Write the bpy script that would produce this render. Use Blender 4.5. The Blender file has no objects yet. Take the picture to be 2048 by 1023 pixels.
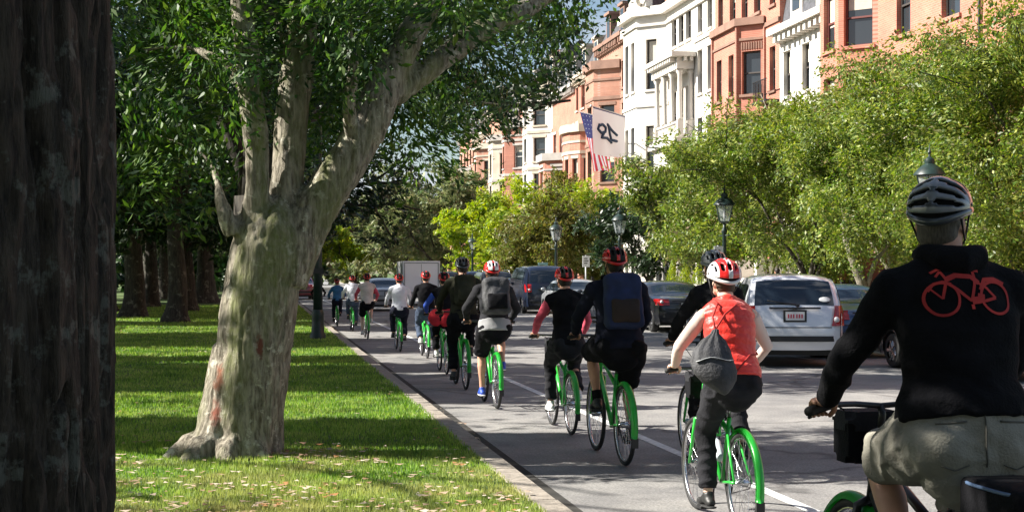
import bpy, bmesh, math, random
import numpy as np
from mathutils import Vector, Matrix, noise
R = math.radians
PI = math.pi
rnd = random.Random(7)

# ---------------------------------------------------------------- camera, world, sun, exposure
scene = bpy.context.scene
C = scene.collection
YAW = R(9.86)          # the view is turned this far to the right of the street direction (+Y)
FPX = 2900.0
CAM_H = 1.70
cam_d = bpy.data.cameras.new("camera")
cam = bpy.data.objects.new("camera", cam_d)
C.objects.link(cam)
cam.location = (0, 0, CAM_H)
cam.rotation_euler = (R(90), 0, -YAW)
cam_d.sensor_width = 36.0
cam_d.lens = 36.0 * FPX / 2048
cam_d.shift_y = 33.5 / 2048
cam_d.clip_start = 0.1
cam_d.clip_end = 3000
scene.camera = cam

SUN_EL = R(38)
SUN_AZ = R(168.5)        # math angle in the ground plane, 180 = from -X (the left)
SUN = Vector((math.cos(SUN_AZ) * math.cos(SUN_EL), math.sin(SUN_AZ) * math.cos(SUN_EL), math.sin(SUN_EL)))
world = bpy.data.worlds.new("World")
scene.world = world
world.use_nodes = True
wn, wl = world.node_tree.nodes, world.node_tree.links
bg = wn['Background']
sky = wn.new('ShaderNodeTexSky')
sky.sky_type = 'NISHITA'
sky.sun_disc = False
sky.sun_elevation = SUN_EL
sky.sun_rotation = math.atan2(SUN.x, SUN.y)
sky.dust_density = 0.6
# broken white cloud over the blue
tcw = wn.new('ShaderNodeTexCoord')
mpw = wn.new('ShaderNodeMapping'); mpw.inputs['Scale'].default_value = (1.0, 1.0, 2.6)
nzw = wn.new('ShaderNodeTexNoise'); nzw.inputs['Scale'].default_value = 5.0; nzw.inputs['Detail'].default_value = 6
rpw = wn.new('ShaderNodeValToRGB'); rpw.color_ramp.elements[0].position = 0.53; rpw.color_ramp.elements[1].position = 0.66
mxw = wn.new('ShaderNodeMix'); mxw.data_type = 'RGBA'; mxw.inputs[7].default_value = (6.0, 6.3, 7.0, 1)
wl.new(tcw.outputs['Generated'], mpw.inputs['Vector']); wl.new(mpw.outputs['Vector'], nzw.inputs['Vector'])
wl.new(nzw.outputs['Fac'], rpw.inputs['Fac']); wl.new(rpw.outputs['Color'], mxw.inputs[0])
wl.new(sky.outputs['Color'], mxw.inputs[6]); wl.new(mxw.outputs[2], bg.inputs['Color'])
bg.inputs['Strength'].default_value = 0.05
sun_d = bpy.data.lights.new("sun", 'SUN')
sun_d.energy = 5.0
sun_d.angle = R(0.5)
sun_d.color = (1.0, 0.95, 0.86)
sun_o = bpy.data.objects.new("sun", sun_d)
C.objects.link(sun_o)
sun_o.rotation_euler = SUN.to_track_quat('Z', 'Y').to_euler()
vs = scene.view_settings
vs.view_transform = 'Standard'; vs.look = 'None'; vs.gamma = 1; vs.use_curve_mapping = False
vs.exposure = 1.4
scene.cycles.diffuse_bounces = 2

# ---------------------------------------------------------------- helpers
def tag(o, label=None, cat=None, group=None, kind=None):
    if label: o['label'] = label
    if cat: o['category'] = cat
    if group: o['group'] = group
    if kind: o['kind'] = kind
    return o

def empty(name, loc=(0, 0, 0), rz=0, sc=1, **k):
    o = bpy.data.objects.new(name, None)
    C.objects.link(o)
    o.location = loc; o.rotation_euler = (0, 0, rz); o.scale = (sc, sc, sc)
    o.empty_display_size = 0.2
    return tag(o, **k)

def link(name, me, mat=None, parent=None):
    o = bpy.data.objects.new(name, me)
    C.objects.link(o)
    if mat is not None:
        for m in (mat if isinstance(mat, (list, tuple)) else [mat]): me.materials.append(m)
    if parent is not None: o.parent = parent
    return o

def bmobj(name, bm, mat, parent=None, smooth=True, angle=None):
    me = bpy.data.meshes.new(name)
    bmesh.ops.recalc_face_normals(bm, faces=bm.faces)
    bm.to_mesh(me); bm.free()
    if smooth: me.shade_smooth()
    o = link(name, me, mat, parent)
    if smooth and angle: me.set_sharp_from_angle(angle=angle)
    return o

def copy_tree(o, parent=None):
    c = o.copy(); C.objects.link(c)
    c.parent = parent
    for ch in list(o.children): copy_tree(ch, c)
    return c

def box(bm, x0, x1, y0, y1, z0, z1, mi=0):
    vsx = [bm.verts.new(p) for p in ((x0,y0,z0),(x1,y0,z0),(x1,y1,z0),(x0,y1,z0),(x0,y0,z1),(x1,y0,z1),(x1,y1,z1),(x0,y1,z1))]
    for f in ((0,3,2,1),(4,5,6,7),(0,1,5,4),(1,2,6,5),(2,3,7,6),(3,0,4,7)):
        bm.faces.new([vsx[i] for i in f]).material_index = mi

def frames(pts):
    """A rotation-minimising frame at each point of a polyline."""
    n = len(pts); ts = []
    for i in range(n):
        a = pts[max(i-1, 0)]; b = pts[min(i+1, n-1)]
        t = (b - a)
        ts.append(t.normalized() if t.length > 1e-9 else Vector((0, 0, 1)))
    up = Vector((1, 0, 0)) if abs(ts[0].x) < 0.9 else Vector((0, 1, 0))
    u = (up - ts[0] * up.dot(ts[0])).normalized()
    out = []
    for t in ts:
        u = (u - t * u.dot(t))
        u = u.normalized() if u.length > 1e-6 else t.orthogonal().normalized()
        out.append((t, u, t.cross(u)))
    return out

def tube(bm, pts, rad, n=8, cap=True, closed=False, mi=0, round_cap=False, jit=None):
    """Loft circles (or (ru, rv) ellipses) along pts."""
    pts = [Vector(p) for p in pts]
    if not isinstance(rad, list): rad = [rad] * len(pts)
    rad = [r if isinstance(r, (tuple, list)) else (r, r) for r in rad]
    if round_cap:
        f = frames(pts)
        def ext(p, t, r, sgn):
            m = (r[0] + r[1]) / 2; o_ = []
            for a in (0.5, 0.85, 0.98):
                o_.append((p + t * sgn * m * a, (r[0] * math.sqrt(1 - a*a), r[1] * math.sqrt(1 - a*a))))
            return o_
        s = ext(pts[0], f[0][0], rad[0], -1)[::-1]; e = ext(pts[-1], f[-1][0], rad[-1], 1)
        pts = [q[0] for q in s] + pts + [q[0] for q in e]
        rad = [q[1] for q in s] + rad + [q[1] for q in e]
    fr = frames(pts)
    if closed:
        m = len(pts)
        fr = []
        for i in range(m):
            t = (pts[(i+1) % m] - pts[i-1]).normalized()
            fr.append(t)
        # planar loop: use its normal
        nrm = (pts[m//4] - pts[0]).cross(pts[m//2] - pts[0]).normalized()
        fr = [(t, nrm, t.cross(nrm)) for t in fr]
    rings = []
    for i, (p, r, (t, u, v)) in enumerate(zip(pts, rad, fr)):
        ring = []
        for k in range(n):
            a = 2 * PI * k / n
            q = 1 if jit is None else jit(i, a)
            ring.append(bm.verts.new(p + u * (r[0] * math.cos(a) * q) + v * (r[1] * math.sin(a) * q)))
        rings.append(ring)
    m = len(rings)
    for i in range(m if closed else m - 1):
        a, b = rings[i], rings[(i+1) % m]
        for k in range(n):
            bm.faces.new((a[k], a[(k+1) % n], b[(k+1) % n], b[k])).material_index = mi
    if cap and not closed:
        bm.faces.new(rings[0][::-1]).material_index = mi
        bm.faces.new(rings[-1]).material_index = mi
    return rings

def lathe(bm, prof, n=16, x=0, y=0, mi=0):
    rings = []
    for r, z in prof:
        rings.append([bm.verts.new((x + r * math.cos(2*PI*k/n), y + r * math.sin(2*PI*k/n), z)) for k in range(n)])
    for i in range(len(rings) - 1):
        for k in range(n):
            bm.faces.new((rings[i][k], rings[i][(k+1) % n], rings[i+1][(k+1) % n], rings[i+1][k])).material_index = mi
    bm.faces.new(rings[0][::-1]); bm.faces.new(rings[-1])

def ellipsoid(bm, c, r, rot=None, nu=20, nv=12):
    M = Matrix.Translation(Vector(c)) @ (rot.to_4x4() if rot is not None else Matrix.Identity(4)) @ Matrix.Diagonal((r[0], r[1], r[2], 1))
    bmesh.ops.create_uvsphere(bm, u_segments=nu, v_segments=nv, radius=1, matrix=M)

def tri_flat(name, V, F, mat, parent=None, smooth=False):
    """A mesh straight from numpy arrays (F: n x 3 or n x 4)."""
    me = bpy.data.meshes.new(name)
    V = np.ascontiguousarray(V, dtype=np.float32); F = np.ascontiguousarray(F, dtype=np.int32)
    k = F.shape[1]
    me.vertices.add(len(V)); me.vertices.foreach_set('co', V.ravel())
    me.loops.add(F.size); me.loops.foreach_set('vertex_index', F.ravel())
    me.polygons.add(len(F)); me.polygons.foreach_set('loop_start', np.arange(0, F.size, k, dtype=np.int32))
    me.update(calc_edges=True)
    if smooth: me.shade_smooth()
    return link(name, me, mat, parent)

def remeshed(name, bm, mat, parent, voxel=0.015, smooth=3, disp=None, sub=None):
    """Fuse the overlapping closed pieces in bm into one continuous skin."""
    me = bpy.data.meshes.new(name + '_raw')
    bmesh.ops.recalc_face_normals(bm, faces=bm.faces)
    bm.to_mesh(me); bm.free()
    o = bpy.data.objects.new(name, me); C.objects.link(o)
    m = o.modifiers.new('r', 'REMESH'); m.mode = 'VOXEL'; m.voxel_size = voxel; m.adaptivity = 0
    if smooth:
        s = o.modifiers.new('s', 'SMOOTH'); s.iterations = smooth; s.factor = 0.6
    dg = bpy.context.evaluated_depsgraph_get(); dg.update()
    me2 = bpy.data.meshes.new_from_object(o.evaluated_get(dg))
    o.modifiers.clear(); o.data = me2; bpy.data.meshes.remove(me)
    me2.name = name
    if disp is not None:
        n = len(me2.vertices)
        co = np.empty(n*3, np.float32); me2.vertices.foreach_get('co', co); co = co.reshape(-1, 3)
        no = np.array([v.normal for v in me2.vertices], dtype=np.float32)
        co2 = co + no * disp(co, no)[:, None]
        me2.vertices.foreach_set('co', co2.astype(np.float32).ravel()); me2.update()
    me2.shade_smooth()
    me2.materials.clear()
    for mm in (mat if isinstance(mat, (list, tuple)) else [mat]): me2.materials.append(mm)
    if parent is not None: o.parent = parent
    return o

def vnoise(p, seed=0):
    """Smooth value noise on an (n,3) array, -1..1."""
    p = np.asarray(p, dtype=np.float64) + seed * 17.31
    i = np.floor(p).astype(np.int64); f = p - i
    f = f*f*(3-2*f)
    def h(ix, iy, iz):
        n = (ix * 374761393 + iy * 668265263 + iz * 2147483647 + seed * 1274126177) & 0xffffffff
        n = ((n ^ (n >> 13)) * 1274126177) & 0xffffffff
        return ((n ^ (n >> 16)) & 0xffff) / 32767.5 - 1
    r = 0
    for a in (0, 1):
        for b in (0, 1):
            for c in (0, 1):
                w = (f[:,0] if a else 1-f[:,0]) * (f[:,1] if b else 1-f[:,1]) * (f[:,2] if c else 1-f[:,2])
                r = r + w * h(i[:,0]+a, i[:,1]+b, i[:,2]+c)
    return r

# ---------------------------------------------------------------- materials
def mat(name, col, rough=0.6, metal=0.0, var=0.0, vscale=8.0, bump=0.0, bscale=40.0, col2=None, spec=None, coat=0, stretch=None, sheen=0, detail=5):
    m = bpy.data.materials.new(name); m.use_nodes = True
    nt = m.node_tree; b = nt.nodes['Principled BSDF']
    b.inputs['Base Color'].default_value = (*col, 1)
    b.inputs['Roughness'].default_value = rough
    b.inputs['Metallic'].default_value = metal
    if spec is not None: b.inputs['Specular IOR Level'].default_value = spec
    if coat: b.inputs['Coat Weight'].default_value = coat
    if sheen: b.inputs['Sheen Weight'].default_value = sheen
    if var or col2 or bump:
        tc = nt.nodes.new('ShaderNodeTexCoord'); mp = nt.nodes.new('ShaderNodeMapping')
        nt.links.new(tc.outputs['Object'], mp.inputs['Vector'])
        if stretch: mp.inputs['Scale'].default_value = stretch
    if var or col2:
        n = nt.nodes.new('ShaderNodeTexNoise'); n.inputs['Scale'].default_value = vscale; n.inputs['Detail'].default_value = detail
        nt.links.new(mp.outputs['Vector'], n.inputs['Vector'])
        r = nt.nodes.new('ShaderNodeValToRGB')
        c2 = col2 if col2 else tuple(max(0, c*(1-var)) for c in col)
        c1 = col if col2 else tuple(min(1, c*(1+var)) for c in col)
        r.color_ramp.elements[0].position = 0.36; r.color_ramp.elements[0].color = (*c2, 1)
        r.color_ramp.elements[1].position = 0.64; r.color_ramp.elements[1].color = (*c1, 1)
        nt.links.new(n.outputs['Fac'], r.inputs['Fac']); nt.links.new(r.outputs['Color'], b.inputs['Base Color'])
    if bump:
        n2 = nt.nodes.new('ShaderNodeTexNoise'); n2.inputs['Scale'].default_value = bscale; n2.inputs['Detail'].default_value = 6
        nt.links.new(mp.outputs['Vector'], n2.inputs['Vector'])
        bp = nt.nodes.new('ShaderNodeBump'); bp.inputs['Strength'].default_value = bump; bp.inputs['Distance'].default_value = 0.02
        nt.links.new(n2.outputs['Fac'], bp.inputs['Height']); nt.links.new(bp.outputs['Normal'], b.inputs['Normal'])
    return m

def leafmat(name, cols, trans=0.35, rough=0.42, transcol=None):
    m = bpy.data.materials.new(name); m.use_nodes = True
    nt = m.node_tree; b = nt.nodes['Principled BSDF']
    g = nt.nodes.new('ShaderNodeNewGeometry'); r = nt.nodes.new('ShaderNodeValToRGB')
    els = r.color_ramp.elements
    while len(els) < len(cols): els.new(0.5)
    for i, c in enumerate(cols):
        els[i].position = i / max(1, len(cols) - 1); els[i].color = (*c, 1)
    tc = nt.nodes.new('ShaderNodeTexCoord'); nz = nt.nodes.new('ShaderNodeTexNoise'); nz.inputs['Scale'].default_value = 1.3; nz.inputs['Detail'].default_value = 3
    nt.links.new(tc.outputs['Object'], nz.inputs['Vector'])
    m1 = nt.nodes.new('ShaderNodeMath'); m1.operation = 'MULTIPLY_ADD'; m1.inputs[1].default_value = 1.5; m1.inputs[2].default_value = -.53
    m2 = nt.nodes.new('ShaderNodeMath'); m2.operation = 'MULTIPLY_ADD'; m2.inputs[1].default_value = .75; m2.use_clamp = True
    nt.links.new(nz.outputs['Fac'], m1.inputs[0]); nt.links.new(g.outputs['Random Per Island'], m2.inputs[0]); nt.links.new(m1.outputs[0], m2.inputs[2])
    nt.links.new(m2.outputs[0], r.inputs['Fac'])
    nt.links.new(r.outputs['Color'], b.inputs['Base Color'])
    b.inputs['Roughness'].default_value = rough
    t = nt.nodes.new('ShaderNodeBsdfTranslucent')
    h = nt.nodes.new('ShaderNodeHueSaturation'); h.inputs['Saturation'].default_value = 1.15; h.inputs['Value'].default_value = 1.7
    nt.links.new(r.outputs['Color'], h.inputs['Color']); nt.links.new(h.outputs['Color'], t.inputs['Color'])
    mx = nt.nodes.new('ShaderNodeMixShader'); mx.inputs[0].default_value = trans
    nt.links.new(b.outputs[0], mx.inputs[1]); nt.links.new(t.outputs[0], mx.inputs[2])
    nt.links.new(mx.outputs[0], nt.nodes['Material Output'].inputs['Surface'])
    return m

def bark_mat(name, c1, c2, c3, scale=1.0, bump=0.8, moss=None):
    """Furrowed bark: vertical noise, pale lichen patches, optional moss."""
    m = bpy.data.materials.new(name); m.use_nodes = True
    nt = m.node_tree; b = nt.nodes['Principled BSDF']; b.inputs['Roughness'].default_value = 0.9
    N = nt.nodes.new; L = nt.links.new
    tc = N('ShaderNodeTexCoord'); mp = N('ShaderNodeMapping'); mp.inputs['Scale'].default_value = (6*scale, 6*scale, 1.3*scale)
    L(tc.outputs['Object'], mp.inputs['Vector'])
    n1 = N('ShaderNodeTexNoise'); n1.inputs['Scale'].default_value = 2.2; n1.inputs['Detail'].default_value = 9; n1.inputs['Roughness'].default_value = 0.65
    L(mp.outputs['Vector'], n1.inputs['Vector'])
    r1 = N('ShaderNodeValToRGB'); r1.color_ramp.elements[0].position = 0.35; r1.color_ramp.elements[1].position = 0.62
    r1.color_ramp.elements[0].color = (*c1, 1); r1.color_ramp.elements[1].color = (*c2, 1)
    L(n1.outputs['Fac'], r1.inputs['Fac'])
    n2 = N('ShaderNodeTexNoise'); n2.inputs['Scale'].default_value = 3.1 * scale; n2.inputs['Detail'].default_value = 7; n2.inputs['Roughness'].default_value = 0.7
    L(tc.outputs['Object'], n2.inputs['Vector'])
    r2 = N('ShaderNodeValToRGB'); r2.color_ramp.elements[0].position = 0.56; r2.color_ramp.elements[1].position = 0.62
    L(n2.outputs['Fac'], r2.inputs['Fac'])
    mx = N('ShaderNodeMix'); mx.data_type = 'RGBA'; mx.inputs[7].default_value = (*c3, 1)
    L(r2.outputs['Color'], mx.inputs[0]); L(r1.outputs['Color'], mx.inputs[6])
    out = mx.outputs[2]
    if moss:
        n3 = N('ShaderNodeTexNoise'); n3.inputs['Scale'].default_value = 1.6; n3.inputs['Detail'].default_value = 5
        mp3 = N('ShaderNodeMapping'); mp3.inputs['Scale'].default_value = (2.6, 2.6, .5); mp3.inputs['Location'].default_value = (2.3, 1.1, 0)
        L(tc.outputs['Object'], mp3.inputs['Vector']); L(mp3.outputs['Vector'], n3.inputs['Vector'])
        r3 = N('ShaderNodeValToRGB'); r3.color_ramp.elements[0].position = 0.48; r3.color_ramp.elements[1].position = 0.66
        L(n3.outputs['Fac'], r3.inputs['Fac'])
        mx3 = N('ShaderNodeMix'); mx3.data_type = 'RGBA'; mx3.inputs[7].default_value = (*moss, 1)
        ms = N('ShaderNodeMath'); ms.operation = 'MULTIPLY'; nf = N('ShaderNodeTexNoise'); nf.inputs['Scale'].default_value = 22; nf.inputs['Detail'].default_value = 6
        L(tc.outputs['Object'], nf.inputs['Vector']); L(r3.outputs['Color'], ms.inputs[0]); L(nf.outputs['Fac'], ms.inputs[1])
        m2 = N('ShaderNodeMath'); m2.operation = 'MULTIPLY'; m2.inputs[1].default_value = 1.3; m2.use_clamp = True; L(ms.outputs[0], m2.inputs[0])
        L(m2.outputs[0], mx3.inputs[0]); L(out, mx3.inputs[6]); out = mx3.outputs[2]
        for (sx, sy, sz, sr, sc_) in ((-.235, -.28, .72, .10, (.26, .075, .03)), (-.25, -.30, .40, .085, (.20, .06, .035)), (-.20, -.28, .95, .07, (.30, .13, .06)), (.13, -.31, .95, .06, (.16, .05, .035))):
            vm = N('ShaderNodeVectorMath'); vm.operation = 'SUBTRACT'; vm.inputs[1].default_value = (sx, sy, sz); L(tc.outputs['Object'], vm.inputs[0])
            vm2 = N('ShaderNodeVectorMath'); vm2.operation = 'MULTIPLY'; vm2.inputs[1].default_value = (1.6, .8, .6); L(vm.outputs[0], vm2.inputs[0])
            vl = N('ShaderNodeVectorMath'); vl.operation = 'LENGTH'; L(vm2.outputs[0], vl.inputs[0])
            ns = N('ShaderNodeMath'); ns.operation = 'MULTIPLY_ADD'; ns.inputs[1].default_value = .12; L(nf.outputs['Fac'], ns.inputs[0]); L(vl.outputs['Value'], ns.inputs[2])
            mr = N('ShaderNodeMapRange'); mr.inputs['From Min'].default_value = sr*.7+.05; mr.inputs['From Max'].default_value = sr*1.3+.05; mr.inputs['To Min'].default_value = 1; mr.inputs['To Max'].default_value = 0
            L(ns.outputs[0], mr.inputs['Value']); mz = N('ShaderNodeMix'); mz.data_type = 'RGBA'; mz.inputs[7].default_value = (*sc_, 1)
            L(mr.outputs[0], mz.inputs[0]); L(out, mz.inputs[6]); out = mz.outputs[2]
    L(out, b.inputs['Base Color'])
    bp = N('ShaderNodeBump'); bp.inputs['Strength'].default_value = bump; bp.inputs['Distance'].default_value = 0.03
    L(n1.outputs['Fac'], bp.inputs['Height']); L(bp.outputs['Normal'], b.inputs['Normal'])
    return m

M = {}
M['green_paint'] = mat('green_paint', (0.035, 0.52, 0.06), 0.3, coat=0.5)
M['black_paint'] = mat('black_paint', (0.015, 0.015, 0.017), 0.35)
M['dark_metal'] = mat('dark_metal', (0.05, 0.05, 0.055), 0.4, 0.7)
M['chrome'] = mat('chrome', (0.6, 0.6, 0.62), 0.25, 1.0)
M['rubber'] = mat('rubber', (0.018, 0.018, 0.018), 0.75, var=0.3, vscale=20)
M['black_plastic'] = mat('black_plastic', (0.015, 0.015, 0.016), 0.5)
M['black_cloth'] = mat('black_cloth', (0.008, 0.008, 0.010), 0.95, var=0.3, vscale=6, bump=0.3, bscale=90, spec=0.15)
M['dark_cloth'] = mat('dark_cloth', (0.022, 0.022, 0.026), 0.9, var=0.3, vscale=6, bump=0.3, bscale=90, spec=0.2)
M['olive_cloth'] = mat('olive_cloth', (0.03, 0.03, 0.018), 0.9, var=0.3, vscale=6, spec=0.2)
M['grey_cloth'] = mat('grey_cloth', (0.29, 0.275, 0.23), 0.9, var=0.13, vscale=7, bump=0.35, bscale=120, spec=0.2)
M['white_cloth'] = mat('white_cloth', (0.62, 0.63, 0.70), 0.85, var=0.06)
M['cream_cloth'] = mat('cream_cloth', (0.66, 0.58, 0.52), 0.85, var=0.1)
M['pink_cloth'] = mat('pink_cloth', (0.62, 0.075, 0.13), 0.8, var=0.15)
M['red_cloth'] = mat('red_cloth', (0.55, 0.012, 0.022), 0.8, var=0.2)
M['vest_red'] = mat('vest_red', (0.80, 0.028, 0.014), 0.42, var=0.12, vscale=5, bump=0.35, bscale=38, sheen=0.3)
M['blue_cloth'] = mat('blue_cloth', (0.008, 0.018, 0.07), 0.8, var=0.25)
M['bright_blue'] = mat('bright_blue', (0.03, 0.10, 0.55), 0.7)
M['teal_cloth'] = mat('teal_cloth', (0.03, 0.13, 0.28), 0.85, var=0.15)
M['jean'] = mat('jean', (0.035, 0.055, 0.10), 0.9, var=0.25, vscale=9)
M['navy_cloth'] = mat('navy_cloth', (0.010, 0.012, 0.025), 0.9, var=0.25, spec=0.2)
M['brown_cloth'] = mat('brown_cloth', (0.028, 0.017, 0.014), 0.9)
M['charcoal'] = mat('charcoal', (0.045, 0.045, 0.05), 0.7, var=0.25, vscale=14, bump=0.4, bscale=60)
M['skin'] = mat('skin', (0.56, 0.30, 0.20), 0.55, var=0.10, vscale=10)
M['skin_pale'] = mat('skin_pale', (0.72, 0.47, 0.36), 0.55, var=0.08, vscale=10)
M['hair'] = mat('hair', (0.018, 0.011, 0.008), 0.6, var=0.3, vscale=30, stretch=(6, 6, 1))
M['hair_brown'] = mat('hair_brown', (0.05, 0.026, 0.014), 0.6, var=0.3, vscale=30, stretch=(6, 6, 1))
M['hair_grey'] = mat('hair_grey', (0.10, 0.085, 0.07), 0.7, var=0.3, vscale=30, stretch=(6, 6, 1))
M['helmet_red'] = mat('helmet_red', (0.66, 0.016, 0.016), 0.3, coat=0.6)
M['helmet_white'] = mat('helmet_white', (0.72, 0.72, 0.74), 0.3, coat=0.6)
M['helmet_grey'] = mat('helmet_grey', (0.05, 0.058, 0.068), 0.28, coat=0.7)
M['helmet_silver'] = mat('helmet_silver', (0.20, 0.21, 0.23), 0.3, coat=0.6)
M['foam_black'] = mat('foam_black', (0.012, 0.012, 0.012), 0.85)
M['eye_white'] = mat('eye_white', (0.8, 0.8, 0.78), 0.2)
M['lip'] = mat('lip', (0.45, 0.14, 0.12), 0.5)
M['print_red'] = mat('print_red', (0.62, 0.05, 0.04), 0.85, col2=(0.42, 0.03, 0.03), vscale=9)
M['shoe_blue'] = mat('shoe_blue', (0.02, 0.07, 0.42), 0.5)
M['shoe_black'] = mat('shoe_black', (0.02, 0.02, 0.02), 0.5)
M['shoe_white'] = mat('shoe_white', (0.7, 0.7, 0.68), 0.5)
M['clear_plastic'] = mat('clear_plastic', (0.75, 0.85, 0.9), 0.15)
M['red_lens'] = mat('red_lens', (0.38, 0.008, 0.008), 0.15, coat=0.8)
M['asphalt'] = None
# ================================================================ GROUND
def ground_mats():
    # asphalt: speckled aggregate, patches, faint cracks
    m = bpy.data.materials.new('asphalt'); m.use_nodes = True
    nt = m.node_tree; b = nt.nodes['Principled BSDF']; b.inputs['Roughness'].default_value = 0.82
    N = nt.nodes.new; L = nt.links.new
    tc = N('ShaderNodeTexCoord')
    n1 = N('ShaderNodeTexNoise'); n1.inputs['Scale'].default_value = 42; n1.inputs['Detail'].default_value = 6; n1.inputs['Roughness'].default_value = 0.8
    n2 = N('ShaderNodeTexNoise'); n2.inputs['Scale'].default_value = 0.9; n2.inputs['Detail'].default_value = 9; n2.inputs['Roughness'].default_value = .7
    L(tc.outputs['Object'], n1.inputs['Vector']); L(tc.outputs['Object'], n2.inputs['Vector'])
    r1 = N('ShaderNodeValToRGB'); r1.color_ramp.elements[0].position = 0.3; r1.color_ramp.elements[1].position = 0.72
    r1.color_ramp.elements[0].color = (0.09, 0.088, 0.086, 1); r1.color_ramp.elements[1].color = (0.46, 0.45, 0.435, 1)
    L(n1.outputs['Fac'], r1.inputs['Fac'])
    r2 = N('ShaderNodeValToRGB'); r2.color_ramp.elements[0].position = 0.35; r2.color_ramp.elements[1].position = 0.7
    r2.color_ramp.elements[0].color = (0.60, 0.60, 0.62, 1); r2.color_ramp.elements[1].color = (1.15, 1.13, 1.10, 1)
    L(n2.outputs['Fac'], r2.inputs['Fac'])
    mx = N('ShaderNodeMix'); mx.data_type = 'RGBA'; mx.blend_type = 'MULTIPLY'; mx.inputs[0].default_value = 1
    L(r1.outputs['Color'], mx.inputs[6]); L(r2.outputs['Color'], mx.inputs[7])
    v = N('ShaderNodeTexVoronoi'); v.feature = 'DISTANCE_TO_EDGE'; v.inputs['Scale'].default_value = 0.35
    nd = N('ShaderNodeTexNoise'); nd.inputs['Scale'].default_value = 1.6; nd.inputs['Detail'].default_value = 6
    L(tc.outputs['Object'], nd.inputs['Vector'])
    md = N('ShaderNodeMix'); md.data_type = 'RGBA'; md.inputs[0].default_value = 0.35
    L(tc.outputs['Object'], md.inputs[6]); L(nd.outputs['Color'], md.inputs[7]); L(md.outputs[2], v.inputs['Vector'])
    rc = N('ShaderNodeValToRGB'); rc.color_ramp.elements[0].position = 0.0; rc.color_ramp.elements[1].position = 0.012
    rc.color_ramp.elements[0].color = (0.45, 0.45, 0.45, 1)
    L(v.outputs['Distance'], rc.inputs['Fac'])
    mc = N('ShaderNodeMix'); mc.data_type = 'RGBA'; mc.blend_type = 'MULTIPLY'; mc.inputs[0].default_value = 1
    L(mx.outputs[2], mc.inputs[6]); L(rc.outputs['Color'], mc.inputs[7]); L(mc.outputs[2], b.inputs['Base Color'])
    bp = N('ShaderNodeBump'); bp.inputs['Strength'].default_value = 0.5; bp.inputs['Distance'].default_value = 0.01
    L(n1.outputs['Fac'], bp.inputs['Height']); L(bp.outputs['Normal'], b.inputs['Normal'])
    M['asphalt'] = m
    M['soil'] = mat('turf_soil', (0.09, 0.13, 0.03), 0.95, col2=(0.05, 0.10, 0.018), vscale=1.5, bump=0.6, bscale=30)
    M['granite'] = mat('granite', (0.29, 0.255, 0.215), 0.85, var=0.22, vscale=14, bump=0.4, bscale=60)
    M['concrete'] = mat('concrete', (0.36, 0.34, 0.32), 0.85, var=0.12, vscale=3, bump=0.2)
    M['brick_path'] = mat('brick_path', (0.25, 0.12, 0.09), 0.85, var=0.3, vscale=10)
    M['line_white'] = mat('line_white', (0.80, 0.80, 0.78), 0.7, col2=(0.50, 0.50, 0.49), vscale=16, detail=8)
ground_mats()

def sheet(name, x0, x1, y0, y1, z, m, kind='structure', div=1):
    bm = bmesh.new()
    ys = [y0 + (y1 - y0) * i / div for i in range(div + 1)]
    a = [bm.verts.new((x0, y, z)) for y in ys]; b = [bm.verts.new((x1, y, z)) for y in ys]
    for i in range(div): bm.faces.new((a[i], b[i], b[i+1], a[i+1]))
    return tag(bmobj(name, bm, m, None, False), kind=kind)

LAWN_Z = 0.13
sheet('ground', -900, 1200, -60, 2200, -0.08, M['soil'])
sheet('lawn', -70, 1.825, -20, 420, LAWN_Z, M['soil'])
sheet('road', 2.03, 13.2, -20, 600, 0.0, M['asphalt'])
sheet('pavement', 13.36, 16.9, -20, 600, 0.14, M['concrete'])
sheet('garden_bed', 16.9, 30, -20, 600, 0.10, M['soil'])

# granite kerbs: separate stones laid end to end, as one kerb each
def kerb(name, x0, x1, y0, y1, z1, L0):
    bm = bmesh.new(); y = y0
    while y < y1:
        l = L0 * (0.8 + 0.4 * rnd.random()); g = 0.012
        j = 0.006 * rnd.uniform(-1, 1)
        box(bm, x0 + j, x1 + j, y, y + l - g, -0.05, z1 + 0.004 * rnd.uniform(-1, 1))
        y += l
    bmesh.ops.bevel(bm, geom=[e for e in bm.edges if all(v.co.z > 0 for v in e.verts)], offset=0.012, segments=1, affect='EDGES')
    return tag(bmobj(name, bm, M['granite'], None, False), kind='structure')
kerb('kerb', 1.825, 2.025, -4, 150, LAWN_Z + 0.012, 1.9)
kerb('kerb', 13.2, 13.36, 10, 260, 0.15, 1.9)
gut = sheet('gutter', 2.03, 2.265, -20, 200, 0.004, mat('gutter_dark', (0.03, 0.028, 0.024), 0.95, var=0.4, vscale=5))  # dark strip along the foot of the kerb

# the painted bicycle-lane line and the lane dashes
def paint_line(x0, x1, spans, z):
    bm = bmesh.new()
    for (y0, y1) in spans:
        a, b, c, d = [bm.verts.new(p) for p in ((x0, y0, z), (x1, y0, z), (x1, y1, z), (x0, y1, z))]
        bm.faces.new((a, b, c, d))
    return bm
bm = paint_line(3.83, 3.94, [(2, 200)], 0.004)
tag(bmobj('road_markings', bm, M['line_white'], None, False), kind='structure')
bm = paint_line(10.6, 10.7, [(y, y + 1.2) for y in range(20, 120, 7)], 0.004)
tag(bmobj('road_markings', bm, M['line_white'], None, False), kind='structure')

# ---- grass blades (thick near the camera, thinner far away)
def lit_depth(D, X):
    """True in the bands of lawn and road kept sunny by leaving leaves out."""
    return ((D > 7.5) & (D < 13.1)) | ((D > 15.5) & (D < 18.9)) | ((D > 27.1) & (D < 30.6)) | ((D > 37.2) & (D < 42.5)) | ((D > 46.5) & (D < 50.0)) | ((D > 24.6) & (D < 25.3))

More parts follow.
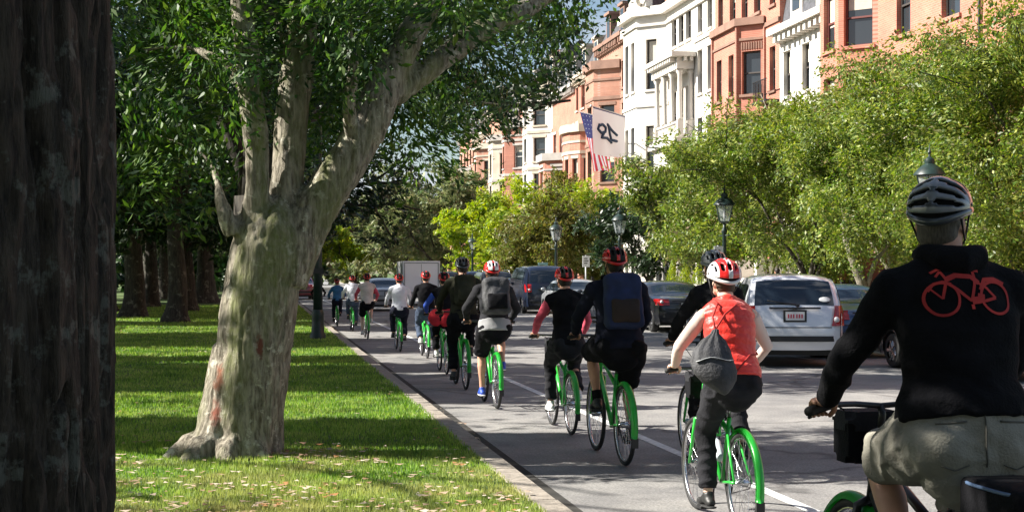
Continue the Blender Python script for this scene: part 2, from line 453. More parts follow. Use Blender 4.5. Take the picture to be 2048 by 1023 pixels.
rg = np.random.default_rng(11)
def grass(n, d0, d1, h, w, name):
    D = d0 * (d1 / d0) ** (rg.random(n) ** 1.0)      # even in the logarithm of distance
    xc = (rg.random(n) * 0.74 - 0.36) * D            # wider than the view
    X = xc * math.cos(YAW) + D * math.sin(YAW); Y = -xc * math.sin(YAW) + D * math.cos(YAW)
    k = X < 1.845; X, Y, D = X[k], Y[k], D[k]; n = len(X)
    P = np.stack([X, Y, np.zeros(n)], 1)
    thin = vnoise(P * [0.9, 0.9, 1], 3) * 0.5 + 0.5
    hh = h * (0.55 + 0.75 * rg.random(n)) * (0.55 + 0.6 * thin) * (1 + 0.015 * D)
    ww = w * (0.7 + 0.6 * rg.random(n)) * (0.6 + D / 16)
    a = rg.random(n) * 2 * PI
    lean = (rg.random(n) - 0.5) * 0.9; b = rg.random(n) * 2 * PI
    V = np.empty((n, 3, 3), np.float32)
    V[:, 0, 0] = X - np.cos(a) * ww; V[:, 0, 1] = Y - np.sin(a) * ww; V[:, 0, 2] = LAWN_Z
    V[:, 1, 0] = X + np.cos(a) * ww; V[:, 1, 1] = Y + np.sin(a) * ww; V[:, 1, 2] = LAWN_Z
    V[:, 2, 0] = X + np.cos(b) * lean * hh; V[:, 2, 1] = Y + np.sin(b) * lean * hh; V[:, 2, 2] = LAWN_Z + hh
    F = np.arange(3 * n).reshape(-1, 3)
    return V.reshape(-1, 3), F
M['grass'] = leafmat('grass_blades', [(0.045, 0.11, 0.014), (0.105, 0.215, 0.03), (0.23, 0.38, 0.06), (0.40, 0.48, 0.13)], 0.3, 0.6)
def dry_patches(m):
    """Worn, yellowing turf in patches, most of it on the nearest strip of lawn."""
    nt = m.node_tree; N = nt.nodes.new; L = nt.links.new
    ramp = [n for n in nt.nodes if n.type == 'VALTORGB'][0]
    tc = N('ShaderNodeTexCoord'); n = N('ShaderNodeTexNoise'); n.inputs['Scale'].default_value = 1.1; n.inputs['Detail'].default_value = 5
    L(tc.outputs['Object'], n.inputs['Vector'])
    sp = N('ShaderNodeSeparateXYZ'); L(tc.outputs['Object'], sp.inputs[0])
    mr = N('ShaderNodeMapRange'); mr.inputs['From Min'].default_value = 14.0; mr.inputs['From Max'].default_value = 9.5; mr.inputs['To Min'].default_value = -.12; mr.inputs['To Max'].default_value = .16
    L(sp.outputs[1], mr.inputs['Value'])
    ad = N('ShaderNodeMath'); L(n.outputs['Fac'], ad.inputs[0]); L(mr.outputs[0], ad.inputs[1])
    r = N('ShaderNodeValToRGB'); r.color_ramp.elements[0].position = .46; r.color_ramp.elements[1].position = .72
    L(ad.outputs[0], r.inputs['Fac'])
    mx = N('ShaderNodeMix'); mx.data_type = 'RGBA'; mx.inputs[7].default_value = (0.40, 0.37, 0.15, 1)
    mm = N('ShaderNodeMath'); mm.operation = 'MULTIPLY'; mm.inputs[1].default_value = .8
    L(r.outputs['Color'], mm.inputs[0]); L(mm.outputs[0], mx.inputs[0]); L(ramp.outputs['Color'], mx.inputs[6])
    for l in list(nt.links):
        if l.from_socket == ramp.outputs['Color'] and l.to_node != mx: 
            to = l.to_socket; nt.links.remove(l); L(mx.outputs[2], to)
dry_patches(M['grass'])
V1, F1 = grass(620000, 8.8, 70, 0.036, 0.0036, 'grass')
tag(tri_flat('grass', V1, F1, M['grass']), 'mown green lawn grass striped by tree shadows', 'grass', kind='stuff')

# ---- fallen leaves over the lawn, the kerb and the gutter
def scatter_leaves(n, region, z, size, seed, dens=None):
    r = np.random.default_rng(seed)
    x0, x1, y0, y1 = region
    X = x0 + (x1-x0) * r.random(n); Y = y0 + (y1-y0) * r.random(n)
    if dens is not None:
        k = r.random(n) < dens(X, Y); X, Y = X[k], Y[k]; n = len(X)
    a = r.random(n) * 2*PI; s = size * (0.6 + 0.9 * r.random(n)); t = (r.random(n) - .5) * 1.0; u = (r.random(n) - .5) * 1.0
    c, sn = np.cos(a), np.sin(a)
    V = np.empty((n, 4, 3), np.float32)
    for i, (p, q) in enumerate(((-1, 0), (0, -.55), (1, 0), (0, .55))):
        V[:, i, 0] = X + (c*p - sn*q) * s; V[:, i, 1] = Y + (sn*p + c*q) * s
        V[:, i, 2] = z + 0.012 + np.abs(p * t + q * u) * s
    return V.reshape(-1, 3), np.arange(4*n).reshape(-1, 4)
def dl(X, Y):
    D = X * math.sin(YAW) + Y * math.cos(YAW)
    k = np.clip((14.5 - D) / 2.5, 0.035, 1)
    return k * np.clip(.25 + 1.3*(vnoise(np.stack([X*1.1, Y*1.1, X*0], 1), 5) + .6*vnoise(np.stack([X*3.3, Y*3.3, X*0], 1), 6)), .06, 1)
LV, LF = scatter_leaves(40000, (-7, 1.74, 8.5, 40), LAWN_Z + 0.022, 0.028, 3, dl)
LV2, LF2 = scatter_leaves(110, (1.8, 2.4, 9, 60), 0.03, 0.024, 4)
LV2[:, 2] += (LV2[:, 0] < 2.03) * 0.12
V = np.concatenate([LV, LV2]); F = np.concatenate([LF, LF2 + len(LV)])
M['dead_leaf'] = leafmat('dead_leaves', [(0.45, 0.33, 0.20), (0.58, 0.46, 0.33), (0.26, 0.14, 0.07), (0.64, 0.56, 0.46), (0.42, 0.20, 0.08)], 0.15, 0.8)
tag(tri_flat('fallen_leaves', V, F, M['dead_leaf']), 'dry tan leaves scattered over the near lawn and kerb', 'fallen leaves', kind='stuff')
# ================================================================ TREES
M['bark_pale'] = bark_mat('bark_pale', (0.085, 0.068, 0.046), (0.37, 0.33, 0.26), (0.48, 0.45, 0.37), 2.2, 1.0, moss=(0.15, 0.17, 0.05))
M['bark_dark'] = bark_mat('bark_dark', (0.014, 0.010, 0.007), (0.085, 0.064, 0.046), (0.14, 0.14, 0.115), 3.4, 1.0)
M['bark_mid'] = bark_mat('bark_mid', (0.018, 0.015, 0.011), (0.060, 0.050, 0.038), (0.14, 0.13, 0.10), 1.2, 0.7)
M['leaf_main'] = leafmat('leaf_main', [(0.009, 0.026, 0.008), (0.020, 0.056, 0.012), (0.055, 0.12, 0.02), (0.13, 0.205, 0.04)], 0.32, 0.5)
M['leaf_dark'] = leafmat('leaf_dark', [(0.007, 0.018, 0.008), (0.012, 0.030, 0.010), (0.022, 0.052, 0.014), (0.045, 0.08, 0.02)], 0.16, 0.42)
M['leaf_yard'] = leafmat('leaf_yard', [(0.20, 0.13, 0.065), (0.34, 0.30, 0.16), (0.04, 0.07, 0.014), (0.13, 0.175, 0.03), (0.25, 0.28, 0.055), (0.045, 0.09, 0.014), (0.12, 0.20, 0.025), (0.28, 0.32, 0.06), (0.035, 0.08, 0.013), (0.15, 0.26, 0.03), (0.36, 0.38, 0.085)], 0.3, 0.5)
M['leaf_lime'] = leafmat('leaf_lime', [(0.06, 0.14, 0.012), (0.16, 0.26, 0.02), (0.30, 0.36, 0.03), (0.38, 0.40, 0.05)], 0.35, 0.5)
M['leaf_rust'] = leafmat('leaf_rust', [(0.06, 0.08, 0.02), (0.13, 0.14, 0.03), (0.18, 0.15, 0.04), (0.12, 0.19, 0.03)], 0.3, 0.55)
M['leaf_grey'] = leafmat('leaf_grey', [(0.07, 0.11, 0.04), (0.13, 0.18, 0.07), (0.20, 0.23, 0.10), (0.24, 0.22, 0.12)], 0.3, 0.55)

def leaf_mesh(P, size, rs, droop=0.5, w=0.42):
    """Folded leaf blades (two triangles each as one kinked quad) at points P."""
    n = len(P)
    # leaves of one spray lean the same way
    k = 1.1 / (size * 6)
    fld = np.stack([vnoise(P * k, 41), vnoise(P * k, 42), vnoise(P * k, 43) * .7], 1) * 2.6
    d = fld + rs.normal(size=(n, 3)) * .55; d[:, 2] -= droop; d /= np.linalg.norm(d, axis=1)[:, None]
    u = rs.normal(size=(n, 3)) * .45 + np.stack([vnoise(P * k, 44), vnoise(P * k, 45), vnoise(P * k, 46)], 1); u[:, 2] += 0.8
    s = np.cross(d, u); s /= (np.linalg.norm(s, axis=1)[:, None] + 1e-9)
    nn = np.cross(s, d)
    L = size * (0.42 + 1.0 * rs.random(n))[:, None]
    V = np.empty((n, 4, 3), np.float32)
    V[:, 0] = P; V[:, 1] = P + d * L * 0.45 + s * L * w * 0.5 - nn * L * 0.06
    V[:, 2] = P + d * L; V[:, 3] = P + d * L * 0.45 - s * L * w * 0.5 - nn * L * 0.06
    return V.reshape(-1, 3), np.arange(4 * n).reshape(-1, 4)

def clump_points(clumps, per, rs, flat=0.6):
    """Leaf points in twiggy sprays inside each clump (centre, radius)."""
    out = []
    for c, r in clumps:
        ns = max(4, int(per * (r ** 2) / 14))
        cen = rs.normal(size=(ns, 3)); cen /= np.linalg.norm(cen, axis=1)[:, None]
        cen *= (r * rs.random(ns) ** 0.45)[:, None]; cen[:, 2] *= flat
        dirs = cen / (np.linalg.norm(cen, axis=1)[:, None] + 1e-6) + rs.normal(size=(ns, 3)) * 0.5
        dirs[:, 2] -= 0.25
        dirs /= np.linalg.norm(dirs, axis=1)[:, None]
        for k in range(14):
            t = (k / 14.0 - 0.3) * 0.5
            q = np.array(c) + cen + dirs * t + rs.normal(size=(ns, 3)) * 0.045
            out.append(q)
    return np.concatenate(out)

def shadow_on_ground(P):
    """Where the sun throws points P on the ground: x, y and distance along the view."""
    k = P[:, 2] / SUN.z
    gx = P[:, 0] - SUN.x * k; gy = P[:, 1] - SUN.y * k
    return gx, gy, gx * math.sin(YAW) + gy * math.cos(YAW)

def grow(bm, p, d, length, r, depth, tips, rs, gnarl=0.25, up=0.12, seg=5, n=7, fork=(2, 3), spread=0.7):
    pts = [Vector(p)]; dd = Vector(d).normalized()
    for i in range(seg):
        dd = (dd + Vector((rs.normal(), rs.normal(), rs.normal() + up)) * gnarl * 0.5).normalized()
        pts.append(pts[-1] + dd * (length / seg))
    rr = [r * (1 - 0.45 * i / seg) for i in range(seg + 1)]
    tube(bm, pts, rr, n=n)
    if depth <= 1:
        tips.append((tuple(pts[-1]), dd)); tips.append((tuple(pts[-3]), dd))
    if depth == 0: return
    for k in range(int(rs.integers(fork[0], fork[1] + 1))):
        a = rs.random() * 2 * PI
        o = dd.orthogonal().normalized(); o.rotate(Matrix.Rotation(a, 3, dd))
        nd = (dd + o * spread * (0.6 + 0.7 * rs.random())).normalized()
        st = pts[-1] if k else pts[-1]
        grow(bm, st, nd, length * (0.62 + 0.2 * rs.random()), r * 0.55, depth - 1, tips, rs, gnarl, up, max(3, seg - 1), max(4, n - 1), fork, spread)

def trunk_obj(parent, base_r, h, crown_r, crown_c, rs, m, lean=(0, 0), n=10, limbs=5, depth=2, flare=1.7, limb_k=.55):
    bm = bmesh.new(); tips = []
    top = Vector((lean[0], lean[1], h))
    pts = [Vector((lean[0]*t*t + 0.05*math.sin(5*t), lean[1]*t*t, h*t - 0.15*(t == 0))) for t in (0, .04, .1, .2, .4, .6, .8, 1)]
    rad = [base_r * f for f in (flare, flare*.86, 1.22, 1.05, .95, .88, .82, .75)]
    ph = rs.random(4) * 6
    tube(bm, pts, rad, n=n*2, jit=lambda i, a: 1 + (0.10 if i < 4 else 0.04) * math.sin(3*a + ph[0]) + 0.05 * math.sin(5*a + ph[1] + i))
    for k in range(limbs):
        a = 2*PI * (k + rs.random()*.6) / limbs
        st = pts[-1] if k < limbs-1 else pts[-2]
        tgt = Vector(crown_c) + Vector((math.cos(a), math.sin(a), rs.random()*1.0 - .2)) * crown_r * limb_k
        d = tgt - st
        grow(bm, st, d, d.length * 0.62, base_r * 0.48, depth, tips, rs)
    return bmobj('trunk', bm, m, parent), tips

def make_tree(name, loc, h, cr, cz, trunk_h, base_r, leafm, barkm, nleaf, lsize, seed, label, group=None, flat=0.85, lean=(0, 0), cull=None, keep=1.0, droop=.5, clumpy=1.0, limbs=5, zmin=None, cat='tree', cx=0.0):
    rs = np.random.default_rng(seed)
    root = empty(name, loc, 0, label=label, cat=cat, group=group)
    cc = Vector((lean[0] + cx, lean[1], cz))
    tr, tips = trunk_obj(root, base_r, trunk_h, cr, cc, rs, barkm, lean, limbs=limbs, limb_k=.34 if name == 'mall_tree' else .55)
    vr = (h - cz) 
    cl = []
    nc = max(14, int(46 * clumpy))
    for k in range(nc):
        v = rs.normal(size=3); v /= (np.linalg.norm(v) if name != 'garden_tree' else (np.abs(v)**3.2).sum()**(1/3.2))
        q = rs.random() ** 0.38 * 0.86
        c = np.array((v[0]*cr*q, v[1]*cr*q, v[2]*vr*q)) + np.array(cc)
        if zmin is not None and c[2] < zmin: c[2] = zmin + rs.random() * 0.8
        cl.append((c, cr * (0.17 + 0.14 * rs.random())))
    for t, _ in tips:
        if rs.random() < .6: cl.append((np.array(t), cr * 0.2))
    tot = sum(r*r for _, r in cl)
    P = clump_points(cl, nleaf / tot, rs, 0.7)
    if cull is not None:
        W = P + np.array(loc)
        k = cull(W); P = P[k]
    V, F = leaf_mesh(P, lsize, rs, droop)
    tri_flat('crown', V, F, leafm, root)
    return root

# ---- the big pale tree in the middle of the lawn, traced limb by limb
TX, TY = -0.13, 12.75
def tp(px, py, dy=0.0):
    """A point near the big tree from its place in the elevation drawing of it."""
    s = (TY + dy + 0.1) / 13.0
    return Vector((TX + (px - 487) / 223.0 * s + dy * -0.0, TY + dy, CAM_H + (545 - py) / 223.0 * s))

def main_tree():
    rs = np.random.default_rng(21)
    root = empty('broad_tree', (TX, TY, LAWN_Z), label='big pale-barked forked tree with mossy trunk standing on the near lawn', cat='tree')
    off = Vector((TX, TY, LAWN_Z))
    bm = bmesh.new()
    def lm(pts, rad, n=14, **k):
        tube(bm, [p - off for p in pts], rad, n=n, **k)
    # trunk with root flare
    tpts = [(455, 945, 0), (464, 915, 0), (478, 880, 0), (486, 840, 0), (497, 760, 0), (504, 690, 0), (511, 620, 0), (520, 560, 0), (530, 500, 0), (537, 460, 0), (545, 430, 0), (550, 400, .02)]
    trad = [.43, .41, .36, .335, .32, .32, .32, .315, .315, .29, .21, .10]
    lm([tp(*p) for p in tpts], trad, n=40, jit=lambda i, a: 1 + 0.035*math.sin(3*a+.8) + 0.02*math.sin(7*a + i*.5) + (0.05*math.sin(5*a+1.3) if i < 3 else 0))
    # buttress roots
    for (a, l, r) in ((R(188), .50, .15), (R(225), .5, .15), (R(265), .42, .14), (R(310), .40, .13), (R(350), .34, .14), (R(60), .5, .16), (R(130), .5, .16)):
        c0 = tp(478, 860); g0 = tp(462, 930)
        dv_ = Vector((math.cos(a), math.sin(a), 0)); gz = Vector((g0.x, g0.y, LAWN_Z))
        lm([c0 + dv_*.10 + Vector((0, 0, .75)), c0 + dv_*.15 + Vector((0, 0, .40)), c0*.5 + gz*.5 + dv_*.21 + Vector((0, 0, .06)), gz + dv_*(.18+l*.35) + Vector((0, 0, .07)), gz + dv_*(l+.06) - Vector((0, 0, .05))], [.13, .15, .15, .12, r*.35], n=12)
    lm([tp(415, 840, -.05), tp(395, 890, -.1), tp(372, 935, -.1)], [.08, .075, .05], n=8)
    # long low ridge on the left (the scarred side)
    lm([tp(462, 560), tp(455, 640), tp(448, 720, -.05), tp(436, 790, -.08), tp(420, 860, -.1), tp(396, 920, -.1)], [.05, .06, .08, .10, .11, .11], n=10)
    # limbs
    L1 = [tp(512, 530), tp(508, 480, -.02), tp(506, 430, -.05), tp(512, 370, -.1), tp(510, 310, -.1), tp(505, 250, -.15), tp(497, 190, -.15), tp(492, 110, -.1), tp(480, 20, 0), tp(455, -120, .2), tp(420, -300, .4)]
    lm(L1, [.20, .19, .14, .108, .102, .112, .108, .10, .09, .07, .05])
    L2 = [tp(550, 530, .05), tp(560, 480, .08), tp(566, 420, .1), tp(570, 350, .1), tp(574, 270, .15), tp(582, 190, .15), tp(592, 110, .2), tp(600, 20, .2), tp(610, -120, .3), tp(600, -300, .5), tp(630, -450, .6)]
    lm(L2, [.22, .21, .175, .15, .145, .145, .14, .125, .11, .09, .06])
    L3 = [tp(560, 560, 0), tp(586, 500, 0), tp(610, 445, 0), tp(640, 395, 0), tp(680, 335, 0), tp(722, 265, .05), tp(755, 190, .1), tp(785, 120, .2), tp(825, 50, .3), tp(870, -30, .4), tp(950, -200, .8), tp(1040, -340, 1.2)]
    lm(L3, [.22, .215, .20, .185, .172, .168, .16, .15, .135, .12, .09, .05])
    L4 = [tp(775, 190, .15), tp(830, 150, .3), tp(890, 105, .5), tp(960, 55, .8), tp(1050, 10, 1.2), tp(1150, -60, 1.7), tp(1260, -150, 2.2)]
    lm(L4, [.13, .12, .11, .10, .08, .06, .04], n=10)
    L5 = [tp(470, 470, -.1), tp(455, 438, -.12), tp(442, 405, -.1), tp(436, 375, 0), tp(428, 345, .15), tp(405, 315, .3), tp(350, 290, .5), tp(290, 270, .7)]
    lm(L5, [.10, .08, .05, .028, .022, .018, .013, .008], n=9)
    L6 = [tp(500, 200, -.1), tp(450, 140, .1), tp(390, 110, .4), tp(320, 110, .7), tp(250, 140, 1.0)]
    lm(L6, [.07, .05, .035, .025, .015], n=8)
    L7 = [tp(590, 120, .2), tp(540, 40, .6), tp(450, -60, 1.0), tp(330, -120, 1.6)]
    lm(L7, [.09, .07, .05, .03], n=8)
    L8 = [tp(700, 300, 0), tp(690, 220, -.2), tp(700, 140, -.3), tp(690, 60, -.3)]
    lm(L8, [.07, .05, .04, .02], n=8)
    def disp(co, no):
        w = co + off_np
        d = 0.018 * vnoise(w * [3, 3, 1.2], 1) + 0.008 * vnoise(w * [11, 11, 4.5], 2) + 0.004 * vnoise(w * [30, 30, 14], 4)
        d = d - .020*np.clip(vnoise(w*[16, 16, 10], 14) - .50, 0, 1) + .006*np.abs(vnoise(w*[22, 22, 5], 15)) - .012*np.clip(1-np.abs(vnoise(w*[8, 8, 1.6], 16))-.86, 0, 1)/.14
        # old healed scars: short dark pits on the lower left
        for (px, py, r) in ((432, 745, .07), (424, 800, .06), (438, 700, .05), (470, 640, .035), (452, 560, .03), (449, 690, .03), (447, 850, .05), (478, 790, .03), (530, 430, .03), (560, 560, .03)):
            c = tp(px, py); q = ((w[:, 0]-c.x)/r)**2 + ((w[:, 2]-c.z)/(r*1.9))**2
            d = d - 0.03 * np.exp(-q) * (w[:, 1] < TY)
        # wrinkled collar under the fork
        c = tp(530, 500)
        env = np.exp(-((w[:, 2]-c.z)/.16)**2) * (np.abs(w[:, 0]-c.x) < .3)
        d = d + 0.006 * env * vnoise(w * [6, 6, 22], 12)
        return d
    off_np = np.array(off)
    tr = remeshed('trunk', bm, M['bark_pale'], root, voxel=0.017, smooth=5, disp=disp)
    # reddish bare-wood streaks on the scarred left side: bark gone, wood showing
    # crown
    clumps = []
    def cl(px, py, dy, r): clumps.append((np.array(tp(px, py, dy)) - off_np, r))
    spec = []
    # left drooping curtain
    for (x0, x1, y0, y1, d0, d1, n, r) in (
        (235, 470, -60, 130, -.3, 2.0, 60, .27), (235, 440, 120, 330, -.1, 1.8, 62, .25), (235, 410, 300, 440, .2, 2.2, 26, .22),
        (430, 560, -60, 175, -.6, .6, 34, .22), (590, 760, -60, 120, -.7, 1.0, 34, .25), (640, 730, 110, 280, -.25, 1.6, 16, .18),
        (600, 720, 110, 360, .4, 1.8, 30, .24), (740, 980, -60, 70, -.5, 2.4, 40, .30), (830, 1030, 50, 210, .6, 2.6, 26, .30),
        (760, 920, 180, 360, .8, 3.0, 24, .28), (980, 1180, -60, 90, .8, 3.0, 18, .28), (400, 700, -80, 20, -.5, .5, 20, .28), (330, 430, 260, 370, -.35, .1, 12, .17), (440, 500, 110, 215, -.5, -.2, 8, .2), (670, 730, 60, 200, -.6, -.3, 7, .18)):
        for _ in range(n):
            cl(x0 + (x1-x0)*rs.random(), y0 + (y1-y0)*rs.random(), d0 + (d1-d0)*rs.random(), r*(.75+.5*rs.random()))
    # the rest of the crown above the picture
    for _ in range(120):
        a = rs.random()*2*PI; q = rs.random()**.5
        c = np.array((.9 + math.cos(a)*q*4.2, .9 + math.sin(a)*q*3.0, 5.6 + 3.4*rs.random()*(1-.4*q)))
        clumps.append((c, .55*(.7+.6*rs.random())))
    P = clump_points(clumps, 1150, rs, .7)
    W = P + off_np
    # gaps cut on the sun side so that light reaches the trunk and fork
    keep = np.ones(len(P), bool)
    for (px, py, r, lim) in ((500, 840, .36, .97), (495, 740, .36, .95), (500, 640, .36, .97), (505, 560, .36, .97), (515, 480, .38, .97), (508, 400, .26, .9), (505, 320, .22, .8), (640, 390, .22, .85), (690, 290, .2, .5), (505, 240, .2, .5), (575, 200, .2, .4)):
        c = np.array(tp(px, py)); v = W - c
        t = v @ np.array(SUN); dist = np.linalg.norm(v - t[:, None]*np.array(SUN), axis=1)
        keep &= ~((t > .1) & (dist < r) & (rs.random(len(P)) < lim))
    # keep the trunk, fork and big limb clear of leaves between them and the street side
    D = W[:, 0]*math.sin(YAW) + W[:, 1]*math.cos(YAW)
    P = P[keep]
    V, F = leaf_mesh(P, .085, rs, .75, .36)
    tri_flat('crown', V, F, M['leaf_main'], root)
main_tree()

# ---- the dark trunk close on the left
def near_tree():
    rs = np.random.default_rng(5)
    root = empty('dark_tree', (-0.79, 3.38, LAWN_Z), label='dark furrowed tree trunk filling the left edge, in deep shade', cat='tree')
    bm = bmesh.new(); ph = rs.random(6)*6
    # ridged bark: fine rings where the trunk stands beside the camera
    zs = sorted({round(-.1 + .1*i, 3) for i in range(57)} | {round(.95 + .011*i, 3) for i in range(155)})
    n = 300; A2 = np.linspace(0, 2*PI, n, endpoint=False)
    Z, AA = np.meshgrid(zs, A2, indexing='ij'); cx, cy = np.cos(AA), np.sin(AA)
    base = .445 + .10*np.exp(-np.clip(Z, 0, 9)/.35)
    base = base * (1 + .022*np.sin(3*AA+ph[0]+Z*.4) + .014*np.sin(7*AA+ph[1]+Z*.8))
    def nz(fr, fz, sd, warp=0):
        return vnoise(np.stack([(cx*fr + warp).ravel(), (cy*fr).ravel(), (Z*fz).ravel()], 1), sd).reshape(Z.shape)
    wob = nz(3, 2.2, 31) * .8
    r1 = 1 - np.abs(nz(9.5, 1.7, 21, wob)); r2 = 1 - np.abs(nz(19, 4.5, 22, wob*2)); pl = nz(30, 14, 23)
    d = -.030*np.clip(r1-.80, 0, 1)/.20 - .013*np.clip(r2-.78, 0, 1)/.22 + .004*pl + .012*nz(5, 3, 24)
    rr = base + d
    V = np.stack([cx*rr + .02*np.sin(Z*1.1), cy*rr, Z], 2).reshape(-1, 3)
    m_ = len(zs); I, K = np.meshgrid(np.arange(m_-1), np.arange(n), indexing='ij'); K2 = (K+1) % n
    F = np.stack([(I*n+K).ravel(), (I*n+K2).ravel(), ((I+1)*n+K2).ravel(), ((I+1)*n+K).ravel()], 1)
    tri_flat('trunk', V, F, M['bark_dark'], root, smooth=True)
    tips = []
    for k in range(4):
        a = 2*PI*k/4 + .5
        grow(bm, (0, 0, 5.2), (math.cos(a)*.8, math.sin(a)*.8, 1), 2.4, .2, 2, tips, rs)
    bmobj('limbs', bm, M['bark_dark'], root)
    cl = []
    for _ in range(120):
        a = rs.random()*2*PI; q = rs.random()**.5
        cl.append((np.array((-.6 + math.cos(a)*q*4.2, .6+math.sin(a)*q*3.6, 5.4 + 3.6*rs.random())), .7))
    P = clump_points(cl, 1000, rs, .7)
    P = P[P[:, 2] > 4.4]
    W = P + np.array((-.79, 3.38, LAWN_Z))
    gx, gy, D = shadow_on_ground(W)
    P = P[~((D > 7.6) & (D < 13.2))]  # leaves cut away so that the near strip stays in sun
    V, F = leaf_mesh(P, .13, rs, .6)
    tri_flat('crown', V, F, M['leaf_main'], root)
near_tree()

# ---- further trees of the mall. The row along the kerb, seen behind the big tree
def cull_visible(W):  # leaves out most leaves that would shade the chosen sunny bands
    gx, gy, D = shadow_on_ground(W)
    r = np.random.default_rng(1).random(len(W))
    return ~(lit_depth(D, gx) & (gx < 9.5) & (r < .85))
row = [(-.12, 25.5, 9.6, 5.7, 6.9, 2.9), (-.25, 38, 10, 6.3, 7.0, 3.2), (-.35, 52, 10.5, 6.2, 6.8, 3.0), (-.45, 66, 10.5, 6.2, 6.5, 3.0), (-.6, 84, 11, 6.6, 6.5, 3.2)]
names = ['leafy mall tree directly behind the big pale trunk, its crown reaching over the street', 'second mall tree behind the big pale tree, dark crown over the riders',
         'third mall tree behind the pale trunk, beyond the lamp post', 'fourth mall tree along the kerb, crown low over the far riders', 'farthest kerbside mall tree where the riders vanish']
for i, (x, y, h, cr, cz, th) in enumerate(row):
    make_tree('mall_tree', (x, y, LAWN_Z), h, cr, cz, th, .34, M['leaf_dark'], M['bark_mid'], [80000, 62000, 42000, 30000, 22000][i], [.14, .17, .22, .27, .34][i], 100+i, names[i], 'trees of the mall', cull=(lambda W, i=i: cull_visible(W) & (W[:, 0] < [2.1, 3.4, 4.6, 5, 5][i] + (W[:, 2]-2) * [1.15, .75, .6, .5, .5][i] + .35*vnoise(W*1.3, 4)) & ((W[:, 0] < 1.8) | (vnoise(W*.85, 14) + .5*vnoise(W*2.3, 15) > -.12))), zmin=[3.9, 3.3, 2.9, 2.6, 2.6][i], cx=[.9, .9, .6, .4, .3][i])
# trunks standing in the dark beyond the lawn
tx = [(-2.6, 47), (-4.4, 53), (-6.3, 60), (-3.0, 61), (-4.9, 68), (-7.6, 75), (-2.8, 77), (-5.6, 88), (-9.8, 92), (-3.6, 98)]
words = ['slim tree just left of the pale trunk, its bark catching sun', 'dark tree with pale-lit bark, second left of the pale trunk', 'thick dark tree at the left beyond the lawn, beside the foreground trunk',
         'shaded tree in the second row beyond the lawn, nearest the pale trunk', 'shaded tree in the second row, midway across the left gap', 'shaded tree in the second row at the far left',
         'distant dark tree in the third row next to the pale trunk', 'distant dark tree in the third row, mid gap', 'distant dark tree in the third row, leftmost', 'farthest dark tree closing the view left of the pale trunk']
protos = []
for i, (x, y) in enumerate(tx):
    if i < 4:
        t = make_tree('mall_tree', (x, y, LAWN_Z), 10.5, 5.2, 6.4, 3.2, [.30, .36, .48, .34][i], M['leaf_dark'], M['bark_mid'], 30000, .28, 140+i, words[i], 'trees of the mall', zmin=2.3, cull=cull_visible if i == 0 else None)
        protos.append(t)
    else:
        t = copy_tree(protos[i % 4]); t.location = (x, y, LAWN_Z); t.rotation_euler.z = i * 1.3; t['label'] = words[i]
# a second, denser row to the left keeps the wood dark
for i, (x, y) in enumerate(((-13, 56), (-14, 66), (-12.5, 77), (-16, 88), (-11, 101), (-18, 72), (-8, 108), (-2, 112))):
    t = copy_tree(protos[(i+1) % 4]); t.location = (x, y, LAWN_Z); t.rotation_euler.z = i * 2.1; t.scale = (1.15, 1.15, 1.15)
    t['label'] = ('mall tree at the very left of the far row', 'mall tree behind the foreground trunk, mid distance', 'mall tree behind the foreground trunk, farther', 'mall tree far left behind the dark trunk', 'deep shaded tree at the left of the wood edge', 'outermost mall tree hidden by the dark trunk', 'deep shaded tree in the middle of the wood edge', 'deep shaded tree at the right of the wood edge')[i]
# a far wood closes the end of the mall
cl = []
rs = np.random.default_rng(9)
for _ in range(520):
    cl.append((np.array((-75 + 79*rs.random(), 116 + 30*rs.random(), 1.0 + 12*rs.random()**1.5)), 1.9))
P = clump_points(cl, 26, rs, .8)
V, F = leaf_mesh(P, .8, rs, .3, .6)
tag(tri_flat('woodland', V, F, M['leaf_dark']), 'dark mass of trees closing the far end of the mall', 'woodland', kind='stuff')

cl = []
for _ in range(150):
    cl.append((np.array((-30 + 75*rs.random(), 196 + 14*rs.random(), .8 + 7*rs.random()**1.3)), 2.3))
P = clump_points(cl, 40, rs, .8)
V, F = leaf_mesh(P, .9, rs, .3, .6)
tag(tri_flat('woodland', V, F, M['leaf_grey']), 'grey-green trees closing the far end of the street', 'woodland', kind='stuff')

# ---- mall trees left of the picture: they throw the bands of shade across lawn and road
LIT_TRUNK = [(500, 800, .3), (500, 720, .4), (505, 640, .42), (510, 560, .42), (520, 490, .42), (508, 410, .3), (508, 330, .28), (560, 400, .25), (500, 250, .25), (650, 380, .28), (690, 310, .25), (420, 250, .6), (330, 330, .7), (300, 200, .7), (340, 90, .7), (470, 90, .7), (640, 60, .5)]
def cull_cast(W):  # crowns cut to shape
    gx, gy, D = shadow_on_ground(W)
    r = np.random.default_rng(2).random(len(W))
    clear = np.zeros(len(W), bool)
    for (px, py, rr) in LIT_TRUNK:
        c = np.array(tp(px, py)); v = W - c; t = v @ np.array(SUN)
        clear |= (t > 0) & (np.linalg.norm(v - t[:, None]*np.array(SUN), axis=1) < rr) & (r < .97)
    Dn = D + 0.45 * vnoise(np.stack([gx*.55, gy*1.6, gx*0], 1), 8) + 0.25 * vnoise(np.stack([gx*3, gy*3, gx*0], 1), 9)
    return ~((lit_depth(Dn, gx) & (r < .985)) | clear)
